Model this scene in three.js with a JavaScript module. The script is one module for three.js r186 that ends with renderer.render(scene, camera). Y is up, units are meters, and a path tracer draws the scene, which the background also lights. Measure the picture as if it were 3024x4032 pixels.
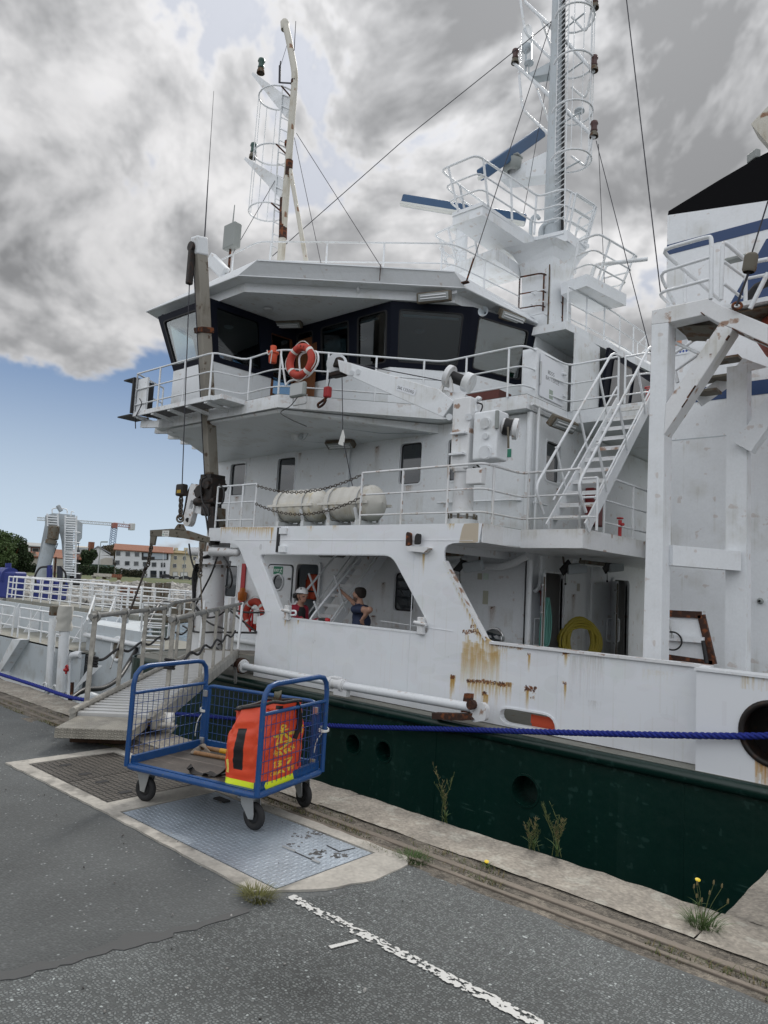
import * as THREE from 'three';
import { mergeGeometries, mergeVertices } from 'three/addons/utils/BufferGeometryUtils.js';
import { MarchingCubes } from 'three/addons/objects/MarchingCubes.js';
import { RoundedBoxGeometry } from 'three/addons/geometries/RoundedBoxGeometry.js';

// ---------------------------------------------------------------- camera, sky, sun, exposure
const scene = new THREE.Scene();
const V = (x, y, z) => new THREE.Vector3(x, y, z);
const rad = THREE.MathUtils.degToRad;
const PITCH = rad(5.8), ROLL = rad(3.2), YAW = rad(41.3), FPX = 2794.35;   // focal length in photo pixels (3024 x 4032)
const CAM = V(0, 1.6, 4.18);
const F0 = V(-Math.sin(YAW), 0, -Math.cos(YAW)), R0 = V(Math.cos(YAW), 0, -Math.sin(YAW));
const FW = F0.clone().multiplyScalar(Math.cos(PITCH)).add(V(0, Math.sin(PITCH), 0));
const UP0 = V(0, Math.cos(PITCH), 0).addScaledVector(F0, -Math.sin(PITCH));
const RT = R0.clone().multiplyScalar(Math.cos(ROLL)).addScaledVector(UP0, Math.sin(ROLL));
const UPV = UP0.clone().multiplyScalar(Math.cos(ROLL)).addScaledVector(R0, -Math.sin(ROLL));
const camera = new THREE.PerspectiveCamera(2 * Math.atan(2016 / FPX) * 180 / Math.PI, 0.75, 0.05, 3000);
camera.position.copy(CAM); camera.up.copy(UPV); camera.lookAt(CAM.clone().add(FW));

// seeded random and noise
let seedState = 12345;
const seed = s => { seedState = s >>> 0; };
const rnd = () => { seedState = (seedState + 0x6D2B79F5) | 0; let t = Math.imul(seedState ^ (seedState >>> 15), 1 | seedState); t = (t + Math.imul(t ^ (t >>> 7), 61 | t)) ^ t; return ((t ^ (t >>> 14)) >>> 0) / 4294967296; };
const rr = (a, b) => a + (b - a) * rnd();
const hash = (x, y) => { let h = Math.imul(x, 374761393) + Math.imul(y, 668265263) | 0; h = Math.imul(h ^ (h >>> 13), 1274126177); return ((h ^ (h >>> 16)) >>> 0) / 4294967296; };
const sm = (a, b, x) => { const t = Math.min(1, Math.max(0, (x - a) / (b - a))); return t * t * (3 - 2 * t); };
const mix = (a, b, t) => a + (b - a) * t;
function vnoise(x, y, per = 0) {
  const xi = Math.floor(x), yi = Math.floor(y), fx = x - xi, fy = y - yi, u = fx * fx * (3 - 2 * fx), v = fy * fy * (3 - 2 * fy);
  const w = a => per ? ((a % per) + per) % per : a;
  const a = hash(w(xi), w(yi)), b = hash(w(xi + 1), w(yi)), c = hash(w(xi), w(yi + 1)), d = hash(w(xi + 1), w(yi + 1));
  return a + (b - a) * u + (c - a) * v + (a - b - c + d) * u * v;
}
function fbm(x, y, o = 5, per = 0, g = 0.5) { let s = 0, a = 0.5, n = 0; for (let i = 0; i < o; i++) { s += a * vnoise(x + i * 17 * (per ? 0 : 1), y + i * 31 * (per ? 0 : 1), per); n += a; a *= g; x *= 2; y *= 2; per *= 2; } return s / n; }

// photo pixel helpers: frames are the crops that were studied; a pixel gives a direction, the plane that it lies on gives the place
const FR = { A: [400, 900, 1100 / 1659], B: [1400, 900, 1200 / 1659], C: [2200, 700, 824 / 1519], D: [700, 0, 1000 / 1659], E: [1600, 0, 1000 / 1659], F: [800, 2000, 1000 / 1659], G: [1700, 2000, 1324 / 1659], H: [0, 1900, 900 / 1659], I: [400, 2500, 1100 / 1659], J: [0, 2900, 1600 / 1659], K: [1400, 3000, 1624 / 1659], O: [0, 0, 3024 / 1659], L: [600, 1500, 600 / 1207], M: [0, 2250, 800 / 1659], N: [2400, 1100, 624 / 1534], Q: [0, 1950, 1000 / 1659] };
function ray(f, x, y) { const a = FR[f], u = a[0] + x * a[2] - 1512, v = a[1] + y * a[2] - 2016; return FW.clone().multiplyScalar(FPX).addScaledVector(RT, u).addScaledVector(UPV, -v).normalize(); }
const hit = (ax, f, x, y, val) => { const d = ray(f, x, y); return CAM.clone().addScaledVector(d, (val - CAM[ax]) / d[ax]); };
const Pz = (f, x, y, z) => hit('z', f, x, y, z), Py = (f, x, y, h) => hit('y', f, x, y, h), Px = (f, x, y, w) => hit('x', f, x, y, w);
const Pd = (f, x, y, dist) => { const d = ray(f, x, y); return CAM.clone().addScaledVector(d, dist / Math.hypot(d.x, d.z)); };
const pz = (f, z, ...q) => q.map(p => Pz(f, p[0], p[1], z));
const py = (f, h, ...q) => q.map(p => Py(f, p[0], p[1], h));
const px = (f, w, ...q) => q.map(p => Px(f, p[0], p[1], w));

// sky: broken grey and white cloud, back-lit ahead, blue gap low on the left
const sunDir = ray('O', 1300, 250).clone(); sunDir.y += 0.22; sunDir.normalize();
{
  const w = 3072, h = 1536, data = new Float32Array(w * h * 4), az0 = Math.atan2(FW.z, FW.x);
  // openings and thick spots of the cloud layer as directions: [photo x, photo y, size in radians, strength]
  const gaps = [[110, 480, .20, -.55], [330, 640, .14, -.4], [150, 740, .10, -.6], [25, 310, .05, .34], [235, 315, .05, .4], [130, 560, .04, .4], [290, 400, .04, .36], [60, 600, .04, .3], [20, 650, .04, .3], [1345, 690, .045, .4], [1410, 790, .05, .4], [1645, 300, .04, .3], [210, 985, .13, 1.2], [20, 950, .12, 1.2], [400, 960, .12, 1.1], [560, 1010, .13, .9], [120, 1120, .14, .5], [330, 860, .05, .5]].map(g => [ray('O', g[0], g[1]), g[2], g[3]]);
  const lumps = [[120, 300, .2, .7], [150, 560, .14, .6], [60, 680, .1, .3], [330, 480, .12, .3], [850, 230, .16, .55], [1050, 120, .14, .5], [1480, 120, .18, .55], [1600, 420, .1, .4], [700, 420, .1, .4], [330, 620, .08, .35], [540, 60, .12, .3], [120, 40, .08, .3], [1450, 330, .07, .3], [1000, 320, .12, .35], [60, 590, .05, .4], [640, 250, .1, .3], [260, 740, .1, -.6], [80, 720, .1, -.7], [150, 400, .1, -.4], [330, 200, .12, -.4], [930, 570, .12, -.8], [1300, 560, .1, -.8], [1270, 360, .07, -.9], [560, 480, .1, -.5], [1290, 700, .1, -.6], [1120, 170, .05, -.5]].map(g => [ray('O', g[0], g[1]), g[2], g[3]]);
  const d = V(0, 0, 0);
  for (let j = 0; j < h; j++) {
    const el = ((j + .5) / h - .5) * Math.PI, cy = Math.cos(el), sy = Math.sin(el);
    for (let i = 0; i < w; i++) {
      const az = ((i + .5) / w - .5) * 2 * Math.PI, k = (j * w + i) * 4;
      d.set(Math.cos(az) * cy, sy, Math.sin(az) * cy);
      if (sy < -.03) { data[k] = .10; data[k + 1] = .105; data[k + 2] = .11; data[k + 3] = 1; continue; }
      const q = 1.75 / (Math.max(0, sy) + .42), X = d.x * q, Z = d.z * q;
      const wx = fbm(X * 1.9 + 5, Z * 1.9, 2) - .5, wz = fbm(X * 1.9, Z * 1.9 + 9, 2) - .5, X1 = X + wx * .3, Z1 = Z + wz * .3;
      const n = fbm(X1 * 1.5, Z1 * 1.5, 3, 0, .5), m0 = fbm(X1 * 4.6 + 90, Z1 * 4.6, 7, 0, .62), m = .5 + .34 * (sm(.28, .72, m0) - .5) + .55 * (m0 - .5);
      let bil = 0, am = .5, fr = 4.2; for (let o = 0; o < 5; o++) { bil += am * Math.abs(2 * vnoise(X1 * fr + o * 13, Z1 * fr + o * 7) - 1); am *= .55; fr *= 2.1; } bil = 1 - bil * 1.2;   // puffy lobes
      let cover = .9 * (n - .5) + 1.35 * (m - .5) + .3 * (bil - .5) + .57;
      let thick = .61 + .9 * (n - .5) + 2.0 * (m - .5) + .45 * (bil - .5);
      for (const g of gaps) { const a = 1 - d.dot(g[0]); if (a < g[1] * g[1] * 4) cover -= g[2] * Math.exp(-a / (g[1] * g[1] * .5)); }
      for (const g of lumps) { const a = 1 - d.dot(g[0]); if (a < g[1] * g[1] * 4) thick += g[2] * .34 * Math.exp(-a / (g[1] * g[1] * .5)); }
      const cl = Math.max(sm(-.10, .32, cover), .66 * sm(.26, .42, sy)); thick = Math.min(1.2, Math.max(0, (thick - .0) / 1.15)) * sm(.0, .4, cover) + .25 * sm(.1, -.3, cover);
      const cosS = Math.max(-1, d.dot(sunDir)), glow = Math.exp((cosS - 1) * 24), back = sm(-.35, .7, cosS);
      // front-lit clouds, mostly out of view, kept brighter to light the ship
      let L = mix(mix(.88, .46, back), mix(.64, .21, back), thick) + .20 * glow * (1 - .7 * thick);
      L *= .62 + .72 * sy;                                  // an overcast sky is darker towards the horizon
      const hz = sm(.37, .0, sy), b = [mix(.06, .31, hz), mix(.115, .37, hz), mix(.23, .43, hz)];
      const warm = .02 * (1 - thick), cool = .03 * (1 - back);
      data[k] = mix(b[0], L * (.99 + warm - cool), cl); data[k + 1] = mix(b[1], L, cl); data[k + 2] = mix(b[2], L * (1.025 - warm + cool), cl); data[k + 3] = 1;
    }
  }
  const t = new THREE.DataTexture(data, w, h, THREE.RGBAFormat, THREE.FloatType);
  t.mapping = THREE.EquirectangularReflectionMapping; t.magFilter = t.minFilter = THREE.LinearFilter; t.wrapS = THREE.RepeatWrapping; t.needsUpdate = true;
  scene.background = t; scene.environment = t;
}
const sun = new THREE.DirectionalLight(0xfffbf5, 1.5);
sun.position.copy(sunDir).multiplyScalar(60).add(V(-6, 0, -4)); sun.target.position.set(-6, 0, -4);
sun.castShadow = true; sun.shadow.radius = 24; sun.shadow.mapSize.set(2048, 2048);
Object.assign(sun.shadow.camera, { left: -30, right: 30, top: 30, bottom: -30, near: 1, far: 150 });
scene.add(sun, sun.target);
const renderer = new THREE.WebGLRenderer({ antialias: true });
renderer.toneMapping = THREE.LinearToneMapping; renderer.toneMappingExposure = 1.85;
renderer.shadowMap.enabled = true;

// ---------------------------------------------------------------- geometry helpers
const clean = g => { let q = g.index ? g.toNonIndexed() : g; for (const n of Object.keys(q.attributes)) if (!['position', 'normal', 'uv'].includes(n)) q.deleteAttribute(n); if (!q.attributes.uv) q.setAttribute('uv', new THREE.BufferAttribute(new Float32Array(q.attributes.position.count * 2), 2)); q.morphAttributes = {}; return q; };
function boxUV(g) {
  const p = g.attributes.position, n = g.attributes.normal, uv = g.attributes.uv;
  for (let i = 0; i < p.count; i += 3) {
    let nx = 0, ny = 0, nz = 0; for (let k = i; k < i + 3; k++) { nx += Math.abs(n.getX(k)); ny += Math.abs(n.getY(k)); nz += Math.abs(n.getZ(k)); }
    for (let k = i; k < i + 3; k++) { const x = p.getX(k), y = p.getY(k), z = p.getZ(k); if (nz >= nx && nz >= ny) uv.setXY(k, x, y); else if (nx >= ny) uv.setXY(k, z, y); else uv.setXY(k, x, z); }
  }
  return g;
}
const join = gs => { const a = [].concat(gs).flat(9).map(clean); return a.length === 1 ? a[0] : mergeGeometries(a); };
const UPY = V(0, 1, 0);
function orient(g, a, b) { const d = b.clone().sub(a), q = new THREE.Quaternion().setFromUnitVectors(UPY, d.clone().normalize()); g.applyQuaternion(q); g.translate((a.x + b.x) / 2, (a.y + b.y) / 2, (a.z + b.z) / 2); return g; }
const cyl = (a, b, r, r2 = r, s = 10) => orient(new THREE.CylinderGeometry(r2, r, a.distanceTo(b), s), a, b);
const ball = (c, r, s = 8) => new THREE.SphereGeometry(r, s, Math.max(5, s * .7 | 0)).translate(c.x, c.y, c.z);
const box = (cx, cy, cz, sx, sy, sz, ry = 0) => { const g = new THREE.BoxGeometry(sx, sy, sz); if (ry) g.rotateY(ry); return g.translate(cx, cy, cz); };
const rbox = (cx, cy, cz, sx, sy, sz, r = .02, ry = 0) => { const g = new RoundedBoxGeometry(sx, sy, sz, 2, r); if (ry) g.rotateY(ry); return g.translate(cx, cy, cz); };
function frameM(a, b, side) { const y = b.clone().sub(a).normalize(), x = side.clone().addScaledVector(y, -side.dot(y)).normalize(), z = x.clone().cross(y); return new THREE.Matrix4().makeBasis(x, y, z).setPosition(a.clone().add(b).multiplyScalar(.5)); }
const beam = (a, b, w, t, side = V(1, 0, 0.001)) => new THREE.BoxGeometry(w, a.distanceTo(b), t).applyMatrix4(frameM(a, b, side));
const rbeam = (a, b, w, t, side = V(1, 0, 0.001), r = .02) => new RoundedBoxGeometry(w, a.distanceTo(b), t, 2, r).applyMatrix4(frameM(a, b, side));
function filletPts(pts, f = .06, n = 3) {
  const o = [pts[0]];
  for (let i = 1; i < pts.length - 1; i++) {
    const p = pts[i], a = pts[i - 1], b = pts[i + 1], da = Math.min(f, p.distanceTo(a) * .45), db = Math.min(f, p.distanceTo(b) * .45);
    const s = p.clone().lerp(a, da / p.distanceTo(a)), e = p.clone().lerp(b, db / p.distanceTo(b));
    for (let k = 0; k <= n; k++) { const t = k / n; o.push(s.clone().multiplyScalar((1 - t) * (1 - t)).addScaledVector(p, 2 * t * (1 - t)).addScaledVector(e, t * t)); }
  }
  o.push(pts[pts.length - 1]); return o;
}
function sweep(pts, r, seg = 7, rf = null) {           // tube through points with end caps
  const pos = [], nor = [], idx = []; let u = null;
  const T = pts.map((p, i) => pts[Math.min(i + 1, pts.length - 1)].clone().sub(pts[Math.max(i - 1, 0)]).normalize());
  pts.forEach((p, i) => {
    const t = T[i]; if (!u) u = Math.abs(t.y) < .9 ? V(0, 1, 0) : V(1, 0, 0); u = u.clone().addScaledVector(t, -u.dot(t)).normalize(); const v = t.clone().cross(u), R = rf ? r * rf(i / (pts.length - 1)) : r;
    for (let k = 0; k <= seg; k++) { const a = k / seg * Math.PI * 2, n = u.clone().multiplyScalar(Math.cos(a)).addScaledVector(v, Math.sin(a)); pos.push(p.x + n.x * R, p.y + n.y * R, p.z + n.z * R); nor.push(n.x, n.y, n.z); }
  });
  const m = seg + 1; for (let i = 0; i < pts.length - 1; i++) for (let k = 0; k < seg; k++) { const a = i * m + k; idx.push(a, a + 1, a + m, a + 1, a + m + 1, a + m); }
  for (const [i, s] of [[0, -1], [pts.length - 1, 1]]) { const c = pos.length / 3, t = T[i]; pos.push(pts[i].x, pts[i].y, pts[i].z); nor.push(t.x * s, t.y * s, t.z * s); for (let k = 0; k <= seg; k++) { const a = (i * m + k) * 3; pos.push(pos[a], pos[a + 1], pos[a + 2]); nor.push(t.x * s, t.y * s, t.z * s); } for (let k = 0; k < seg; k++) s < 0 ? idx.push(c, c + k + 2, c + k + 1) : idx.push(c, c + k + 1, c + k + 2); }
  const g = new THREE.BufferGeometry(); g.setAttribute('position', new THREE.Float32BufferAttribute(pos, 3)); g.setAttribute('normal', new THREE.Float32BufferAttribute(nor, 3)); g.setAttribute('uv', new THREE.Float32BufferAttribute(new Float32Array(pos.length / 3 * 2), 2)); g.setIndex(idx); return g;
}
const tube = (pts, r, f = .07, seg = 7) => sweep(filletPts(pts, f), r, seg);
const curve = (pts, r, n = 24, seg = 6, closed = false) => sweep(new THREE.CatmullRomCurve3(pts, closed).getPoints(n), r, seg);
// polygon of 3-D points (planar) pushed along a vector, with holes
function slab(poly, vec, holes = [], bevel = 0) {
  const o = poly[0]; let n = V(0, 0, 0); for (let i = 0; i < poly.length; i++) { const a = poly[i].clone().sub(o), b = poly[(i + 1) % poly.length].clone().sub(o); n.add(a.cross(b)); } n.normalize();
  if (n.dot(vec) < 0) n.negate();
  const dep = vec.dot(n); let x = poly[1].clone().sub(o).normalize(); x.addScaledVector(n, -x.dot(n)).normalize(); const y = n.clone().cross(x);
  const to2 = p => { const d = p.clone().sub(o); return new THREE.Vector2(d.dot(x), d.dot(y)); };
  const s = new THREE.Shape(poly.map(to2)); for (const h of holes) s.holes.push(new THREE.Path(h.map(to2)));
  const g = new THREE.ExtrudeGeometry(s, { depth: dep, bevelEnabled: bevel > 0, bevelThickness: bevel, bevelSize: bevel, bevelOffset: -bevel, bevelSegments: 1, steps: 1 });
  return g.applyMatrix4(new THREE.Matrix4().makeBasis(x, y, n).setPosition(o));
}
const roundPoly = (pts, r, n = 4) => { const o = [], L = pts.length; for (let i = 0; i < L; i++) { const p = pts[i], a = pts[(i + L - 1) % L], b = pts[(i + 1) % L], R = Array.isArray(r) ? r[i] : r; if (!R) { o.push(p); continue; } const da = Math.min(R, p.distanceTo(a) * .48), db = Math.min(R, p.distanceTo(b) * .48), s = p.clone().lerp(a, da / p.distanceTo(a)), e = p.clone().lerp(b, db / p.distanceTo(b)); for (let k = 0; k <= n; k++) { const t = k / n; o.push(s.clone().multiplyScalar((1 - t) * (1 - t)).addScaledVector(p, 2 * t * (1 - t)).addScaledVector(e, t * t)); } } return o; };
const circle = (c, r, ax = 'z', n = 24) => { const o = []; for (let i = 0; i < n; i++) { const a = i / n * Math.PI * 2, u = Math.cos(a) * r, v = Math.sin(a) * r; o.push(ax === 'z' ? V(c.x + u, c.y + v, c.z) : ax === 'x' ? V(c.x, c.y + v, c.z + u) : V(c.x + u, c.y, c.z + v)); } return o; };
const lathe = (prof, c, ax = V(0, 1, 0), s = 20) => { const g = new THREE.LatheGeometry(prof.map(p => new THREE.Vector2(p[0], p[1])), s); g.applyQuaternion(new THREE.Quaternion().setFromUnitVectors(UPY, ax.clone().normalize())); return g.translate(c.x, c.y, c.z); };
const torus = (c, R, r, n, s = 28, t = 10) => { const g = new THREE.TorusGeometry(R, r, t, s); g.applyQuaternion(new THREE.Quaternion().setFromUnitVectors(V(0, 0, 1), n.clone().normalize())); return g.translate(c.x, c.y, c.z); };
const hexa = (a, b) => { // two quads (same order) joined into a solid
  const P = [...a, ...b], f = [[0, 1, 2, 3], [7, 6, 5, 4], [0, 4, 5, 1], [1, 5, 6, 2], [2, 6, 7, 3], [3, 7, 4, 0]], pos = [];
  const c = V(0, 0, 0); P.forEach(p => c.add(p)); c.multiplyScalar(1 / 8);
  for (const q of f) { const [i, j, k, l] = q.map(t => P[t]), n = j.clone().sub(i).cross(k.clone().sub(i)), m = i.clone().add(k).multiplyScalar(.5).sub(c); const t = n.dot(m) >= 0 ? [i, j, k, i, k, l] : [i, k, j, i, l, k]; for (const p of t) pos.push(p.x, p.y, p.z); }
  const g = new THREE.BufferGeometry(); g.setAttribute('position', new THREE.Float32BufferAttribute(pos, 3)); g.setAttribute('uv', new THREE.Float32BufferAttribute(new Float32Array(pos.length / 3 * 2), 2)); g.computeVertexNormals(); return g;
};
const lift = (p, x = 0, y = 0, z = 0) => V(p.x + x, p.y + y, p.z + z);
const rectZ = (x0, x1, y0, y1, z) => [V(x0, y0, z), V(x1, y0, z), V(x1, y1, z), V(x0, y1, z)];
const rectX = (z0, z1, y0, y1, x) => [V(x, y0, z0), V(x, y0, z1), V(x, y1, z1), V(x, y1, z0)];

// ---------------------------------------------------------------- scene-graph helpers
const used = {};
const numbered = n => { const k = used[n] = (used[n] ?? -1) + 1; return k ? n + '_' + String(k).padStart(3, '0') : n; };
function info(o, label, category, group, kind) { if (label) o.userData.label = label; if (category) o.userData.category = category; if (group) o.userData.group = group; if (kind) o.userData.kind = kind; return o; }
function thing(name, label, category, group) { const o = new THREE.Group(); o.name = numbered(name); scene.add(o); return info(o, label, category, group); }
function part(parent, name, geos, mat, o = {}) {
  let g = join(geos); if (!o.uv) boxUV(g); const m = new THREE.Mesh(g, mat); m.name = name; m.castShadow = m.receiveShadow = true; if (o.label) m.userData.label = o.label; if (o.kind) m.userData.kind = o.kind; parent.add(m); return m;
}
const sub = (parent, name, label) => { const g = new THREE.Group(); g.name = name; if (label) g.userData.label = label; parent.add(g); return g; };
function one(name, geos, mat, label, category, group, o = {}) { const m = part(scene, numbered(name), geos, mat, o); return info(m, label, category, group); }
function structure(name, geos, mat, o = {}) { const m = part(scene, numbered(name), geos, mat, o); m.userData.kind = o.kind || 'structure'; if (o.label) m.userData.label = o.label; return m; }
function settle(o) {                                    // move a thing's origin to its base
  const b = new THREE.Box3().setFromObject(o), c = V((b.min.x + b.max.x) / 2, b.min.y, (b.min.z + b.max.z) / 2);
  if (o.isMesh) { o.geometry.translate(-c.x, -c.y, -c.z); for (const k of o.children) k.position.sub(c); } else for (const k of o.children) k.position.sub(c);
  o.position.copy(c);
}

// ---------------------------------------------------------------- materials
function tex(w, h, fn, o = {}) {
  const d = new Uint8Array(w * h * 4);
  for (let j = 0; j < h; j++) for (let i = 0; i < w; i++) { const c = fn(i / w, j / h, i, j), k = (j * w + i) * 4; if (typeof c === 'number') d[k] = d[k + 1] = d[k + 2] = Math.max(0, Math.min(255, c * 255)); else for (let q = 0; q < 3; q++) d[k + q] = Math.max(0, Math.min(255, c[q] * 255)); d[k + 3] = c.length === 4 ? c[3] * 255 : 255; }
  const t = new THREE.DataTexture(d, w, h); t.wrapS = t.wrapT = THREE.RepeatWrapping; t.magFilter = THREE.LinearFilter; t.minFilter = THREE.LinearMipmapLinearFilter; t.generateMipmaps = true; if (!o.data) t.colorSpace = THREE.SRGBColorSpace; if (o.size) t.repeat.set(1 / o.size, 1 / (o.sizeY || o.size)); t.needsUpdate = true; return t;
}
const canvasTex = (w, h, draw) => { const c = document.createElement('canvas'); c.width = w; c.height = h; draw(c.getContext('2d'), w, h); const t = new THREE.CanvasTexture(c); t.colorSpace = THREE.SRGBColorSpace; return t; };
const std = (color, rough = .6, metal = 0, o = {}) => new THREE.MeshStandardMaterial({ color, roughness: rough, metalness: metal, side: THREE.DoubleSide, ...o });
const lin = (r, g, b) => new THREE.Color().setRGB(r, g, b);
const bumpFine = tex(256, 256, (u, v) => fbm(u * 8, v * 8, 5, 8), { data: true, size: .5 });
const paintBump = tex(256, 256, (u, v) => .82 * fbm(u * 4, v * 4, 2, 4) + .18 * fbm(u * 24, v * 24, 3, 24), { data: true, size: 2.6 });
// marine paint: faint dirt blotches and runs, with a share of rust
function paintTex(base, dirt, rust, amt, s) {
  return tex(512, 512, (u, v) => {
    const n = fbm(u * 6 + s, v * 6, 5, 6), run = fbm(u * 60, v * 3 + s, 4, 0), d = sm(.45, .8, n) * .5 + sm(.55, .8, run * .6 + n * .4) * .5;
    const r = sm(.74 - amt * .12, .80, fbm(u * 16, v * 16 + s, 5, 16)) * amt + sm(.70, .86, fbm(u * 48, v * 2.2, 3, 0)) * sm(.5, .7, n) * amt * .45;
    const g = .985 + .03 * (fbm(u * 90, v * 90, 2, 90) - .5); return [0, 1, 2].map(i => mix(mix(base[i], dirt[i], d * .8), rust[i], Math.min(.9, r)) * g);
  }, { size: 2.3 });
}
const RUST = [.44, .25, .13];
const M = {};
M.white = std(0xffffff, .42, 0, { map: paintTex([.905, .918, .93], [.78, .78, .76], RUST, .15, 3), bumpMap: paintBump, bumpScale: .016 });
M.whiteRust = std(0xffffff, .5, 0, { map: paintTex([.885, .89, .895], [.74, .73, .69], RUST, .6, 11), bumpMap: paintBump, bumpScale: .012 });
M.grey = std(0xffffff, .5, 0, { map: paintTex([.74, .77, .79], [.62, .63, .62], RUST, .12, 23), bumpMap: paintBump, bumpScale: .002 });
M.greenHull = std(0xffffff, .34, 0, { map: tex(1024, 1024, (u, v) => { const n = fbm(u * 5, v * 5, 5, 5), d = sm(.5, .8, fbm(u * 9 + 3, v * 2, 5, 0)), sc = sm(.76, .8, fbm(u * 3, v * 90, 3, 0)) * sm(.55, .7, n), sp = sm(.74, .78, fbm(u * 40, v * 40, 3, 40)) * .5, run = sm(.62, .8, fbm(u * 70, v * 2.5, 3, 0)) * .35; return [0, 1, 2].map(i => mix(mix([.03, .165, .14][i], [.075, .19, .165][i], d * .8 + run), [.34, .40, .38][i], Math.min(.85, sc * .8 + sp * .6)) * (.9 + .2 * n)); }, { size: 3.7 }), bumpMap: paintBump, bumpScale: .022 });
M.mastPaint = std(0xffffff, .6, 0, { map: paintTex([.80, .785, .74], [.64, .60, .52], RUST, .7, 81) });
M.navy = new THREE.MeshPhysicalMaterial({ color: lin(.004, .006, .014), roughness: .6, specularIntensity: .3, side: THREE.DoubleSide }); M.matteBlack = new THREE.MeshPhysicalMaterial({ color: lin(.005, .005, .006), roughness: .9, specularIntensity: .25, side: THREE.DoubleSide }); M.dark = std(lin(.012, .012, .013), .6); M.blackRubber = std(lin(.014, .014, .015), .75, 0, { bumpMap: bumpFine, bumpScale: .001 });
M.rust = std(0xffffff, .85, 0, { map: tex(256, 256, (u, v) => { const n = fbm(u * 10, v * 10, 5, 10), k = sm(.4, .75, n); return [mix(.23, .50, k), mix(.15, .28, k), mix(.12, .15, k)]; }, { size: .6 }), bumpMap: bumpFine, bumpScale: .004 });
M.steel = std(0xffffff, .5, .55, { map: tex(256, 256, (u, v) => { const n = .56 + .2 * (fbm(u * 8, v * 8, 5, 8) - .5); return [n, n, n * .98]; }, { size: .8 }) });
M.galv = std(lin(.42, .43, .43), .42, .7, { bumpMap: bumpFine, bumpScale: .0006 });
M.alu = std(0xffffff, .48, .35, { map: tex(512, 512, (u, v) => { const n = fbm(u * 12, v * 12, 5, 12), m = fbm(u * 50, v * 50, 2, 50), k = .63 + .22 * (n - .5) + .10 * (m - .5); return [k * 1.02, k, k * .95]; }, { size: .9 }), bumpMap: bumpFine, bumpScale: .0015 });
M.dirtySteel = std(0xffffff, .75, .2, { map: tex(256, 256, (u, v) => { const n = fbm(u * 7, v * 7, 5, 7), k = sm(.5, .72, n); return [mix(.42, .36, k), mix(.40, .27, k), mix(.36, .19, k)]; }, { size: .9 }), bumpMap: bumpFine, bumpScale: .003 });
M.blackGrease = std(0xffffff, .55, .2, { map: tex(128, 128, (u, v) => { const n = fbm(u * 8, v * 8, 4, 8), k = sm(.5, .7, n); return [mix(.13, .21, k), mix(.11, .14, k), mix(.10, .10, k)]; }, { size: .4 }) });
M.glass = new THREE.MeshPhysicalMaterial({ color: lin(.9, .92, .93), roughness: .04, metalness: 0, transmission: 1, thickness: 0, ior: 1.5, side: THREE.DoubleSide });
M.darkGlass = new THREE.MeshPhysicalMaterial({ color: lin(.02, .026, .032), roughness: .05, metalness: 0, clearcoat: 1, clearcoatRoughness: .03, side: THREE.DoubleSide });
M.roomGrey = std(lin(.36, .36, .35), .9);
M.wood = std(0xffffff, .55, 0, { map: tex(256, 256, (u, v) => { const n = fbm(u * 40, v * 3, 4, 0); return [mix(.52, .36, n), mix(.33, .2, n), mix(.19, .1, n)]; }, { size: .7 }) });
M.orange = std(lin(.62, .085, .03), .55, 0, { bumpMap: bumpFine, bumpScale: .001 }); M.buoy = std(0xffffff, .6, 0, { map: tex(128, 128, (u, v) => { const n = .88 + .25 * (fbm(u * 6, v * 6, 4, 6) - .5); return [.80 * n, .27 * n, .20 * n]; }, { size: .4 }) });
M.red = std(lin(.42, .02, .025), .45); M.reflector = std(lin(.72, .73, .74), .35, .3); M.lampGlass = new THREE.MeshPhysicalMaterial({ color: lin(.35, .37, .37), roughness: .25, clearcoat: 1, side: THREE.DoubleSide });
M.rubberHose = std(lin(.012, .012, .013), .45); M.canister = std(0xffffff, .5, 0, { map: paintTex([.87, .86, .83], [.78, .70, .52], [.70, .55, .30], .35, 41) });
M.canisterWhite = std(0xffffff, .5, 0, { map: paintTex([.84, .83, .80], [.72, .68, .58], [.62, .52, .34], .3, 43) }); M.blueRadar = std(lin(.02, .075, .17), .4); M.creamLens = std(lin(.65, .66, .63), .35);
M.chain = std(lin(.09, .075, .06), .6, .4); M.wire = std(lin(.035, .035, .045), .6, .2); M.greenLens = std(lin(.01, .06, .045), .3); M.sensor = std(lin(.28, .30, .29), .6);
M.deck = std(0xffffff, .8, 0, { map: paintTex([.52, .52, .49], [.40, .39, .36], RUST, .3, 51), bumpMap: bumpFine, bumpScale: .002 });

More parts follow.
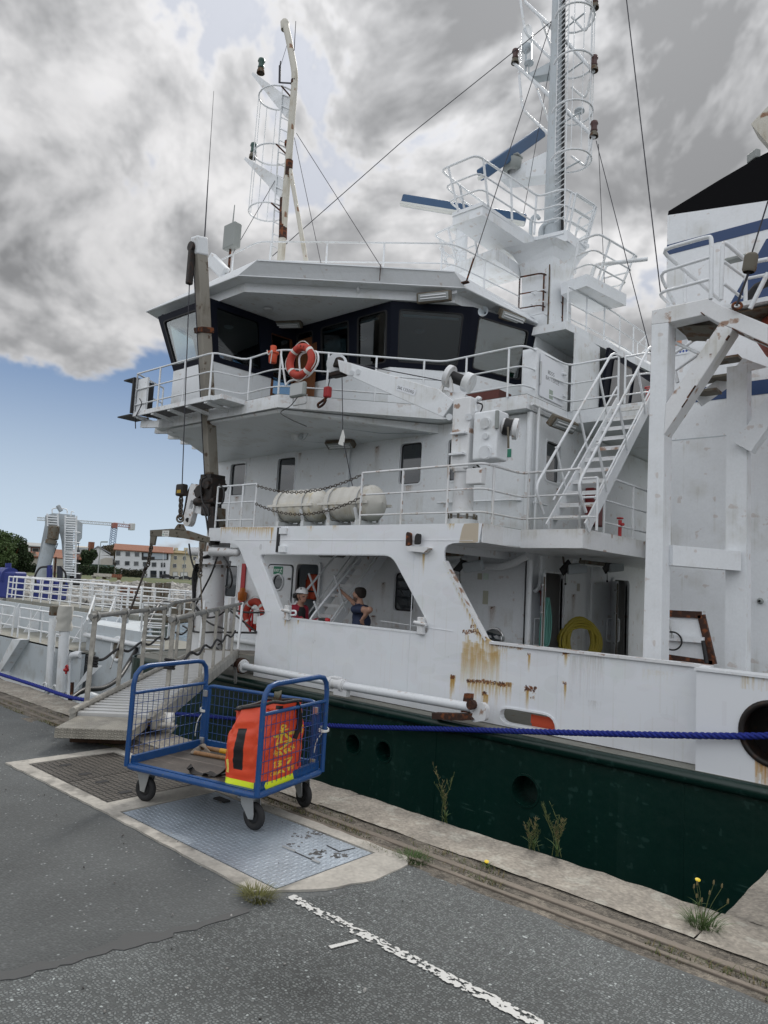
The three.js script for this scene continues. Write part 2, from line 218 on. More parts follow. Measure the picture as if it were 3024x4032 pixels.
// ---------------------------------------------------------------- ground, quay, water
function worley(u, v, n) { const x = u * n, y = v * n, xi = Math.floor(x), yi = Math.floor(y); let d1 = 9, d2 = 9, id = 0; for (let a = -1; a < 2; a++) for (let b = -1; b < 2; b++) { const cx = xi + a, cy = yi + b, wx = (cx % n + n) % n, wy = (cy % n + n) % n, h1 = hash(wx, wy), h2 = hash(wx + 511, wy + 77), dx = cx + .15 + .7 * h1 - x, dy = cy + .15 + .7 * h2 - y, d = dx * dx + dy * dy; if (d < d1) { d2 = d1; d1 = d; id = hash(wx + 91, wy + 13); } else if (d < d2) d2 = d; } return [Math.sqrt(d1), Math.sqrt(d2), id]; }
const asphaltH = new Float32Array(1024 * 1024), oldH = new Float32Array(1024 * 1024);
M.asphalt = std(0xffffff, .88, 0, { map: tex(1024, 1024, (u, v, i, j) => { const w = worley(u, v, 200), n = fbm(u * 7, v * 7, 4, 7), big = fbm(u * 3 + 4, v * 3, 3, 3), st = w[2] > .55 ? sm(.55, .2, w[0]) : 0; asphaltH[j * 1024 + i] = .5 * sm(.6, .1, w[0]) + .3 * n; let k = .345 + .07 * (n - .5) + .12 * (big - .5) + st * .26 * (w[2] - .62) + (w[2] > .99 ? .2 * sm(.5, .2, w[0]) : 0) - .035 * (1 - sm(.0, .6, w[0])); return [k * .965, k * .995, k * .995]; }, { size: 2.9 }) });
M.asphalt.bumpMap = tex(1024, 1024, (u, v, i, j) => asphaltH[j * 1024 + i], { data: true, size: 2.9 }); M.asphalt.bumpScale = .004;
M.oldAsphalt = std(0xffffff, .85, 0, { map: tex(1024, 1024, (u, v, i, j) => { const w = worley(u + .02 * fbm(u * 20, v * 20, 2, 20), v, 150), f = worley(u, v, 330), n = fbm(u * 6, v * 6, 4, 6), big = fbm(u * 2.0, v * 2.0, 3, 2), e = sm(.06, .3, w[1] - w[0]), st = e * (w[2] > .3 ? 1 : .25); oldH[j * 1024 + i] = st * .7 + .25 * (1 - f[0]); let k = .312 + .08 * (n - .5) + .11 * (big - .5) + st * (.11 + .17 * (w[2] - .5)) + .05 * (f[2] - .5) + (w[2] > .99 ? .16 * e : 0); return [k * .97, k * 1.005, k * 1.0]; }, { size: 2.1 }) });
M.oldAsphalt.bumpMap = tex(1024, 1024, (u, v, i, j) => oldH[j * 1024 + i], { data: true, size: 2.1 }); M.oldAsphalt.bumpScale = .007;
M.concrete = std(0xffffff, .85, 0, { map: tex(512, 512, (u, v) => { const n = fbm(u * 8, v * 8, 5, 8), m = fbm(u * 80, v * 80, 2, 80), c = sm(.62, .75, fbm(u * 5 + 3, v * 5, 5, 5)); const k = .67 + .16 * (n - .5) + .10 * (m - .5) - .16 * c; return [k, k * .975, k * .925]; }, { size: 1.3 }), bumpMap: bumpFine, bumpScale: .004 });
M.stone = std(0xffffff, .9, 0, { map: tex(1024, 1024, (u, v) => { const n = fbm(u * 5, v * 5, 6, 5), m = fbm(u * 130, v * 130, 2, 130), p = fbm(u * 14 + 2, v * 14, 4, 14), li = sm(.58, .72, fbm(u * 22, v * 22 + 5, 5, 22)), dk = sm(.55, .75, fbm(u * 4, v * 9 + 3, 5, 0)); let k = .54 + .24 * (n - .5) + .17 * (m - .5) + .12 * (p - .5) - .12 * dk; return [k * 1.0 + li * .05, k * .955 + li * .06, k * .885 + li * .06]; }, { size: 1.9 }), bumpMap: tex(512, 512, (u, v) => .6 * fbm(u * 12, v * 12, 5, 12) + .4 * fbm(u * 60, v * 60, 3, 60), { data: true, size: .9 }), bumpScale: .014 });
M.dirt = std(0xffffff, .95, 0, { map: tex(512, 512, (u, v) => { const w = worley(u, v, 50), n = fbm(u * 8, v * 8, 5, 8); const k = .42 + .2 * (n - .5) + .14 * (w[2] - .5); return [k * 1.04, k * .98, k * .89]; }, { size: .8 }), bumpMap: tex(256, 256, (u, v) => 1 - worley(u, v, 40)[0], { data: true, size: .5 }), bumpScale: .012 });

const poly2 = (q, y) => q.map(p => V(p[0], y, p[1]));
// roughened outline: subdivides a polygon and jitters it
const ragged = (pts, step, amp, s) => { seed(s); const o = []; pts.forEach((p, i) => { const q = pts[(i + 1) % pts.length], n = Math.max(1, Math.round(p.distanceTo(q) / step)); for (let k = 0; k < n; k++) { const t = p.clone().lerp(q, k / n); o.push(V(t.x + (rnd() - .5) * amp * (k ? 2 : .4), t.y, t.z + (rnd() - .5) * amp * (k ? 2 : .4))); } }); return o; };
structure('asphalt_ground', slab(ragged(poly2([[-120, .78], [-9, .80], [-6.2, .76], [-2.6, .80], [6, .79], [40, .8], [40, 60], [-120, 60]], -.3), .16, .018, 5).map((p, i, a) => p), V(0, .3, 0)), M.asphalt, { label: 'dark worn asphalt of the quay' });
structure('old_asphalt', slab(ragged([...py('J', .0045, [-260, 1040], [0, 985], [200, 942], [330, 905], [480, 862], [700, 795], [900, 740], [1020, 705], [1085, 662], [1200, 668], [1395, 640], [1430, 585], [1640, 522]), V(-2.55, .0045, .83), V(8, .0045, .83), V(8, .0045, 12), V(-3.4, .0045, 12)], .07, .008, 8), V(0, -.03, 0)), M.oldAsphalt, { label: 'coarse old asphalt with pale stone chips' });
structure('tar_seam', slab(ragged(py('J', .0085, [-40, 978], [120, 930], [270, 905], [420, 850], [500, 805], [620, 800], [780, 770], [1000, 695], [1020, 712], [760, 790], [600, 840], [430, 885], [250, 930], [60, 990], [-40, 1000]), .045, .022, 9), V(0, -.02, 0)), std(lin(.072, .074, .074), .8, 0, { bumpMap: bumpFine, bumpScale: .003 }), { label: 'dark tar seam between two asphalt areas' });
// loose grit on the asphalt
{ seed(55); const g0 = new THREE.IcosahedronGeometry(1, 0), im = new THREE.InstancedMesh(g0, std(0xffffff, .9), 420), m4 = new THREE.Matrix4(), q4 = new THREE.Quaternion(); for (let i = 0; i < 420; i++) { const s = rr(.0015, .006) * (rnd() > .94 ? 1.8 : 1), k = rr(.05, .4); q4.setFromEuler(new THREE.Euler(rnd() * 6, rnd() * 6, rnd() * 6)); m4.compose(V(rr(-8, .5), .006 + s * .4, rr(.85, 3.6)), q4, V(s * rr(.8, 1.5), s * .7, s)); im.setMatrixAt(i, m4); im.setColorAt(i, lin(k, k * .97, k * .92)); } im.name = 'asphalt_grit'; im.userData = { label: 'loose grit scattered on the asphalt', category: 'grit', kind: 'stuff', placed: true }; scene.add(im); }
// worn white paint
{
  const alpha = (s, wear) => tex(2048, 128, (u, v) => { const n = fbm(u * 300, v * 8 + s, 3, 0), e = sm(0, .22, v + .16 * (fbm(u * 150, 3 + s, 3) - .5)) * sm(1, .8, v + .16 * (fbm(u * 150, 9 + s, 3) - .5)); return sm(wear - .02, wear + .02, n * .75 + .25 * fbm(u * 9, s, 2) - (1 - e) * .5) > .5 ? 1 : 0; }, { data: true });
  const line = (a, b, w, s, wear, name, label) => { const d = b.clone().sub(a), L = d.length(), g = new THREE.PlaneGeometry(L, w).rotateX(-Math.PI / 2).rotateY(Math.atan2(-d.z, d.x)).translate((a.x + b.x) / 2, .0095, (a.z + b.z) / 2); structure(name, g, std(lin(.56, .56, .54), .75, 0, { alphaMap: alpha(s, wear), transparent: true, alphaTest: .5 }), { uv: true, label }); };
  line(V(-2.76, 0, 1.60), V(2.6, 0, 1.66), .085, 3, .47, 'painted_line', 'worn white painted line on the asphalt');
  line(V(-2.265, 0, 1.80), V(-2.225, 0, 1.665), .03, 8, .20, 'painted_tick', 'short white painted tick beside the line');
}
// concrete surround with the two covers
{
  const [X0, X1, X2, Z0, Z1] = [-6.05, -4.52, -2.72, .74, 1.70];
  const out = ragged([V(X0, .012, Z0 + .02), V(-5.0, .012, Z0), V(X2 + .02, .012, Z0 - .01), V(-2.62, .012, .82), V(-2.60, .012, 1.12), V(-2.70, .012, 1.40), V(-2.92, .012, 1.70), V(-4.55, .012, 1.67), V(-6.07, .012, 1.69)], .08, .006, 14);
  structure('concrete_surround', slab(out, V(0, -.05, 0), [[V(-5.93, .012, .84), V(-4.66, .012, .84), V(-4.66, .012, 1.57), V(-5.93, .012, 1.57)].reverse(), [V(-4.44, .012, .83), V(-2.86, .012, .83), V(-2.86, .012, 1.60), V(-4.44, .012, 1.60)].reverse()]), M.concrete, { label: 'pale concrete frame round the two quay covers' });
  structure('cover_pit', [box(-5.295, -.045, 1.205, 1.4, .02, .8), box(-3.65, -.045, 1.215, 1.7, .02, .85)], M.concrete);
  const cell = (u, v, n) => { const x = u * n, y = v * n, i = Math.floor(x), j = Math.floor(y), fx = x - i, fy = y - j, o = (i + j) & 1; return [o ? fx : fy, o ? fy : fx]; };
  M.cheq = std(0xffffff, .42, .45, { map: tex(512, 512, (u, v) => { const [a, b] = cell(u, v, 24), r = sm(.16, .1, Math.abs(b - .5)) * sm(.42, .36, Math.abs(a - .5)), n = fbm(u * 5, v * 5, 5, 5); const k = .66 + .14 * (n - .5) + .05 * r; return [k * .95, k * 1.01, k * 1.07]; }, { size: .9 }), bumpMap: tex(512, 512, (u, v) => { const [a, b] = cell(u, v, 24); return sm(.2, .08, Math.abs(b - .5)) * sm(.44, .34, Math.abs(a - .5)); }, { data: true, size: .9 }), bumpScale: .006 });
  const pl = thing('plate_cover', 'pale blue-grey chequer plate cover in the concrete beside the asphalt', 'cover');
  part(pl, 'plate', slab([V(-4.425, .008, .845), V(-2.875, .008, .845), V(-2.875, .008, 1.585), V(-4.425, .008, 1.585)], V(0, -.03, 0)), M.cheq);
  const slot = (q, w, n = 'slot') => part(pl, n, beam(q[0], q[1], w, .004, V(.3, 0, 1)), M.dark);
  slot(py('J', .009, [1160, 452], [1300, 515]), .008, 'hinge_slot'); slot(py('J', .009, [1335, 445], [1385, 470]), .008); slot(py('J', .009, [1385, 470], [1450, 455]), .008);
  for (const q of [[[1155, 450], [1205, 470]], [[1275, 505], [1305, 517]]]) { const [a, b] = py('J', .012, ...q); part(pl, 'hinge', cyl(a, b, .007), M.galv); }
  part(pl, 'lifting_eye', rbox(...Object.values(Py('J', 905, 258, .012)), .13, .012, .06, .004), M.dark);
  // oil and rust stains stay on the plate
  seed(77); const st = []; for (const [cx, cy, n] of [[1290, 395, 22], [1230, 405, 14], [1210, 440, 12], [1300, 470, 26], [1380, 485, 24], [1280, 488, 10]]) for (let k = 0; k < n; k++) { const p = Py('J', cx + rr(-38, 38), cy + rr(-9, 9), .0095), r = rr(.003, .012); st.push(slab(ragged(circle(p, r, 'y', 7), .02, r * .5, (k + 1) * 7 + cx), V(0, -.002, 0))); }
  part(pl, 'stain', st, std(lin(.10, .10, .10), .75), { kind: 'stuff' });
  const gr = thing('grating_cover', 'dark brown metal cover with raised basket-weave pattern in the concrete', 'cover');
  const wv = (u, v) => { const x = u * 18, y = v * 18, i = Math.floor(x), j = Math.floor(y), fx = x - i, fy = y - j, o = (i + j) & 1, a = o ? fx : fy, b = o ? fy : fx; return Math.max(sm(.44, .30, Math.abs(b - .5)) * sm(.5, .42, Math.abs(a - .5)), 0); };
  M.grat = std(0xffffff, .6, .4, { map: tex(512, 512, (u, v) => { const r = wv(u, v), n = fbm(u * 8, v * 8, 4, 8), k = mix(.15, .36, r) + .1 * (n - .5); return [k * 1.05, k, k * .93]; }, { size: .82 }), bumpMap: tex(512, 512, wv, { data: true, size: .82 }), bumpScale: .012 });
  part(gr, 'panel', slab([V(-5.918, .006, .852), V(-5.30, .006, .852), V(-5.30, .006, 1.558), V(-5.918, .006, 1.558)], V(0, -.03, 0)), M.grat);
  part(gr, 'panel', slab([V(-5.292, .006, .852), V(-4.672, .006, .852), V(-4.672, .006, 1.558), V(-5.292, .006, 1.558)], V(0, -.03, 0)), M.grat);
  for (const x of [-5.75, -5.42, -5.15, -4.82]) part(gr, 'lifting_slot', rbox(x, .0065, 1.35, .05, .006, .09, .002), M.dark);
}
// stone coping along the edge
{
  function block(parent, x0, x1, z0, z1, s, y0 = 0) {
    const nx = Math.max(6, Math.round((x1 - x0) / .045)), nz = 12, pos = [], idx = [], W = nz + 1 + 3, nf = (x, z) => .016 * (fbm(x * 3 + s, z * 3, 4) - .5) + .01 * (fbm(x * 14, z * 14 + s, 3) - .5);
    const front = x => .05 * (fbm(x * 2.2 + s, 3, 4) - .5) + .03 * (fbm(x * 9, s, 3) - .5);
    for (let i = 0; i <= nx; i++) for (let j = 0; j < W; j++) { const x = x0 + (x1 - x0) * i / nx; let z, y, ex = Math.min(i, nx - i) === 0 ? -.004 : 0;
      if (j <= nz) { z = z1 + (z0 + front(x) - z1) * j / nz; y = y0 + .006 + nf(x, z) - (j === nz ? .022 + .02 * fbm(x * 8, 1, 2) : 0) + ex; } else { z = z0 + front(x) - [.03, .05, .03][j - nz - 1] + .02 * fbm(x * 5, j, 3); y = y0 - [.05, .3, .62][j - nz - 1]; } pos.push(x, y, z); }
    for (let i = 0; i < nx; i++) for (let j = 0; j < W - 1; j++) { const a = i * W + j; idx.push(a, a + W, a + 1, a + 1, a + W, a + W + 1); }
    const g = new THREE.BufferGeometry(); g.setAttribute('position', new THREE.Float32BufferAttribute(pos, 3)); g.setAttribute('uv', new THREE.Float32BufferAttribute(new Float32Array(pos.length / 3 * 2), 2)); g.setIndex(idx); g.computeVertexNormals(); return part(parent, 'coping_stone', g, M.stone);
  }
  const wall = structure('quay_wall', [box(-40, -2.3, 6, 100 + 77.9, 3.3, 11.9), box(5, -1.9, -1.2, 12.2, 3.6, 2.4)], M.stone, { label: 'stone quay wall below the coping' });
  const xs = [-80, -60, -42, -30, -22, -17, -13.4, -10.6, -8.1, -5.9, -3.75, -1.16]; seed(3);
  for (let i = 0; i < xs.length - 1; i++) block(wall, xs[i] + .0015, xs[i + 1] - .0015, 0, .46 + rr(-.02, .02), i * 7 + 2);
  block(wall, -1.152, 1.6, 0, .46, 91); block(wall, 1.61, 6, 0, .46, 95);
  // the wall steps out towards the ship on the right
  { const nx = 60, nz = 24, pos = [], idx = []; for (let i = 0; i <= nx; i++) for (let j = 0; j <= nz + 2; j++) { const jj = Math.min(j, nz); let x = -1.17 + 10 * i / nx, z = .04 - 2.44 * jj / nz; if (i === 0) x += .05 * (fbm(z * 3, 2, 4) - .5) + .02; const y = i === 0 ? -.02 : .0 + .02 * (fbm(x * 3, z * 3, 4) - .5); pos.push(x, j > nz ? y - .3 * (j - nz) : y, z); } const w = nz + 3; for (let i = 0; i < nx; i++) for (let j = 0; j < w - 1; j++) { const a = i * w + j; idx.push(a, a + 1, a + w, a + 1, a + w + 1, a + w); } const g = new THREE.BufferGeometry(); g.setAttribute('position', new THREE.Float32BufferAttribute(pos, 3)); g.setIndex(idx); g.computeVertexNormals(); part(wall, 'coping_stone', g, M.stone, { label: 'stone step of the quay reaching towards the ship' }); }
  structure('gravel_strip', (() => { const g = new THREE.PlaneGeometry(100, .46, 900, 8).rotateX(-Math.PI / 2).translate(-40, 0, .66), p = g.attributes.position; for (let i = 0; i < p.count; i++) p.setY(i, -.002 + .018 * (fbm(p.getX(i) * 6, p.getZ(i) * 6, 4) - .5)); g.computeVertexNormals(); return g; })(), M.dirt, { label: 'gravel and dirt between coping and asphalt' });
  const rail = thing('crane_rail', 'old rusty steel rail set in the quay along the coping', 'rail');
  M.oldRail = std(0xffffff, .7, .3, { map: tex(256, 256, (u, v) => { const n = fbm(u * 9, v * 9, 5, 9); return [mix(.40, .48, n), mix(.37, .44, n), mix(.33, .40, n)]; }, { size: .7 }), bumpMap: bumpFine, bumpScale: .003 });
  part(rail, 'rail_head', rbox(-40, -.009, .585, 100, .03, .055, .008), M.oldRail); part(rail, 'guard_rail', rbox(-40, -.004, .705, 100, .02, .035, .006), M.oldRail);
}
// harbour water
M.water = new THREE.MeshPhysicalMaterial({ color: lin(.012, .03, .03), roughness: .12, ior: 1.33, side: THREE.DoubleSide, bumpMap: tex(512, 512, (u, v) => fbm(u * 6, v * 6, 5, 6), { data: true, size: 6 }), bumpScale: .06 });
structure('harbour_water', new THREE.PlaneGeometry(4000, 4000).rotateX(-Math.PI / 2).translate(0, -2.4, -1000), M.water);

// ---------------------------------------------------------------- the ship: hull and decks
M.addedDeckGrey = std(0xffffff, .85, 0, { map: paintTex([.36, .40, .38], [.28, .30, .28], RUST, .3, 91), bumpMap: bumpFine, bumpScale: .002 });  // darker grey for the unseen sheets added over the decks
const SZ = -5, HZ = -4.75, D0 = -.35, D1 = 2.62, D2 = 5.34, WZ = -7.7, WX = -6.75;
const ship = thing('ship', 'white ship with a dark green hull and rust-streaked bulwark, moored across from the blue trolley', 'ship');
const down = (t = .04) => V(0, -t, 0), inw = (t = .04) => V(0, 0, -t);
// stained side paint: rust where the photograph shows rust
const sideTex = canvasTex(2048, 600, (c, W, H) => {
  const X = x => (x + 13.6) / 12 * W, Y = y => H - (y + .55) / 3.35 * H;
  c.fillStyle = '#e6e9ed'; c.fillRect(0, 0, W, H); seed(41);
  for (let i = 0; i < 900; i++) { c.fillStyle = `rgba(${rnd() > .5 ? '205,206,204' : '238,240,243'},${rr(.03, .14)})`; const x = rnd() * W, y = rnd() * H; c.beginPath(); c.ellipse(x, y, rr(4, 60), rr(4, 26), rr(-.3, .3), 0, 7); c.fill(); }
  for (let i = 0; i < 420; i++) { c.fillStyle = `rgba(190,186,172,${rr(.03, .12)})`; c.fillRect(rnd() * W, rnd() * H, rr(1, 4), rr(20, 140)); }
  const at = (f, x, y, z = SZ) => { const p = Pz(f, x, y, z); return [X(p.x), Y(p.y)]; };
  const run = (f, x, y, len, w, a, col = '176,136,66') => { a *= 1.55; len *= 1.25; const [u, v] = at(f, x, y); for (let k = 0; k < 26; k++) { const o = (rnd() + rnd() - 1) * w, L = len * rr(.2, 1), ww = rr(.8, 3.2); for (let s = 0; s < 8; s++) { c.fillStyle = `rgba(${col},${a * rr(.5, 1) * (1 - s / 8)})`; c.fillRect(u + o + Math.sin(s * 1.3 + k) * .8, v + L * s / 8, ww, L / 8 + 1); } } };
  const blot = (f, x, y, r, n = 14, rx = 1) => { r *= 1.25; n = n * 1.3 | 0; const [u, v] = at(f, x, y); for (let k = 0; k < n; k++) { c.fillStyle = `rgba(${['62,34,24', '92,50,28', '128,72,34', '52,34,30'][rnd() * 4 | 0]},${rr(.55, .95)})`; c.beginPath(); c.ellipse(u + (rnd() - .5) * r * 2 * rx, v + (rnd() - .5) * r * 1.5, rr(.25, .8) * r * .7, rr(.2, .7) * r * .6, rnd() * 3, 0, 7); c.fill(); } for (let k = 0; k < 10; k++) { c.fillStyle = `rgba(168,112,48,${rr(.08, .25)})`; c.beginPath(); c.arc(u + (rnd() - .5) * r * 3 * rx, v + (rnd() - .4) * r * 3, rr(.5, 2), 0, 7); c.fill(); } };
  for (let x = 120; x < 460; x += 14) { run('F', x, 126, rr(12, 44), 7, .10); if (rnd() > .6) blot('F', x, 129, 2.2, 5, 2); }
  blot('F', 440, 222, 2.5, 5); run('F', 448, 130, 60, 3, .2); run('F', 700, 118, 26, 22, .09); run('F', 860, 112, 20, 15, .09); run('F', 1620, 100, 18, 20, .12);
  run('F', 1440, 300, 60, 5, .16); run('F', 1620, 1095, 70, 6, .30); blot('F', 1628, 1104, 4.5, 16); run('F', 560, 725, 90, 26, .06); run('F', 535, 720, 26, 3, .28); run('F', 620, 730, 14, 3, .2);
  run('G', 108, 830, 46, 5, .28); blot('G', 104, 836, 4.5, 18); for (let x = 160; x < 262; x += 9) blot('G', x, 618 + rr(-12, 8), 3.4, 8); blot('G', 200, 585, 4, 10); blot('G', 215, 555, 3, 8);
  for (let x = 160; x < 330; x += 8) run('G', x, rr(625, 720), rr(30, 110), 8, .07); for (let x = 182; x < 400; x += 17) { blot('G', x, 850 + (x - 182) * .12 + rr(-5, 5), 4.6, 12); run('G', x, 860, rr(20, 60), 5, .10); }
  blot('G', 262, 915, 5, 18); run('G', 265, 920, 60, 9, .30); blot('G', 342, 866, 5, 12); blot('G', 488, 893, 6.5, 22, 2); run('G', 470, 900, 50, 6, .2); blot('G', 495, 934, 2.5, 8, 2); blot('G', 478, 722, 3, 8); run('G', 478, 725, 40, 3, .16); blot('G', 432, 690, 3, 10); blot('G', 660, 716, 4, 12, 1.6); run('G', 660, 720, 30, 5, .13); blot('G', 656, 866, 3.2, 10); run('G', 657, 872, 50, 3, .14); run('G', 345, 690, 30, 30, .09);
  for (let t = 0; t < 1; t += .07) { blot('G', mix(75, 262, t), mix(285, 650, t), 2.6 + t * 1.6, 7); run('G', mix(75, 262, t) - 6, mix(290, 655, t), 30 * t + 6, 4, .12 * t); } for (let x = 150; x < 330; x += 7) run('G', x, rr(640, 760), rr(60, 150), 8, .05); for (let x = 290; x < 450; x += 9) blot('G', x, 672 + (x - 290) * .11, 2.4, 5); for (let x = 690; x < 840; x += 16) run('G', x, 730, rr(50, 120), 8, .035, '150,146,134'); run('G', 800, 950, 30, 20, .06, '150,148,140');
  run('G', 1100, 800, 30, 40, .03); { const q = [[135, 170], [150, 100], [160, 78], [232, 72], [228, 168], [190, 176]].map(p => at('G', ...p)); c.fillStyle = 'rgba(186,172,150,.9)'; c.beginPath(); q.forEach((p, i) => i ? c.lineTo(...p) : c.moveTo(...p)); c.fill(); }
  c.fillStyle = 'rgba(150,150,148,.25)'; for (const [f, x, y, r] of [['F', 376, 255, 11], ['F', 720, 880, 3], ['F', 730, 868, 3], ['G', 180, 660, 2], ['G', 82, 735, 2]]) { const [u, v] = at(f, x, y); c.beginPath(); c.ellipse(u, v, r * .7, r, 0, 0, 7); c.fill(); }
});
const sideMat = std(0xffffff, .45, 0, { map: sideTex, bumpMap: paintBump, bumpScale: .003 });
const sideUV = g => { const p = g.attributes.position; for (let i = 0; i < p.count; i++) g.attributes.uv.setXY(i, (p.getX(i) + 13.6) / 12, (p.getY(i) + .55) / 3.35); return g; };
{ // hull
  const hull = sub(ship, 'hull', 'dark green steel hull');
  const cs = [['O', 763, 1607, .16], ['O', 829, 1623, .16], ['O', 1134, 1708, .205]].map(q => [Pz(q[0], q[1], q[2], HZ), q[3]]);
  part(hull, 'side_plating', [slab(rectZ(-15.2, 7, -3.4, -.42, HZ), inw(.03), cs.map(q => circle(q[0], q[1], 'z', 28)))], M.greenHull);
  const st = []; for (let k = 0; k < 8; k++) { const a = k / 8 * Math.PI / 2, b = (k + 1) / 8 * Math.PI / 2, R = .8; st.push(slab([V(-15.2 - Math.sin(a) * R, -3.4, HZ - R + Math.cos(a) * R), V(-15.2 - Math.sin(b) * R, -3.4, HZ - R + Math.cos(b) * R), V(-15.2 - Math.sin(b) * R, -.42, HZ - R + Math.cos(b) * R), V(-15.2 - Math.sin(a) * R, -.42, HZ - R + Math.cos(a) * R)], V(.02, 0, -.02))); } st.push(box(-15.99, -1.91, -11, .03, 2.98, 10.9));
  part(hull, 'end_plating', st, M.greenHull);
  cs.forEach(q => { part(hull, 'scupper', [slab(circle(lift(q[0], 0, 0, .012), q[1] + .018, 'z', 28), inw(.35), [circle(lift(q[0], 0, 0, .012), q[1] - .008, 'z', 28)])], M.greenHull); part(hull, 'scupper_bottom', slab(circle(lift(q[0], 0, 0, -.3), q[1] + .015, 'z', 24), inw(.02)), M.greenHull); });
  part(hull, 'rubbing_strake', tube([V(7, -.45, HZ + .01), V(-15.2, -.45, HZ + .01), V(-16, -.45, HZ - .8), V(-16, -.45, -16)], .085, .7, 10), M.greenHull);
  for (const x of [-6.55, -2.92, -10.4]) part(hull, 'weld_seam', box(x, -1.9, HZ + .002, .035, 2.9, .008), M.greenHull);
  const led = M.deck; part(hull, 'waterway', slab([V(7, -.36, HZ + .01), V(-15.2, -.36, HZ + .01), V(-15.8, -.36, HZ - .6), V(-15.95, -.36, -17), V(7, -.36, -17)], down(.05)), led, { label: 'dirty grey deck edge' });
}
{ // side plating with the two openings and the bulwark
  const open1 = roundPoly(pz('F', SZ, [362, 300], [1232, 306], [1478, 765], [1462, 822], [522, 716]), [.16, .18, .35, .03, .22]);
  const port = roundPoly(pz('G', SZ, [332, 978], [600, 1022], [622, 1110], [336, 1060]), [.2, .18, .1, .16]);
  const B = -.345;
  const outline = [...pz('F', SZ, [112, 126]), V(-6.04, D1, SZ), ...pz('G', SZ, [232, 171]), ...roundPoly([Pz('G', 232, 171, SZ), Pz('G', 62, 172, SZ), Pz('G', 60, 262, SZ), Pz('G', 266, 655, SZ), Pz('G', 400, 672, SZ)], [0, .28, .1, .18, 0]).slice(1), V(-2.70, .815, SZ), V(-2.70, B, SZ), V(Pz('F', 330, 1060, SZ).x, B, SZ), ...pz('F', SZ, [352, 712], [395, 698], [402, 668]), ...roundPoly(pz('F', SZ, [402, 668], [222, 232], [112, 228]), [0, .2, 0]).slice(1)];
  const g = join(slab(outline, inw(.035), [open1, port])); sideUV(g); part(ship, 'side_plate', g, sideMat, { uv: true, label: 'white rust-streaked side plating with openings' });
  const rim = (pts, closed, w = .07, t = .03) => { const o = []; for (let i = 0; i < pts.length - (closed ? 0 : 1); i++) { const a = lift(pts[i], 0, 0, -.045), b = lift(pts[(i + 1) % pts.length], 0, 0, -.045); if (a.distanceTo(b) > .004) o.push(beam(a, b, w, t, V(0, 0, 1))); } return o; };
  part(ship, 'opening_rim', rim(open1, true), M.white); for (const q of [[V(-8.0, .98, SZ), V(-6.5, .93, SZ)], [V(-11.35, .95, SZ), V(-10.9, .95, SZ)], [V(-10.2, -.3, SZ), V(-10.2, .75, SZ)], [V(-7.35, -.3, SZ), V(-7.35, 2.1, SZ)], [V(-4.7, -.3, SZ), V(-4.7, .8, SZ)], [V(-12.2, 2.35, SZ), V(-6.2, 2.35, SZ)]]) part(ship, 'weld_seam', beam(lift(q[0], 0, 0, .001), lift(q[1], 0, 0, .001), .012, .006, V(0, 0, 1)), sideMat, { uv: true }); part(ship, 'port_rim', rim(port, true, .12, .025), M.white);
  part(ship, 'bulwark_cap', [beam(V(Pz('G', 290, 660, SZ).x, .822, SZ - .05), V(-2.70, .826, SZ - .05), .035, .17, V(0, 1, 0)), ...rim([Pz('G', 60, 262, SZ), Pz('G', 266, 655, SZ)], false, .12)], M.whiteRust);
  part(ship, 'bulwark_cap', beam(...pz('F', SZ - .05, [530, 716], [1455, 822]), .03, .12, V(0, 1, 0)), M.white);
  // outer plate with the fairlead
  const fc = V(Pz('G', 1690, 1118, HZ).x, Pz('G', 1690, 1118, HZ).y, HZ);
  const tx = canvasTex(1024, 256, (c, W, H) => { c.fillStyle = '#e6e9ed'; c.fillRect(0, 0, W, H); seed(6); const X = x => (x + 2.8) / 7 * W, Y = y => H - (y + .5) / 1.5 * H; for (let k = 0; k < 500; k++) { const x = rr(-2.15, -.9), t = rnd(); c.fillStyle = `rgba(${t > .5 ? '186,122,38' : '150,92,30'},${rr(.05, .3)})`; c.fillRect(X(x), Y(rr(-.12, .02)), rr(1, 3), rr(14, 70)); } for (let k = 0; k < 120; k++) { c.fillStyle = `rgba(170,130,60,${rr(.04, .16)})`; c.fillRect(X(rr(-2.3, -1.6)), Y(.82), rr(1, 3), rr(5, 32)); } for (let k = 0; k < 200; k++) { c.fillStyle = `rgba(200,200,196,${rr(.04, .15)})`; c.fillRect(rnd() * W, rnd() * H, rr(2, 9), rr(8, 50)); } });
  const g2 = join(slab([V(-2.78, .79, HZ), V(4, .80, HZ), V(4, -.385, HZ), V(-2.78, -.385, HZ)], inw(.035), [circle(fc, .33, 'z', 40)])); { const p = g2.attributes.position; for (let i = 0; i < p.count; i++) g2.attributes.uv.setXY(i, (p.getX(i) + 2.8) / 7, (p.getY(i) + .5) / 1.5); }
  part(ship, 'outer_plate', g2, std(0xffffff, .45, 0, { map: tx, bumpMap: paintBump, bumpScale: .003 }), { uv: true });
  part(ship, 'bulwark_cap', [box(.6, .808, HZ - .13, 6.8, .03, .32), box(-2.765, .2, HZ - .16, .03, 1.16, .26)], M.white);
  part(ship, 'fairlead', [torus(lift(fc, 0, 0, .0), .335, .035, V(0, 0, 1), 40, 10), slab(circle(lift(fc, 0, 0, -.03), .36, 'z', 32), inw(.3), [circle(lift(fc, 0, 0, -.03), .325, 'z', 32)])], M.blackGrease, { label: 'round black rimmed fairlead' });
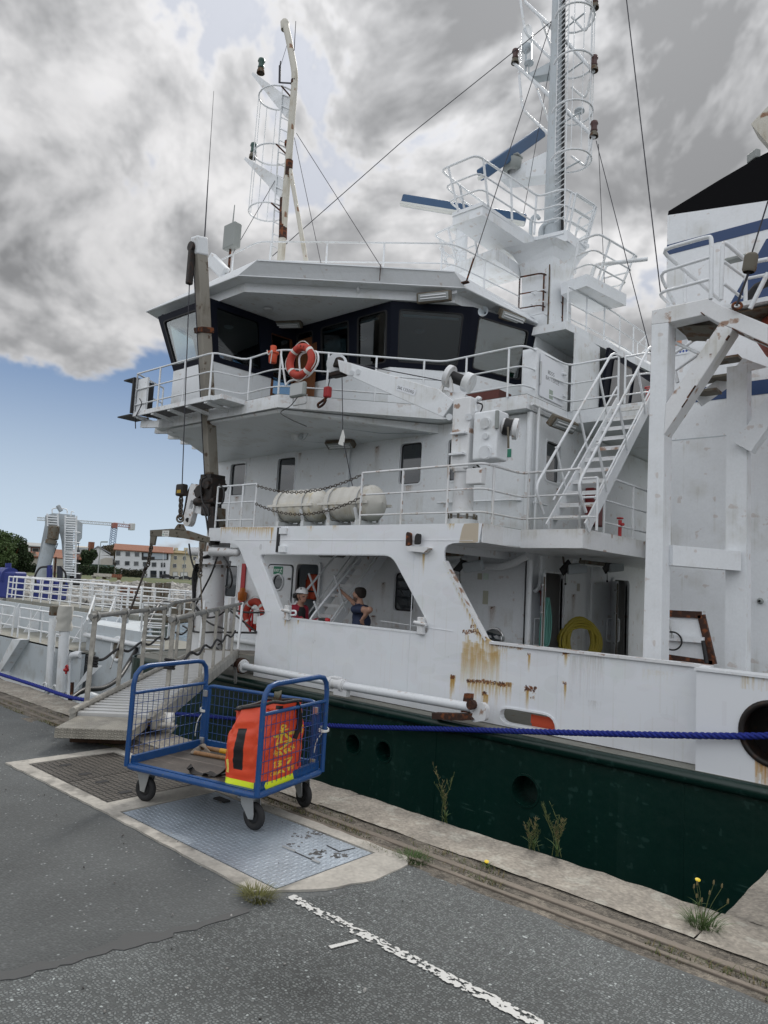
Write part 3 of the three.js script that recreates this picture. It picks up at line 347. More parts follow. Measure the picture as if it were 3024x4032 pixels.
  part(ship, 'added_fairlead_box', [box(fc.x, fc.y, HZ - .62, .9, .86, .02), box(fc.x, fc.y + .43, HZ - .47, .9, .02, .3), box(fc.x, fc.y - .43, HZ - .47, .9, .02, .3), box(fc.x - .45, fc.y, HZ - .47, .02, .86, .3), box(fc.x + .45, fc.y, HZ - .47, .02, .86, .3)], M.blackGrease);  // closed box added behind the hole to keep its inside dark
}
{ // decks
  part(ship, 'main_deck', slab([V(6, D0 + .006, SZ - .04), V(-15.6, D0 + .006, SZ - .3), V(-15.6, D0 + .006, -16.6), V(6, D0 + .006, -16.6)], down(.02)), M.deck);
  const plan = [[-13.2, SZ - .04], [-6.04, SZ - .04], [-6.0, -6.12], [-4.9, -6.05], [-4.84, -8.4], [-4.84, -16.6], [-16.9, -16.6], [-16.9, -7.4], [-13.2, -7.2]];
  part(ship, 'boat_deck', slab(poly2(plan, D1 - .004), down(.28)), M.white);
  part(ship, 'deck_fascia', [slab([V(-6.02, D1, SZ - .002), V(-6.02, D1, -6.12), V(-6.02, D1 - .3, -6.12), V(-6.02, D1 - .3, SZ - .002)], V(-.02, 0, 0)), slab([V(-6.01, D1, -6.10), V(-4.88, D1, -6.03), V(-4.88, D1 - .3, -6.03), V(-6.01, D1 - .3, -6.10)], V(0, 0, -.02)), slab([V(-4.87, D1, -6.04), V(-4.81, D1, -8.4), V(-4.81, D1 - .3, -8.4), V(-4.87, D1 - .3, -6.04)], V(-.02, 0, 0))], M.whiteRust);
  part(ship, 'added_deck_sheet', slab(poly2(plan.map(p => [p[0], p[1] - .03]), D1 + .002), down(.005)), M.addedDeckGrey);  // unseen dark sheet added so less light bounces up to the soffits
  // transverse frames under the boat deck
  for (const x of [-12.2, -10.9, -9.5, -8.2, -7.2]) part(ship, 'deck_beam', box(x, D1 - .35, -6.4, .05, .14, 2.6), M.white);
}
// rounded ship's window in a wall that faces +z or +x
function shipWindow(parent, c, w, h, ax = 'z', r = .1) {
  const q = (ww, hh, o) => { const p = ax === 'z' ? rectZ(c.x - ww / 2, c.x + ww / 2, c.y - hh / 2, c.y + hh / 2, c.z + o) : rectX(c.z - ww / 2, c.z + ww / 2, c.y - hh / 2, c.y + hh / 2, c.x + o); return roundPoly(p, r, 4); };
  const iv = t => ax === 'z' ? V(0, 0, -t) : V(-t, 0, 0);
  const win = sub(parent, 'window');
  part(win, 'frame', [slab(q(w + .07, h + .07, .012), iv(.10), [q(w, h, .012)])], M.white); part(win, 'gasket', slab(q(w - .002, h - .002, -.055), iv(.012), [q(w - .06, h - .06, -.055)]), M.dark); part(win, 'pane', slab(q(w - .05, h - .05, -.058), iv(.006)), M.darkGlass);
  return q(w + .03, h + .03, 0);
}
const midZ = (f, x0, x1, y0, y1, z) => { const a = Pz(f, x0, y0, z), b = Pz(f, x1, y1, z); return [V((a.x + b.x) / 2, (a.y + b.y) / 2, z), Math.abs(b.x - a.x), Math.abs(a.y - b.y)]; };
{ // boat-deck house
  const wins = [['A', 768, 846, 1400, 1582], ['A', 1048, 1142, 1366, 1562], ['B', 243, 355, 1172, 1388], ['B', 505, 590, 1148, 1370]].map(w => midZ(...w, WZ));
  const holes = wins.map(([c, w, h]) => shipWindow(ship, c, w * .96, h * .98, 'z', .09));
  part(ship, 'house_wall', slab(rectZ(-17.1, WX, D1, D2 - .3, WZ), inw(.06), holes), M.white, { label: 'white boat deck wall with four windows' });
  const a = Px('B', 1040, 1152, WX), b = Px('B', 1110, 1390, WX), hx = shipWindow(ship, V(WX, (a.y + b.y) / 2, (a.z + b.z) / 2), Math.abs(a.z - b.z), a.y - b.y, 'x', .09);
  part(ship, 'house_wall', slab(rectX(WZ - .06, -14, D1, D2 - .3, WX), V(-.06, 0, 0), [hx]), M.white);
  part(ship, 'corner_pipe', [cyl(V(WX - .05, D1, WZ + .05), V(WX - .05, D2 - .3, WZ + .05), .06), cyl(V(WX + .08, D1, WZ - .05), V(WX + .08, D2 - .2, WZ - .05), .03)], M.white);
  part(ship, 'wall_pipe', cyl(V(-11.6, D1, WZ + .06), V(-11.6, D2 - .3, WZ + .06), .04), M.white);
  part(ship, 'grab_rail', [tube([V(-8.9, 3.35, WZ + .08), V(-7.1, 3.35, WZ + .08), V(-6.95, 3.35, WZ)], .022), tube([V(WX + .07, 3.3, WZ), V(WX + .07, 3.3, -8.2)], .022)], M.white);
  part(ship, 'house_end', box(-17.07, (D1 + D2) / 2, -12, .06, D2 - D1 - .3, 8.6), M.white);
}
{ // main-deck house: wall facing the quay and the bulkhead that faces aft
  const dz = (f, x0, x1, yt, z, bot = D0 + .18) => { const a = Pz(f, x0, yt, z), b = Pz(f, x1, yt, z); return roundPoly(rectZ(a.x, b.x, bot, a.y, z), .12); };
  const d1 = dz('F', 428, 592, 368, WZ), d2 = dz('F', 622, 768, 366, WZ);
  const w1 = midZ('F', 146, 212, 376, 582, WZ), w2 = midZ('F', 1252, 1372, 422, 680, WZ);
  const h1 = shipWindow(ship, w1[0], w1[1], w1[2], 'z', .08), h2 = shipWindow(ship, w2[0], w2[1], w2[2], 'z', .1);
  part(ship, 'main_wall', slab(rectZ(-17.1, WX, D0, D1 - .25, WZ), inw(.06), [d1, d2, h1, h2]), M.white);
  const grow = (p, s) => { const c = V(0, 0, 0); p.forEach(q => c.add(q)); c.multiplyScalar(1 / p.length); return p.map(q => V(q.x + Math.sign(q.x - c.x) * s, q.y + Math.sign(q.y - c.y) * s, q.z)); };
  const door = sub(ship, 'exit_door', 'white weathertight door with a round window');
  { const c = Pz('F', 496, 485, WZ), n = lift(c, 0, 0, .03); const lf = grow(d1, -.02).map(p => lift(p, 0, 0, .03));
    part(door, 'leaf', slab(lf, inw(.06), [circle(n, .19, 'z', 24)]), M.white); part(door, 'seal', slab(grow(d1, .012).map(p => lift(p, 0, 0, .005)), inw(.03), [grow(d1, -.03).map(p => lift(p, 0, 0, .005))]), M.dark);
    part(door, 'porthole_ring', torus(lift(n, 0, 0, .01), .20, .025, V(0, 0, 1)), M.white); part(door, 'porthole_pane', slab(circle(lift(n, 0, 0, -.01), .19, 'z', 24), inw(.01)), M.darkGlass);
    const sg = Pz('F', 497, 408, WZ), tx = canvasTex(256, 160, (g, W, H) => { g.fillStyle = '#1f7d5c'; g.fillRect(0, 0, W, H); g.fillStyle = '#f2f5f2'; g.font = 'bold 74px sans-serif'; g.fillText('EXIT', 14, 106, 150); g.beginPath(); g.arc(216, 38, 11, 0, 7); g.fill(); g.lineWidth = 12; g.lineCap = 'round'; g.strokeStyle = '#f2f5f2'; for (const l of [[208, 56, 196, 92], [208, 56, 232, 66], [206, 58, 184, 70], [196, 92, 216, 108], [216, 108, 212, 136], [196, 92, 184, 112], [184, 112, 168, 116]]) { g.beginPath(); g.moveTo(l[0], l[1]); g.lineTo(l[2], l[3]); g.stroke(); } });
    part(door, 'exit_sign', new THREE.PlaneGeometry(.36, .20).translate(sg.x, sg.y, WZ + .036), std(0xffffff, .5, 0, { map: tx }), { uv: true, label: 'green EXIT sign' });
    for (const y of [.5, 1.6]) part(door, 'hinge', rbox(c.x + .42, y, WZ + .045, .09, .05, .03, .01), M.dirtySteel); }
  part(ship, 'door_frame', slab(grow(d2, .06).map(p => lift(p, 0, 0, .06)), inw(.12), [d2.map(p => lift(p, 0, 0, .06))]), M.white);
  const c2 = d2.reduce((s, p) => s.add(p), V(0, 0, 0)).multiplyScalar(1 / d2.length);
  part(ship, 'locker', [box(c2.x, 1, WZ - .9, 1.4, 2.9, .04), box(c2.x - .65, 1, WZ - .5, .04, 2.9, .8), box(c2.x + .65, 1, WZ - .5, .04, 2.9, .8), box(c2.x, 2.4, WZ - .5, 1.4, .04, .8), box(c2.x, D0, WZ - .5, 1.4, .04, .8)], M.grey);
  // aft-facing bulkhead with two open doors
  const dx = (x0, x1, yt) => { const a = Px('G', x0, yt, WX), b = Px('G', x1, yt + 25, WX); return roundPoly(rectX(a.z, b.z, D0 + .16, 2.0, WX), .12); };
  const e1 = dx(545, 648, 312), e2 = dx(890, 966, 350);
  part(ship, 'aft_bulkhead', slab(rectX(WZ, -16.4, D0, D1 - .25, WX), V(-.06, 0, 0), [e1, e2]), M.white);
  for (const e of [e1, e2]) {
    const zs = e.map(p => p.z), z0 = Math.max(...zs), z1 = Math.min(...zs), gx = e.map(p => V(WX + .05, p.y + Math.sign(p.y - 1) * .05, p.z + Math.sign(p.z - (z0 + z1) / 2) * .05));
    part(ship, 'door_frame', slab(gx, V(-.1, 0, 0), [e.map(p => lift(p, .05, 0, 0))]), M.white);
    part(ship, 'store_pipe', [cyl(V(WX - .6, D0, z0 - .25), V(WX - .6, 2.3, z0 - .25), .05), tube([V(WX - .7, 2.2, z0 - .1), V(WX - .7, 1.7, z0 - .35), V(WX - .7, D0, z0 - .45)], .06, .2)], M.grey); part(ship, 'store_room', [box(WX - 1.2, 1, (z0 + z1) / 2, .04, 2.8, z0 - z1 + .8), box(WX - .66, 1, z0 + .3, 1.1, 2.8, .04), box(WX - .66, 1, z1 - .3, 1.1, 2.8, .04), box(WX - .66, 2.35, (z0 + z1) / 2, 1.1, .04, z0 - z1 + .8)], M.roomGrey);
    const d = sub(ship, 'open_door', 'white weathertight door standing open');                     // leaf swung out at right angles to the bulkhead
    const o = V(WX + .02, 0, z0 + .03), dd = V(.53, 0, .85), at = (t, y, s = 0) => V(o.x + dd.x * t - dd.z * s, y, o.z + dd.z * t + dd.x * s);
    part(d, 'leaf', beam(at(0, .9), at(.7, .9), 2.1, .05, V(0, 1, 0)), M.white); part(d, 'edge_seal', beam(at(.702, -.1), at(.702, 1.9), .02, .03, dd), M.dirtySteel);
    for (const y of [.1, .6, 1.25, 1.75]) part(d, 'dog_clip', cyl(at(.58, y, .03), at(.76, y, .03), .02), M.galv);
    part(d, 'handle', tube([at(.25, .62, .03), at(.25, .62, .13), at(.25, 1.12, .13), at(.25, 1.12, .03)], .014, .04), M.white); part(d, 'handle', tube([at(.25, .62, -.03), at(.25, .62, -.13), at(.25, 1.12, -.13), at(.25, 1.12, -.03)], .014, .04), M.white);
  }
  for (const b of [cyl(V(WX + .1, D0, WZ + .12), V(WX + .1, 2.2, WZ + .12), .055), cyl(V(WX + .06, D0, -10.3), V(WX + .06, 2.2, -10.3), .03), tube([V(-9, 2.05, WZ + .2), V(-7.1, 2.05, WZ + .2), V(-6.65, 2.28, WZ + .2)], .075, .3), tube([V(WX + .15, 2.3, -7.9), V(WX + .15, 1.7, -7.9), V(WX + .04, 1.62, -7.9)], .04, .15), tube([V(WX + .08, .35, WZ), V(WX + .08, .35, -8.1)], .04), tube([V(WX + .08, .3, -9.4), V(WX + .08, .3, -11.2)], .045)]) part(ship, 'wall_pipe', b, M.white);
  part(ship, 'wall_pipe', tube([V(-16.5, D0 + .28, WZ + .1), V(-7, D0 + .28, WZ + .1)], .075), M.white);
  const val = sub(ship, 'hydrant_valve'); part(val, 'body', tube([V(WX + .06, 1.65, -7.95), V(WX + .16, 1.62, -7.95), V(WX + .16, 1.36, -7.95)], .024), std(lin(.16, .02, .02), .6)); part(val, 'wheel', torus(V(WX + .2, 1.7, -7.95), .06, .012, V(1, .3, 0), 16, 6), M.red);
  const p0 = Pz('G', 350, 640, -6.6); const cab = sub(ship, 'deck_locker'); part(cab, 'body', rbox(-7.35, .08, -7.25, 1.1, .86, .7, .02), M.white); part(cab, 'lid', rbox(-7.35, .53, -7.25, 1.16, .04, .76, .012), M.white);
  // small notices on the wall
  const note = (c, w, h, col, ax = 'z') => part(ship, 'notice', ax === 'z' ? box(c.x, c.y, WZ + .008, w, h, .008) : box(WX + .008, c.y, c.z, .008, h, w), std(col, .6));
  note(Pz('G', 268, 338, WZ), .12, .12, 0xd8e6dc); note(Pz('G', 238, 338, WZ), .1, .12, 0xb9b6a6); note(Pz('G', 266, 442, WZ), .12, .26, 0xb8b7a5); note(Px('G', 660, 352, WX), .12, .12, 0xd8e6dc, 'x'); note(Px('G', 722, 392, WX), .12, .16, 0xbdb8ae, 'x'); note(Pz('F', 604, 448, WZ), .1, .06, 0x777777);
  const lamp = (c, ry) => { const l = sub(ship, 'passage_light'); part(l, 'housing', rbox(c.x, c.y, c.z, .75, .07, .16, .03, ry), M.dirtySteel); part(l, 'tube_cover', rbox(c.x, c.y - .045, c.z, .68, .04, .12, .02, ry), M.lampGlass); };
  // bracketed work lights under the boat deck
  const work = (c, ry, word) => { const l = sub(ship, 'work_light', 'grey work light on a bracket under the deck'), q = (x, y, z) => V(c.x + x * Math.cos(ry) + z * Math.sin(ry), c.y + y, c.z - x * Math.sin(ry) + z * Math.cos(ry)); part(l, 'housing', rbeam(q(-.2, -.03, 0), q(.2, .03, 0), .2, .14, V(0, 1, .3), .03), M.grey); part(l, 'visor', beam(q(-.16, .1, .05), q(-.34, -.1, .05), .03, .2, V(1, 0, 0)), M.dark); part(l, 'bracket', [cyl(q(-.3, .25, 0), q(-.25, -.02, 0), .02), cyl(q(.1, .25, -.05), q(.1, .05, -.05), .02)], M.dirtySteel); part(l, 'pull_cord', [cyl(q(-.26, -.1, .05), q(-.25, -.3, .05), .008, .008, 5), ball(q(-.25, -.32, .05), .025, 6)], M.dark); };
  work(Pz('G', 205, 288, -7.2), .1); work(Px('G', 715, 298, WX + .4), .9); work(Px('G', 905, 292, WX + .3), 1.1);
  part(ship, 'notice', [box(...Object.values(Pz('B', 830, 1222, WZ + .01)), .14, .16, .008)], std(lin(.03, .22, .14), .5), { label: 'small green notice beside the davit' });
  lamp(V(-7.6, 2.2, -6.2), 0); lamp(V(-5.9, 2.22, -8.6), 1.5); lamp(V(-11.2, 2.18, -6.9), 0);
}

// ---------------------------------------------------------------- the ship: railings, stairs, bridge
function railing(parent, path, o = {}) {                 // path: points at deck level; o.h heights of the rails, o.posts list of distances or spacing
  const { h = [.96, .56, .19], r = .021, gap = 1.05, mat = M.white, lean = null, flare = null, label, end = 'post', f = .14, posts } = o;
  const g = sub(parent, 'railing', label), L = [0]; for (let i = 1; i < path.length; i++) L.push(L[i - 1] + path[i].distanceTo(path[i - 1])); const T = L[L.length - 1];
  const at = s => { let i = 1; while (i < path.length - 1 && L[i] < s) i++; return path[i - 1].clone().lerp(path[i], (s - L[i - 1]) / (L[i] - L[i - 1])); };
  const up = (p, y) => flare ? V(p.x + (p.x - flare[0]) * flare[2] * y, p.y + y, p.z + (p.z - flare[1]) * flare[2] * y) : lean ? V(p.x + lean.x * y, p.y + y, p.z + lean.z * y) : lift(p, 0, y, 0);
  h.forEach((y, i) => part(g, i ? 'mid_rail' : 'top_rail', tube(path.map(p => up(p, y)), i ? r * .8 : r, f), mat));
  const ps = posts || (() => { const n = Math.max(1, Math.round(T / gap)); return [...Array(n + 1)].map((_, k) => T * k / n); })();
  ps.forEach(s => { const p = at(Math.min(T, s)); part(g, 'post', cyl(lift(p, 0, -.02, 0), up(p, h[0]), r * 1.05, r * 1.05, 8), mat); });
  return g;
}
// boat deck railings and the chains across the raft's gap
railing(ship, [V(-13.1, D1, SZ - .12), V(-11.75, D1, SZ - .12)], { h: [.92, .55, .17], gap: .5 });
railing(ship, [V(-8.72, D1, SZ - .1), V(-6.12, D1, SZ - .1), V(-6.08, D1, -6.2), V(-4.98, D1, -6.13)], { mat: M.whiteRust, gap: .95 });
railing(ship, [V(-4.98, D1, -6.13), V(-4.70, D1, -6.13)], { gap: .3, h: [.8, .5, .19] });
railing(ship, [V(-4.93, D1, -6.9), V(-4.93, D1, -10.5)], { gap: 1.2 });
{
  const chain = (a, b, sag) => { const g = sub(ship, 'barrier_chain'), n = 44, gs = []; for (let i = 0; i < n; i++) { const q = t => a.clone().lerp(b, t).add(V(0, -sag * 4 * t * (1 - t), 0)), p = q((i + .5) / n), d = q((i + .9) / n).sub(q((i + .1) / n)).normalize(), t = new THREE.TorusGeometry(.026, .0075, 5, 8); t.scale(1.45, 1, 1); t.applyQuaternion(new THREE.Quaternion().setFromUnitVectors(V(1, 0, 0), d)); if (i % 2) t.applyQuaternion(new THREE.Quaternion().setFromAxisAngle(d, Math.PI / 2)); gs.push(t.translate(p.x, p.y, p.z)); } part(g, 'links', gs, M.chain); };
  chain(V(-11.72, D1 + .88, SZ - .1), V(-8.74, D1 + .92, SZ - .08), .22); chain(V(-11.72, D1 + .5, SZ - .1), V(-8.74, D1 + .50, SZ - .08), .26);
}
// ship's stairs: treads run along x, the flight climbs away from the quay
function stairs(name, x0, x1, z0, y0, z1, y1, n, label, rails = true) {
  const g = sub(ship, name, label), dz = (z1 - z0) / n, dy = (y1 - y0) / n;
  for (const x of [x0, x1]) part(g, 'stringer', beam(V(x, y0 + .02, z0), V(x, y1, z1), .028, .2, V(1, 0, 0)), M.white);
  for (let i = 1; i < n; i++) part(g, 'tread', [box((x0 + x1) / 2, y0 + dy * i, z0 + dz * i, x1 - x0 - .03, .022, .2), box((x0 + x1) / 2, y0 + dy * i - .03, z0 + dz * i + .09, x1 - x0 - .03, .05, .015)], M.whiteRust);
  if (rails) for (const x of [x0 - .03, x1 + .03]) { const inside = z0 > SZ - .3, top = inside ? [V(x, y0 + .3, z0 - .2), V(x, y0 + 1.15, z0 - .2), V(x, y1 - .05, z1 + .75)] : [V(x, y0 + .25, z0 + .1), V(x, y0 + .62, z0 + .42), V(x, y1 + .92, z1 + .25), V(x, y1 + .95, z1 - .2)]; part(g, 'handrail', tube(top, .024, .2), M.white); part(g, 'mid_rail', tube([V(x, y0 + .5, z0 - .2), inside ? V(x, y1 - .05, z1 + .3) : V(x, y1 + .3, z1)], .017), M.white); for (const t of inside ? [.3, .5] : [.25, .55, .85]) part(g, 'rail_post', cyl(V(x, y0 + (y1 - y0) * t, z0 + (z1 - z0) * t), V(x, y0 + (y1 - y0) * t + .72, z0 + (z1 - z0) * t + .42), .021), M.white); }
}
stairs('bridge_stairs', -5.52, -4.86, -6.12, D1, -8.75, D2, 12, 'white steel stairs from boat deck to bridge');
stairs('passage_stairs', -10.85, -10.17, -5.12, D0, -7.62, 2.38, 13, 'white steel stairs inside the side passage');

{ // bridge deck
  const plan = [[-15.6, -4.95], [-12.5, -5.0], [-11.1, -4.98], [-8.72, -7.42], [-6.75, -7.42], [-6.7, -9.0], [-4.95, -8.95], [-4.95, -16.6], [-17.25, -16.6], [-17.25, -7.7]];
  part(ship, 'bridge_deck', slab(poly2(plan, D2), down(.27)), M.white, { label: 'white bridge deck overhanging the boat deck' });
  part(ship, 'added_deck_sheet', slab(poly2(plan, D2 + .008), down(.005)), M.addedDeckGrey);  // second added sheet, dark to cut bounce onto the roof soffit
  // sloping plating under the wing
  part(ship, 'wing_soffit', [hexa([V(-15.2, 5.05, -5.05), V(-11.15, 5.05, -5.05), V(-9.0, 5.05, -7.75), V(-17.0, 5.05, -7.75)], [V(-15.2, 5.0, -5.15), V(-11.2, 4.99, -5.1), V(-9.0, 4.86, -7.72), V(-17.0, 4.80, -7.72)])], M.white);
  const wk = sub(ship, 'wing_walkway', 'grated walkway outside the bridge wing');
  M.grateDark = std(lin(.10, .10, .10), .7, .3);
  const bars = []; for (let z = -4.40; z > -4.98; z -= .045) bars.push(box(-14.05, D2 - .02, z, 3.0, .03, .008)); for (let x = -15.5; x < -12.6; x += .12) bars.push(box(x, D2 - .022, -4.68, .006, .02, .6)); part(wk, 'grating', bars, M.grateDark);
  part(wk, 'edge_beam', [beam(V(-15.62, D2 - .04, -4.33), V(-12.5, D2 - .04, -4.33), .1, .04, V(0, 1, 0)), beam(V(-12.5, D2 - .04, -4.33), V(-12.35, D2 - .04, -5.0), .1, .04, V(0, 1, 0)), box(-12.45, D2 - .03, -4.7, .5, .1, .62)], M.white);
  for (let i = 0; i < 5; i++) part(wk, 'support_beam', beam(V(-15.5 + i * .7, D2 - .1, -4.34), V(-15.6 + i * .7, D2 - .14, -5.0), .09, .06, V(1, 0, 0)), M.white);
  // stepped brackets along the forward edge of the wing
  for (let i = 0; i < 6; i++) { const t = i / 5.2, x = mix(-15.55, -17.2, t), z = mix(-4.6, -7.6, t); part(ship, 'wing_bracket', [beam(V(x - .12, D2 - .22, z), V(x + .7, D2 - .3, z), .08, .16, V(0, 0, 1))], M.white); }
  railing(ship, [V(-15.6, D2, -4.33), V(-12.55, D2, -4.36), V(-12.4, D2, -5.05), V(-11.46, D2, -4.99), V(-11.1, D2, -5.05), V(-8.75, D2, -7.4), V(-6.82, D2, -7.38), V(-6.68, D2, -8.95), V(-5.6, D2, -8.92)], { gap: 1.0, f: .2 });
  railing(ship, [V(-15.6, D2, -4.33), V(-16.2, D2, -5.4)], { gap: .6 });
  railing(ship, [V(-5.5, D2, -9.0), V(-5.0, D2, -9.0), V(-5.0, D2, -12)], { gap: 1.1 });
  part(ship, 'gutter_pipe', tube([V(-6.68, D2 - .18, -7.5), V(-6.62, D2 - .2, -8.9)], .035), M.white);
}
// wheelhouse walls: foot, sill and eave of each panel
const foot = [[-15.55, -5.25], [-14.0, -5.25], [-13.8, -7.75], [-10.6, -7.8], [-9.35, -9.02], [-8.75, -10.8]], eave = [[-16.13, -5.02], [-14.02, -5.02], [-13.75, -7.52], [-10.45, -7.55], [-9.07, -8.85], [-8.44, -10.72]];
const SILL = 6.6, EAVE = 8.06;
{
  const wh = sub(ship, 'wheelhouse', 'wheelhouse with dark navy window band under a wide white roof');
  const wp = (i, t, y) => { const s = (y - SILL) / (EAVE - SILL), a = foot[i], b = foot[i + 1], c = eave[i], d = eave[i + 1], x0 = mix(a[0], c[0], s), z0 = mix(a[1], c[1], s), x1 = mix(b[0], d[0], s), z1 = mix(b[1], d[1], s); return V(mix(x0, x1, t), y, mix(z0, z1, t)); };
  const cen = V(-12.5, 7, -11);
  const inwd = (i, k) => { const a = wp(i, 0, 7), b = wp(i, 1, 7), n = V(b.z - a.z, 0, a.x - b.x).normalize(); if (n.dot(cen.clone().sub(a)) < 0) n.negate(); return n.multiplyScalar(k); };
  const flat = (i, p) => p;                                // panels are near planar
  const pane = (i, t0, t1, y0 = SILL + .12, y1 = EAVE - .16) => roundPoly([wp(i, t0, y0), wp(i, t1, y0), wp(i, t1, y1), wp(i, t0, y1)], .09);
  const panes = [[0, .08, .92], [1, .08, .56], [2, .03, .22], [2, .30, .60], [2, .68, .97], [3, .10, .90], [4, .10, .88]];
  M.skyBoostGlass = new THREE.MeshPhysicalMaterial({ color: lin(.74, .82, .83), roughness: .03, transmission: 1, thickness: 0, ior: 2.3, side: THREE.DoubleSide });  // paler, more mirroring glass to stand in for sky reflections in the end panes
  M.bridgeGlass = new THREE.MeshPhysicalMaterial({ color: lin(.38, .47, .5), roughness: .03, transmission: 1, thickness: 0, ior: 1.5, side: THREE.DoubleSide });
  for (let i = 0; i < 5; i++) {
    const o = [wp(i, 0, SILL), wp(i, 1, SILL), wp(i, 1, EAVE), wp(i, 0, EAVE)], hs = panes.filter(p => p[0] === i).map(p => pane(...p));
    if (i === 1) hs.push(roundPoly([wp(1, .70, SILL - .0), wp(1, .97, SILL), wp(1, .97, 7.75), wp(1, .70, 7.75)], .02));
    part(wh, 'window_band', slab(o, inwd(i, .07), hs), M.navy);
    panes.filter(p => p[0] === i).forEach(p => { const w = sub(wh, 'window'); const q = pane(...p), v = inwd(i, .03); part(w, 'pane', slab(q.map(a => a.clone().add(v)), inwd(i, .006)), i === 0 || i === 4 ? M.skyBoostGlass : M.bridgeGlass); const dn = pane(p[0], p[1] + .015, p[2] - .015, SILL + .145, EAVE - .185); part(w, 'frame', slab(q.map(a => a.clone().addScaledVector(inwd(i, 1), -.008)), inwd(i, .03), [dn.map(a => a.clone().addScaledVector(inwd(i, 1), -.008))]), M.dark); });
    const lo = y => [V(foot[i][0], y, foot[i][1]), V(foot[i + 1][0], y, foot[i + 1][1])];
    if (i !== 1) part(wh, 'lower_wall', slab([...lo(D2), ...lo(SILL).reverse()], inwd(i, .06)), M.white);
    else { const a = V(...[foot[1][0], D2, foot[1][1]]), b = V(foot[2][0], D2, foot[2][1]), m = a.clone().lerp(b, .68); part(wh, 'lower_wall', slab([a, m, lift(m, 0, SILL - D2, 0), lift(a, 0, SILL - D2, 0)], inwd(1, .06)), M.white); }
  }
  // far side and front
  const fe = [[-16.13, -5.02], [-17.3, -9], [-17.3, -16.8]], ff = [[-15.55, -5.25], [-16.9, -9], [-16.9, -16.6]];
  for (let i = 0; i < 2; i++) { const q = (s, y) => V(mix(ff[i + s][0], fe[i + s][0], (y - SILL) / (EAVE - SILL)), y, mix(ff[i + s][1], fe[i + s][1], (y - SILL) / (EAVE - SILL))); const l = (t, y) => q(0, y).lerp(q(1, y), t); part(wh, 'front_band', slab([l(0, SILL), l(1, SILL), l(1, EAVE), l(0, EAVE)], V(.06, 0, 0), [0, 1, 2].map(k => roundPoly([l(k / 3 + .05, SILL + .12), l(k / 3 + .29, SILL + .12), l(k / 3 + .29, EAVE - .15), l(k / 3 + .05, EAVE - .15)], .06))), M.navy); part(wh, 'front_glass', slab([l(.02, SILL + .05), l(.98, SILL + .05), l(.98, EAVE - .08), l(.02, EAVE - .08)].map(p => lift(p, .03, 0, 0)), V(.005, 0, 0)), M.skyBoostGlass); part(wh, 'front_wall', slab([V(ff[i][0], D2, ff[i][1]), V(ff[i + 1][0], D2, ff[i + 1][1]), V(ff[i + 1][0], SILL, ff[i + 1][1]), V(ff[i][0], SILL, ff[i][1])], V(.06, 0, 0)), M.white); }
  part(wh, 'back_wall', [slab([V(-8.7, D2, -10.8), V(-8.7, D2, -16.6), V(-8.44, EAVE, -16.6), V(-8.44, EAVE, -10.72)], V(-.06, 0, 0)), box(-12.8, 6.7, -16.6, 8.2, 2.7, .06)], M.white);
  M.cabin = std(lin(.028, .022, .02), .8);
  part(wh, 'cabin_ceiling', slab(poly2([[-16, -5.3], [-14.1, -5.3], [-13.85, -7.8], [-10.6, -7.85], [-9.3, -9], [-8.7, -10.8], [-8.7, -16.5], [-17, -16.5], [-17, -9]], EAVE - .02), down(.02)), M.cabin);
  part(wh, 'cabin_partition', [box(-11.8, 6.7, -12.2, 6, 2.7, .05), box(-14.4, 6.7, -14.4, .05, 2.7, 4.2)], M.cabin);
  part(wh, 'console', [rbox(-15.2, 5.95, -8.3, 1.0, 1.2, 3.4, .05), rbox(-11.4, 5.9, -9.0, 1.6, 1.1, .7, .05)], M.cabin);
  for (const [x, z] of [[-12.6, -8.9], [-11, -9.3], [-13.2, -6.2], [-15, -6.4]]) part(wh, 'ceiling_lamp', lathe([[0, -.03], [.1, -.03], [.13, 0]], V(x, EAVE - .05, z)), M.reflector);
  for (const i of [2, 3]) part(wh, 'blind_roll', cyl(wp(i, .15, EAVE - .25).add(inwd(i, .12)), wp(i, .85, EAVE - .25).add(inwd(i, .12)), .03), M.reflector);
  // door to the wing
  const door = sub(wh, 'wing_door', 'varnished wooden door frame with glass to the wing'), dp = (t, y) => wp(1, t, Math.max(SILL, y)).setY(y).add(y < SILL ? V(0, 0, 0) : V(0, 0, 0));
  const ff2 = (t, y) => { const a = V(foot[1][0], y, foot[1][1]), b = V(foot[2][0], y, foot[2][1]); return y < SILL ? a.lerp(b, t) : wp(1, t, y); };
  part(door, 'frame', [beam(ff2(.70, D2), ff2(.70, SILL), .05, .1, V(1, 0, 0)), beam(ff2(.70, SILL), ff2(.70, 7.78), .05, .1, V(1, 0, 0)), beam(ff2(.97, D2), ff2(.97, SILL), .05, .1, V(1, 0, 0)), beam(ff2(.97, SILL), ff2(.97, 7.78), .05, .1, V(1, 0, 0)), beam(ff2(.70, 7.78), ff2(.97, 7.78), .08, .06, V(0, 1, 0))], M.wood);
  part(door, 'glass', slab([ff2(.71, SILL), ff2(.96, SILL), ff2(.96, 7.74), ff2(.71, 7.74)].map(p => lift(p, -.05, 0, 0)), V(-.006, 0, 0)), M.bridgeGlass);
  const dw = sub(wh, 'open_door', 'varnished wooden door leaf standing open'); part(dw, 'leaf', [box(-13.3, 6.6, -7.62, .75, 2.3, .04)], M.wood);
  const sg = wp(1, .6, SILL).setY(SILL - .13); part(wh, 'warning_sign', box(sg.x + .035, sg.y, sg.z, .01, .13, .3), std(lin(.5, .03, .04), .5));
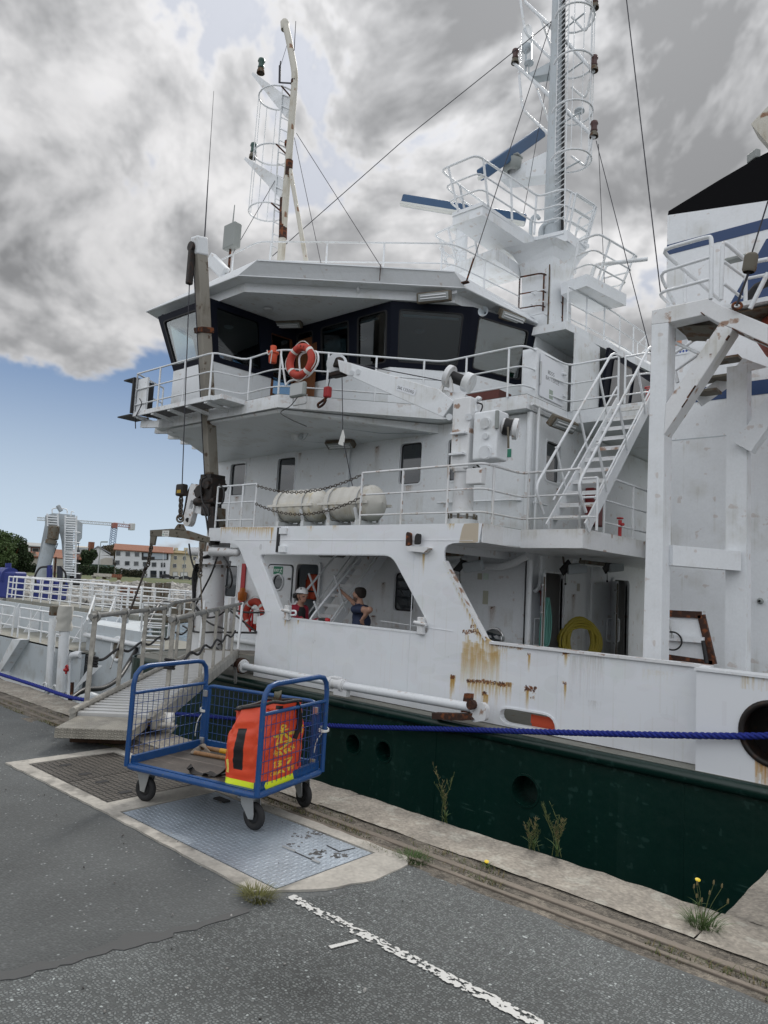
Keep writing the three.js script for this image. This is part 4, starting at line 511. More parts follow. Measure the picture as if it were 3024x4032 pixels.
  // bench and box on the deck
  part(ship, 'deck_box', rbox(-8.25, D2 + .17, -8.1, 1.2, .34, .5, .02), std(lin(.12, .03, .022), .6), { label: 'low dark red box on the bridge deck' });
  part(ship, 'green_notice', [box(-8.50, 6.75, -10.45, .02, .22, .16), box(-8.53, 6.45, -10.4, .02, .16, .16), box(-8.57, 6.1, -10.4, .02, .3, .2)], std(lin(.02, .18, .11), .5));
}
{ // roof: flat top, sloping fascia, grey soffit with raised edge
  const lo = [[-16.65, -4.97], [-12.77, -4.98], [-8.94, -8.33], [-8.6, -11.45], [-8.55, -17], [-17.9, -17], [-17.9, -8]], hi = [[-16.2, -5.5], [-12.3, -5.12], [-9.05, -8.0], [-8.9, -11.2], [-8.8, -17], [-17.5, -17], [-17.5, -8]];
  const L = 8.31, T = 8.6, rf = sub(ship, 'roof', 'white wheelhouse roof with sloping edge');
  part(rf, 'top', slab(poly2(hi, T), down(.03)), M.white);
  const fs = []; for (let i = 0; i < lo.length; i++) { const j = (i + 1) % lo.length, a = V(lo[i][0], L, lo[i][1]), b = V(lo[j][0], L, lo[j][1]), c = V(hi[j][0], T, hi[j][1]), d = V(hi[i][0], T, hi[i][1]); fs.push([a, b, c, d]); }
  fs.slice(0, 4).forEach(q => part(rf, 'fascia', hexa(q, q.map(p => lift(p, -.02, -.03, -.03))), M.white));
  part(rf, 'soffit', slab(poly2(lo, L), down(.02)), M.white);
  // lowered inner panel between eave and edge
  const inn = [[-16.25, -5.3], [-12.95, -5.3], [-9.3, -8.45], [-8.95, -11.2], [-8.9, -16], [-17.2, -16], [-17.2, -8.2]]; part(rf, 'soffit_panel', slab(poly2(inn, L - .02), down(.22)), M.white);
  part(rf, 'soffit_rib', [beam(V(-9.15, L - .06, -8.3), V(-10.3, L - .12, -8.0), .1, .05, V(0, 1, 0)), beam(V(-10.9, L - .06, -6.9), V(-11.4, L - .2, -7.5), .1, .05, V(0, 1, 0))], M.white);
  part(rf, 'rust_run', box(-10.27, 8.46, -6.93, .06, .36, .012, -.7).rotateX(0), M.rust);
  railing(ship, [V(-16.4, T, -6.4), V(-16.4, T, -5.9), V(-13.15, T, -5.75), V(-9.55, T, -8.35), V(-9.4, T, -8.6), V(-9.1, T, -10.9)], { h: [.92, .44], gap: 1.35, f: .25 });
  const rl = railing(ship, [V(-9.1, T, -10.9), V(-8.5, T, -11.0), V(-8.25, T - .2, -11.6)], { h: [.95, .5, .12], gap: .7, mat: M.rust });
  // floodlights under the roof edge
  const flood = (c, ry, tilt, w = .8, name = 'floodlight') => { const l = new THREE.Group(); l.name = name; ship.add(l); l.position.copy(c); l.rotation.set(tilt, ry, 0, 'YXZ'); part(l, 'housing', rbox(0, 0, -.04, w, .24, .14, .03), M.dirtySteel, { uv: true }); part(l, 'glass', rbox(0, 0, .035, w - .1, .17, .02, .008), M.lampGlass, { uv: true }); part(l, 'tube', [cyl(V(-w / 2 + .1, .03, .05), V(w / 2 - .1, .03, .05), .018), cyl(V(-w / 2 + .1, -.03, .05), V(w / 2 - .1, -.03, .05), .018)], M.reflector, { uv: true }); };
  flood(Pz('B', 425, 372, -7.9), .35, .25); flood(Px('B', 855, 487, -8.7), 1.35, .4, .85); flood(V(-13.6, 8.0, -7.1), .5, 1.1, .9);
  flood(Pz('A', 1415, 1285, -7.3), .2, 1.0, .75); flood(Px('B', 1135, 1070, -6.4), 1.5, .7, .85); flood(V(-7.35, 7.5, -13.2), 1.5, .5, .9);
  part(ship, 'loudspeaker', lathe([[.02, 0], [.05, .06], [.12, .16]], Pz('B', 705, 460, -8.9), V(.3, -.1, 1)), M.grey);
  const cam = sub(ship, 'security_camera'), cp = V(-12.2, 4.88, -6.5); part(cam, 'dome', lathe([[0, -.14], [.08, -.11], [.11, -.03], [.11, .04]], cp), M.white); part(cam, 'bracket', [box(cp.x + .18, cp.y + .03, cp.z, .06, .22, .06), curve([cp, lift(cp, .25, -.12, 0), lift(cp, .4, .02, 0), lift(cp, .38, .14, 0)], .008)], M.grey);
  part(ship, 'cable_conduit', [tube([V(-11.7, 5.0, -5.4), V(-10.2, 4.88, -7.2), V(-9.2, 4.85, -7.6)], .014), tube([V(-13.8, 4.95, -6.0), V(-12, 4.86, -7.4)], .014)], M.grey);
  const fl = sub(ship, 'deck_floodlight', 'grey floodlight bracketed below the lifebuoy'), p = Pz('A', 1167, 958, -4.85); part(fl, 'housing', rbox(p.x, p.y, p.z, .44, .3, .1, .05), M.sensor); part(fl, 'glass', rbox(p.x, p.y, p.z + .05, .36, .23, .01, .004), M.lampGlass); part(fl, 'bracket', tube([lift(p, -.2, -.1, -.06), lift(p, -.2, -.28, -.06), lift(p, .2, -.28, -.06), lift(p, .2, -.1, -.06)], .012, .04), M.galv); part(fl, 'cable', curve([lift(p, -.05, -.12, -.05), lift(p, -.2, -.3, 0), lift(p, -.45, -.4, .02), lift(p, -.2, -.55, 0), lift(p, .1, -.7, -.2)], .01), M.rubberHose);
  // navigation light box on the wing
  const nb = sub(ship, 'navigation_light', 'black navigation light screen on the wing corner'), q0 = V(-15.75, 5.75, -4.5); part(nb, 'screen', [box(q0.x + .12, q0.y, q0.z - .02, .05, .85, .55), box(q0.x - .18, q0.y - .46, q0.z, .6, .03, .5), box(q0.x - .18, q0.y + .46, q0.z, .5, .03, .4)], M.dark); part(nb, 'plate', box(q0.x + .38, q0.y, q0.z + .12, .42, .82, .05), M.white); part(nb, 'lamp', lathe([[.09, -.15], [.09, .1], [.06, .17], [0, .18]], lift(q0, -.1, -.2, .05)), M.greenLens); part(nb, 'cable', curve([lift(q0, .4, -.1, .2), lift(q0, .55, -.25, .22), lift(q0, .3, -.55, .2), lift(q0, .25, -.8, .15)], .012), M.rubberHose);
}
{ // block behind the wheelhouse, aft face with a door and windows
  const bl = sub(ship, 'aft_house', 'white house block aft of the wheelhouse');
  part(bl, 'locker', [slab(rectX(WZ - .05, -9.07, D2, 6.35, WX), V(-.32, 0, 0))], M.white); part(bl, 'wall', [slab(rectX(-10.9, -12.2, D2, 7.8, -7.5), V(-.06, 0, 0))], M.white);
  const d = sub(bl, 'battery_door', 'white locker door with small stencilled letters'); const tx = canvasTex(256, 256, (c, W, H) => { c.fillStyle = '#e2e5ea'; c.fillRect(0, 0, W, H); c.translate(0, -130); c.fillStyle = '#6d6f73'; c.font = 'bold 30px monospace'; c.fillText('MDSS', 80, 230); c.fillText('BATTERIE', 60, 268); c.fillStyle = '#9aa79b'; c.fillRect(100, 320, 40, 56); c.fillStyle = '#777'; c.fillRect(84, 60, 34, 10); });
  part(d, 'leaf', new THREE.PlaneGeometry(1.0, .85).rotateY(Math.PI / 2).translate(WX + .022, D2 + .5, -8.35), std(0xffffff, .5, 0, { map: tx }), { uv: true }); part(d, 'clip', [rbox(WX + .05, D2 + .75, -8.82, .06, .05, .12, .01), rbox(WX + .04, D2 + .3, -8.85, .04, .05, .1, .01)], M.white); part(d, 'hinge', [cyl(V(WX + .03, D2 + .3, -7.86), V(WX + .03, D2 + .75, -7.86), .02)], M.galv);
  part(bl, 'window_band', slab([V(-7.5, 5.6, -12.2), V(-7.5, 5.6, -16.6), V(-7.25, 7.75, -16.6), V(-7.25, 7.75, -12.2)], V(-.08, 0, 0)), M.navy);
  for (let i = 0; i < 3; i++) { const z = -12.5 - i * 1.35; part(bl, 'window', slab(roundPoly([V(-7.44, 6.0, z), V(-7.44, 6.0, z - 1.15), V(-7.255, 7.55, z - 1.15), V(-7.255, 7.55, z)], .1), V(.012, 0, 0)), M.darkGlass); }
  part(bl, 'roof_slab', [slab(poly2([[-8.6, -10.6], [-7.65, -10.66], [-7.4, -13], [-7.0, -16.9], [-8.8, -16.9]], 8.02), down(.2))], M.white);
  railing(ship, [V(-7.75, 8.02, -10.9), V(-7.5, 8.02, -12.9), V(-7.4, 8.02, -15), V(-7.9, 8.02, -15.6)], { h: [.95, .56, .18], gap: .8 });
  part(bl, 'roof_edge', hexa([V(-7.4, 8.02, -13), V(-7.0, 8.02, -16.9), V(-7.3, 8.3, -16.9), V(-7.7, 8.3, -13)], [V(-7.5, 7.95, -13), V(-7.1, 7.95, -16.9), V(-7.4, 8.2, -16.9), V(-7.8, 8.2, -13)]), M.white);
  part(ship, 'wall_box', rbox(WX + .1, 3.5, -10.3, .2, .8, .6, .03), std(lin(.20, .018, .02), .5), { label: 'red hose box behind the stairs' });
  const hv = sub(ship, 'hydrant_valve'); part(hv, 'body', [cyl(V(-4.95, D1, -7.6), V(-4.95, D1 + .3, -7.6), .03), cyl(V(-4.95, D1 + .22, -7.6), V(-4.87, D1 + .22, -7.55), .025)], M.red); part(hv, 'wheel', torus(V(-4.95, D1 + .33, -7.6), .045, .014, UPY, 14, 6), M.red);
  const hv2 = sub(ship, 'hydrant_valve'); part(hv2, 'body', [cyl(V(-5.15, D2, -9.3), V(-5.15, D2 + .3, -9.3), .05), cyl(V(-5.15, D2 + .2, -9.3), V(-5.0, D2 + .2, -9.25), .04)], M.red); part(hv2, 'wheel', torus(V(-5.15, D2 + .36, -9.3), .07, .014, UPY, 14, 6), M.red);
}

// ---------------------------------------------------------------- the ship: masts, radars, funnel, gantry
const rung = (g, a, b, n, w, dir, r = .013) => { const side = dir.clone().multiplyScalar(w / 2); for (const s of [-1, 1]) part(g, 'ladder_rail', cyl(a.clone().addScaledVector(side, s), b.clone().addScaledVector(side, s), r * 1.35, r * 1.35, 7), M.white); for (let i = 1; i < n; i++) { const p = a.clone().lerp(b, i / n); part(g, 'rung', cyl(p.clone().sub(side), p.clone().add(side), r, r, 6), M.white); } };
const navLamp = (g, p, col) => { part(g, 'lamp_foot', lathe([[.11, -.02], [.10, .06], [.07, .12]], p), M.dirtySteel); part(g, 'lantern', lathe([[.075, .12], [.09, .15], [.075, .19], [.075, .29], [.10, .32], [.085, .38], [0, .39]], p), col); };
{ // forward signal mast
  const MZ = -6.5, m = sub(ship, 'signal_mast', 'white signal mast with caged ladder, rust stains and two green lanterns'), P = (x, y) => Pz('D', x, y, MZ);
  const base = P(672, 1700); base.y = 8.6; const k1 = P(765, 470), top = P(700, 150);
  part(m, 'pole', [cyl(base, P(762, 560), .10, .085, 14), tube([P(762, 560), k1, P(722, 240), top], .085, .3, 12), ball(top, .105, 12), lathe([[.09, -.2], [.12, 0], [0, .12]], top)], M.mastPaint);
  part(m, 'strut', cyl(P(735, 1110), V(P(868, 1700).x, 8.6, MZ), .055, .055, 10), M.mastPaint);
  const la = P(615, 1680), lb = P(690, 560); la.z = lb.z = MZ + .02; part(m, 'ladder_rail', cyl(la, lb, .022, .022, 7), M.white);
  for (let y = 620; y < 1680; y += 76) { const t = (y - 560) / 1120; part(m, 'rung', cyl(la.clone().lerp(lb, 1 - t), P(mix(755, 672, (y - 560) / 1140), y + 24), .016, .016, 6), M.white); }
  for (const [cx, cy, w] of [[650, 640, 95], [617, 1010, 95], [585, 1385, 95]]) {                             // safety hoops
    const c = P(cx, cy), R = .5, pts = []; for (let i = 0; i <= 22; i++) { const a = i / 22 * Math.PI * 2; pts.push(V(c.x + Math.cos(a) * R, c.y, c.z + Math.sin(a) * R * .9)); } part(m, 'cage_hoop', sweep(pts, .022, 6), M.white); part(m, 'hoop_bracket', [cyl(V(c.x + .1, c.y + .12, c.z - .35), V(c.x + .52, c.y + .12, c.z - .1), .02), cyl(V(c.x + .45, c.y - .02, c.z + .25), P(cx + 95, cy), .02)], M.rust); }
  for (const a of [2.2, 2.75, 3.3, 3.85]) { const o = V(Math.cos(a) * .5, 0, Math.sin(a) * .45); part(m, 'cage_bar', cyl(P(650, 640).add(o), P(585, 1385).add(o), .011, .011, 5), M.white); }
  for (const [x0, y0, x1, y1, h] of [[755, 660, 490, 470, 40], [715, 1190, 440, 1025, 40]]) { const a = P(x0, y0), b = P(x1, y1), n = V(b.x - a.x, b.y - a.y, 0).normalize(), dn = V(-n.y, n.x, 0); if (dn.y > 0) dn.negate(); part(m, 'lantern_arm', slab([a.clone(), b.clone(), b.clone().addScaledVector(dn, .07), a.clone().addScaledVector(dn, .42)], V(0, 0, -.12)), M.white); navLamp(m, lift(P(x1 + 40, y1 - 4), 0, 0, -.06), M.greenLens); }
  part(m, 'antenna', [cyl(P(665, 540), P(667, 430), .03), cyl(P(667, 440), P(672, 400), .015), cyl(P(760, 330), P(771, 138), .012, .008, 6), cyl(P(672, 540), P(760, 545), .02)], M.wire);
  for (const b of [cyl(P(693, 1300), P(686, 1560), .103, .104, 14), cyl(P(729, 1050), P(722, 1150), .095, .096, 14), cyl(P(762, 525), P(760, 552), .09, .09, 14), cyl(P(722, 925), P(720, 950), .093, .093, 14)]) part(m, 'rust_band', b, M.rust);
  const st = (x0, y0, x1, y1, z1, r = .008) => part(m, 'stay_wire', cyl(P(x0, y0), Pz('D', x1, y1, z1), r, r, 5), M.wire);
  st(775, 870, 1330, 1745, -6.9); st(762, 900, 935, 1718, -6.6); st(635, 1180, 345, 1680, -5.9); st(715, 290, 668, 440, MZ, .006);
}
{ // boxes and aerials along the roof
  const p = V(-13.9, 8.6, -5.9), s = sub(ship, 'weather_box', 'grey instrument box on a pole at the roof edge'), c = Pz('A', 775, 50, -5.9); part(s, 'pole', cyl(V(c.x - .03, 8.5, -5.9), lift(c, -.03, -.3, 0), .03), M.rust); part(s, 'case', rbox(c.x, c.y, c.z, .46, .64, .24, .04), M.sensor); part(s, 'whip', cyl(lift(c, -.02, .3, 0), lift(c, 0, .85, 0), .02, .012, 6), M.sensor);
  const w = sub(ship, 'whip_antenna', 'thin tall whip antenna'); part(w, 'whip', [cyl(Pz('D', 172, 1610, -6.4), Pz('D', 198, 1175, -6.4), .022, .016, 6), cyl(Pz('D', 198, 1175, -6.4), Pz('D', 235, 595, -6.4), .012, .006, 6)], M.wire);
  const fl = sub(ship, 'roof_floodlight'), q = [Pz('D', 215, 1690, -5.2), Pz('D', 310, 1790, -5.2)]; part(fl, 'housing', rbeam(q[0], q[1], .16, .3, V(0, 0, 1), .03), M.white); part(fl, 'bracket', tube([q[1], lift(q[1], .2, .02, -.1), lift(q[1], .22, -.2, -.1)], .02), M.galv);
}
{ // radar mast: trunk, cross platforms, pole with caged ladder
  const MZ = -11.4, m = sub(ship, 'radar_mast', 'white radar mast with cross platforms, caged ladder and two blue radar scanners'), Y = 10.6, E = (x, y) => Pz('E', x, y, MZ);
  const th = .3, arms = [[[-9.83, -8.89], [-8.96, -8.89], [-8.82, -11.05], [-8.05, -11.15], [-7.86, -12.2], [-8.7, -12.6], [-8.8, -13.4], [-9.8, -13.4], [-9.7, -11.6]]];
  const slope = (p, y) => V(p[0], y, p[1]);
  part(m, 'platform', [slab(poly2(arms[0], Y), down(.09))], M.white);
  // tapering box arms under the platform
  const arm = (a, b, w0, w1, d0, d1, side) => hexa([a.clone().addScaledVector(side, -w0 / 2), a.clone().addScaledVector(side, w0 / 2), b.clone().addScaledVector(side, w1 / 2), b.clone().addScaledVector(side, -w1 / 2)], [lift(a.clone().addScaledVector(side, -w0 / 2), 0, -d0, 0), lift(a.clone().addScaledVector(side, w0 / 2), 0, -d0, 0), lift(b.clone().addScaledVector(side, w1 / 2), 0, -d1, 0), lift(b.clone().addScaledVector(side, -w1 / 2), 0, -d1, 0)]);
  part(m, 'front_arm', arm(V(-9.40, Y - .01, -8.92), V(-9.28, Y - .01, -11.3), .86, .96, .3, .34, V(1, 0, 0)), M.white);
  part(m, 'side_arm', arm(V(-7.95, Y - .01, -11.68), V(-8.9, Y - .01, -11.6), 1.0, 1.0, .28, .32, V(0, 0, 1)), M.white);
  // trunk with curved flares
  const tr = (f, y) => f; const prof = [[8.2, .42], [9.0, .40], [9.6, .42], [9.95, .5], [10.15, .66], [10.27, .9]];
  for (let k = 0; k < prof.length - 1; k++) { const [y0, a] = prof[k], [y1, b] = prof[k + 1], q = (y, h) => [V(-9.15 - (h - .42) * .6, y, -11.1 + (h - .40) * 1.2), V(-8.3 + (h - .42) * .5, y, -11.1 + (h - .40) * .6), V(-8.2 + (h - .42) * .9, y, -12.0), V(-9.15 - (h - .42), y, -12.0)]; part(m, 'trunk', hexa(q(y0, a), q(y1, b)), M.white); }
  part(m, 'trunk_seam', box(-8.36, 9.1, -11.075, .03, 1.8, .02), M.dirtySteel);
  // low side platforms
  const lp = (pts, y, d) => part(m, 'side_platform', slab(poly2(pts, y), down(d)), M.white);
  lp([[-8.15, -11.3], [-7.4, -11.15], [-7.1, -12.8], [-8.15, -12.8]], 9.3, .3); lp([[-11.0, -10.1], [-9.2, -9.9], [-9.2, -11.2], [-11, -11.2]], 9.95, .3); 
  part(m, 'foot_rung', [...[8.75, 9.05, 8.45].map(y => tube([V(-8.75, y, -11.08), V(-8.75, y, -10.88), V(-8.4, y, -10.88), V(-8.4, y, -11.08)], .014, .03))].flat(), M.white);
  // pole
  const pb = E(962, 1530), pt = E(996, -120); pb.y = Y - .1;
  part(m, 'pole', [cyl(pb, E(985, 560), .26, .20, 16), cyl(E(985, 560), pt, .20, .16, 16)], M.grey); part(m, 'cable_run', [cyl(lift(pb, .3, 0, .1), lift(E(1040, 0), 0, 0, .1), .035, .035, 6), cyl(lift(pb, .34, 0, .14), lift(E(1052, 0), 0, 0, .14), .02, .02, 6)], M.dark);  // pole greyed to carry its backlit shade in the colour
  const l0 = E(1030, 1500), l1 = E(1065, -60); l0.z = l1.z = MZ + .28; rung(m, l0, l1, 46, .42, V(.8, 0, .35).normalize(), .012);
  for (const [cx, cy] of [[1135, 120], [1130, 425], [1120, 740], [1110, 1055]]) { const c = E(cx, cy), R = .5, pts = []; for (let i = 0; i <= 20; i++) { const a = -2.4 + i / 20 * 4.9; pts.push(V(c.x - .1 + Math.cos(a) * R, c.y, c.z + .1 + Math.sin(a) * R)); } part(m, 'cage_hoop', sweep(pts, .026, 6), M.white); part(m, 'hoop_bracket', cyl(V(c.x - .5, c.y - .2, c.z + .1), V(c.x + .3, c.y - .3, c.z + .4), .022), M.grey); }
  for (const a of [-.9, -.4, .1, .6, 1.1]) { const o = V(-.1 + Math.cos(a) * .5, 0, .1 + Math.sin(a) * .5); part(m, 'cage_bar', cyl(E(1110, 1055).add(o), E(1140, -60).add(o), .012, .012, 5), M.white); }
  // yards with lamps
  const yard = (x0, y0, x1, y1, bx, by) => { part(m, 'yard', cyl(E(x0, y0), E(x1, y1), .055, .04, 8), M.white); if (bx) part(m, 'yard_brace', cyl(E((x0 + x1) / 2, (y0 + y1) / 2), E(bx, by), .03, .03, 6), M.white); };
  yard(975, 660, 700, 410, 955, 860); yard(975, 205, 775, 10, 975, 400); yard(1040, 720, 1230, 900); yard(1045, 270, 1225, 470); yard(1050, -120, 1230, 40);
  for (const q of [[[735, 470], [758, 715], [955, 900]], [[745, 0], [775, 215], [960, 400]]]) part(m, 'guard_bar', tube(q.map(p => E(...p)), .036, .25), M.white);
  for (const q of [[[1080, 1020], [1155, 1080], [1175, 1075], [1215, 900]], [[1080, 570], [1155, 635], [1175, 630], [1210, 480]], [[1080, 110], [1160, 200], [1180, 195], [1215, 40]]]) part(m, 'guard_bar', tube(q.map(p => E(...p)), .03, .2), M.white);
  M.redLens = std(lin(.06, .015, .012), .35);
  for (const [x, y] of [[710, 410], [1225, 890], [1225, 460], [1230, 50]]) navLamp(m, E(x, y), M.redLens);
  part(m, 'dome_lamp', lathe([[.14, 0], [.15, .2], [.15, .85], [.13, 1.0], [0, 1.02]], E(782, 405)), M.glass); part(m, 'lamp_stem', [cyl(E(778, 480), E(782, 330), .03), lathe([[.03, 0], [.12, .1], [.12, .25], [.05, .3]], E(782, 352)), lathe([[0, 0], [.13, .06], [.12, .12], [0, .16]], E(800, 430)), cyl(E(800, 480), E(800, 425), .02), lathe([[0, 0], [.13, .06], [.12, .12], [0, .16]], E(1130, 745)), cyl(E(1130, 800), E(1130, 740), .02)], M.grey);
  part(m, 'gusset_arm', slab([E(965, 390), E(795, 480), E(800, 505), E(960, 475)], V(0, 0, -.3)), M.grey);
  part(m, 'stay_wire', cyl(Pz('O', 1350, -30, -9), Pz('O', 1428, 640, -9), .012, .012, 5), M.wire); part(m, 'stay_wire', [cyl(E(1240, 920), V(-5.05, 6.0, -9.4), .01, .01, 5), cyl(E(1255, 940), Pz('E', 1300, 1990, -13), .008, .008, 5), cyl(E(960, 130), Pz('E', 0, 900, -10), .012, .012, 5), cyl(Pz('E', 0, 900, -10), Pz('D', 610, 1680, -8.4), .012, .012, 5), cyl(E(955, 120), Pz('B', 605, 290, -8.2), .011, .011, 5), cyl(E(985, 160), Pz('E', 765, 1400, -11.4), .008, .008, 5)], M.wire);
  part(m, 'turnbuckle', [cyl(Pz('E', 440, 1690, -8.25), Pz('E', 395, 1830, -8.2), .022, .022, 6), box(...Object.values(Pz('E', 385, 1845, -8.2)), .16, .03, .1)], M.rust);
  // upper radar bracket and scanner
  part(m, 'radar_bracket', [slab([E(935, 980), E(925, 1140), E(610, 1175), E(615, 1145), E(700, 1095)], V(0, 0, -.5))], M.white);
  const rad1 = (c, ang, L, tilt) => { const s = sub(m, 'radar_scanner', 'long blue and white radar scanner'), d = V(Math.cos(ang), tilt, -Math.sin(ang)).normalize(); s.name = 'radar_scanner'; part(s, 'blade', rbeam(c.clone().addScaledVector(d, -L / 2), c.clone().addScaledVector(d, L / 2), .30, .24, UPY, .05), M.blueRadar); part(s, 'blade_front', rbeam(c.clone().addScaledVector(d, -L / 2 - .004).add(V(0, -.13, .06)), c.clone().addScaledVector(d, L / 2 + .004).add(V(0, -.13, .06)), .1, .16, UPY, .03), M.creamLens); part(s, 'gearbox', [lathe([[.12, -.55], [.24, -.5], [.26, -.25], [.12, -.15], [.1, -.05]], c), rbox(c.x, c.y - .18, c.z, .5, .06, .3, .02)], M.sensor); };
  { const a = E(490, 1140), b = E(880, 860); b.z -= .9; a.z += .7; const q1 = Pz('E', 490, 1140, MZ + 1.3), q2 = Pz('E', 880, 865, MZ - 1.2), c = q1.clone().lerp(q2, .5), d = q2.clone().sub(q1); rad1(c, Math.atan2(-d.z, d.x), d.length(), d.y / Math.hypot(d.x, d.z)); }
  { const q1 = Pz('E', -28, 1308, -10.4), q2 = Pz('E', 780, 1440, -12.2), c = q1.clone().lerp(q2, .5), d = q2.clone().sub(q1); rad1(c, Math.atan2(-d.z, d.x), d.length(), d.y / Math.hypot(d.x, d.z)); part(m, 'radar_post', [cyl(lift(c, 0, -.5, 0), V(c.x, 9.9, c.z), .18), box(c.x, c.y - .55, c.z, .6, .08, .5)], M.white); }
  // platform railings leaning outwards
  const R2 = { h: [1.0, .62, .28], r: .028, f: .18, flare: [-8.9, -10.9, .16] };
  railing(m, [V(-9.86, Y, -9.6), V(-9.86, Y, -8.9), V(-8.96, Y, -8.9), V(-8.72, Y, -10.95), V(-8.1, Y, -11.0), V(-7.9, Y, -12.1)], { ...R2, gap: .9 });
  railing(m, [V(-8.0, Y, -11.3), V(-7.86, Y, -12.1), V(-8.4, Y, -12.3)], { ...R2, gap: .8 });
  railing(m, [V(-9.86, Y, -9.6), V(-9.8, Y, -11.6), V(-9.8, Y, -13.2)], { ...R2, gap: 1.0 });
  railing(m, [V(-7.9, 9.3, -11.3), V(-7.42, 9.3, -11.2), V(-7.15, 9.3, -12.7), V(-7.9, 9.3, -12.7)], { ...R2, gap: .8 });
  railing(m, [V(-10.95, 9.95, -11.1), V(-10.95, 9.95, -10.15), V(-9.8, 9.95, -10.0)], { ...R2, gap: .8 });
  part(m, 'vent_pipe', [tube([V(-8.95, Y, -11.1), V(-8.95, Y + .55, -11.1), V(-8.8, Y + .62, -11.1), V(-8.72, Y + .48, -11.1)], .05, .12), tube([V(-8.7, Y, -11.2), V(-8.7, Y + .3, -11.2), V(-8.35, Y + .36, -11.2)], .08, .16)], M.grey);
  part(m, 'boom', tube([V(-7.6, 9.3, -11.7), V(-7.5, 9.8, -11.8), V(-6.3, 9.75, -12.1)], .05, .1), M.white);
}
{ // funnel and casing
  const FZ = -8.2, fx = Pz('C', 785, 550, FZ).x, f = sub(ship, 'funnel', 'white funnel with black top and dark blue bands');
  const c = (x, y) => Pz('C', x, y, FZ), tl = c(795, 270), tr = c(1519, 165), R = 1.2; const sl = (tr.y - tl.y) / (tr.x - tl.x);
  part(f, 'casing', slab([V(fx, D0, FZ), V(R, D0, FZ), V(R, tl.y + sl * (R - tl.x), FZ), V(fx, tl.y, FZ)], inw(4)), M.white);
  const top = [V(fx, tl.y, FZ), V(R, tl.y + sl * (R - tl.x), FZ)]; const a = c(795, 240), b = c(1180, 20);
  part(f, 'black_top', slab([top[0], top[1], V(R, 9.95, FZ), c(1480, -170), c(1170, 10), a].map((p, i) => V(p.x, p.y, FZ - .01)), inw(3.9)), M.matteBlack);
  const st = sl2 => 0; const bw = (x0, y0, x1, y1, h) => { const p = c(x0, y0), q = c(x1, y1); return box((p.x + R) / 2, (p.y + q.y) / 2, FZ + .004, R - p.x, h, .006); };
  M.bandBlue = std(lin(.012, .045, .14), .45);
  part(f, 'blue_band', [box((fx + R) / 2, c(790, 525).y, FZ + .004, R - fx, .19, .006)], M.bandBlue); part(f, 'blue_band', [box((fx + R) / 2, c(1150, 1560).y, FZ + .004, R - fx, .24, .006)], M.bandBlue);
  part(f, 'blue_triangle', slab([c(1508, 445), c(1245, 915), c(1250, 930), V(c(1245, 915).x + 1.3, c(1245, 915).y, FZ), V(c(1508, 445).x + .05, c(1508, 445).y, FZ)].map(p => lift(p, 0, 0, .008)), V(0, 0, -.006)), M.bandBlue, { label: 'dark blue triangular emblem on the funnel' });
  part(f, 'weld_line', box((fx + R) / 2, c(1000, 1890).y, FZ + .003, R - fx, .012, .006), M.grey);
  const nt = sub(f, 'safety_notice'); const tx = canvasTex(128, 200, (g, W, H) => { g.fillStyle = '#dfe3e8'; g.fillRect(0, 0, W, H); g.fillStyle = '#2b8a63'; g.fillRect(30, 4, 70, 48); g.fillStyle = '#c9ccd0'; g.fillRect(10, 66, 108, 96); g.fillStyle = '#c98d70'; g.fillRect(24, 90, 50, 40); g.fillStyle = '#2c4a9a'; for (let i = 0; i < 5; i++) { g.beginPath(); g.arc(16 + i * 24, 178, 9, 0, 7); g.fill(); } });
  const p = c(885, 1185); part(nt, 'panel', new THREE.PlaneGeometry(.28, .5).translate(p.x, p.y, FZ + .01), std(0xffffff, .5, 0, { map: tx }), { uv: true });
  part(f, 'exhaust_pipe', [slab(pz('O', -8.8, [1622, 268], [1662, 226], [1700, 262], [1660, 312]), inw(.5))], M.mastPaint); const fl = Pz('O', 1628, 338, -8.3); part(f, 'floodlight', [rbox(fl.x, fl.y, fl.z, .22, .16, .1, .02, -.6)], M.sensor);
  part(f, 'eye_bolt', [lathe([[.03, 0], [.05, .05], [.02, .1]], Pz('G', 1625, 460, FZ), V(0, 0, 1))], M.sensor);
}
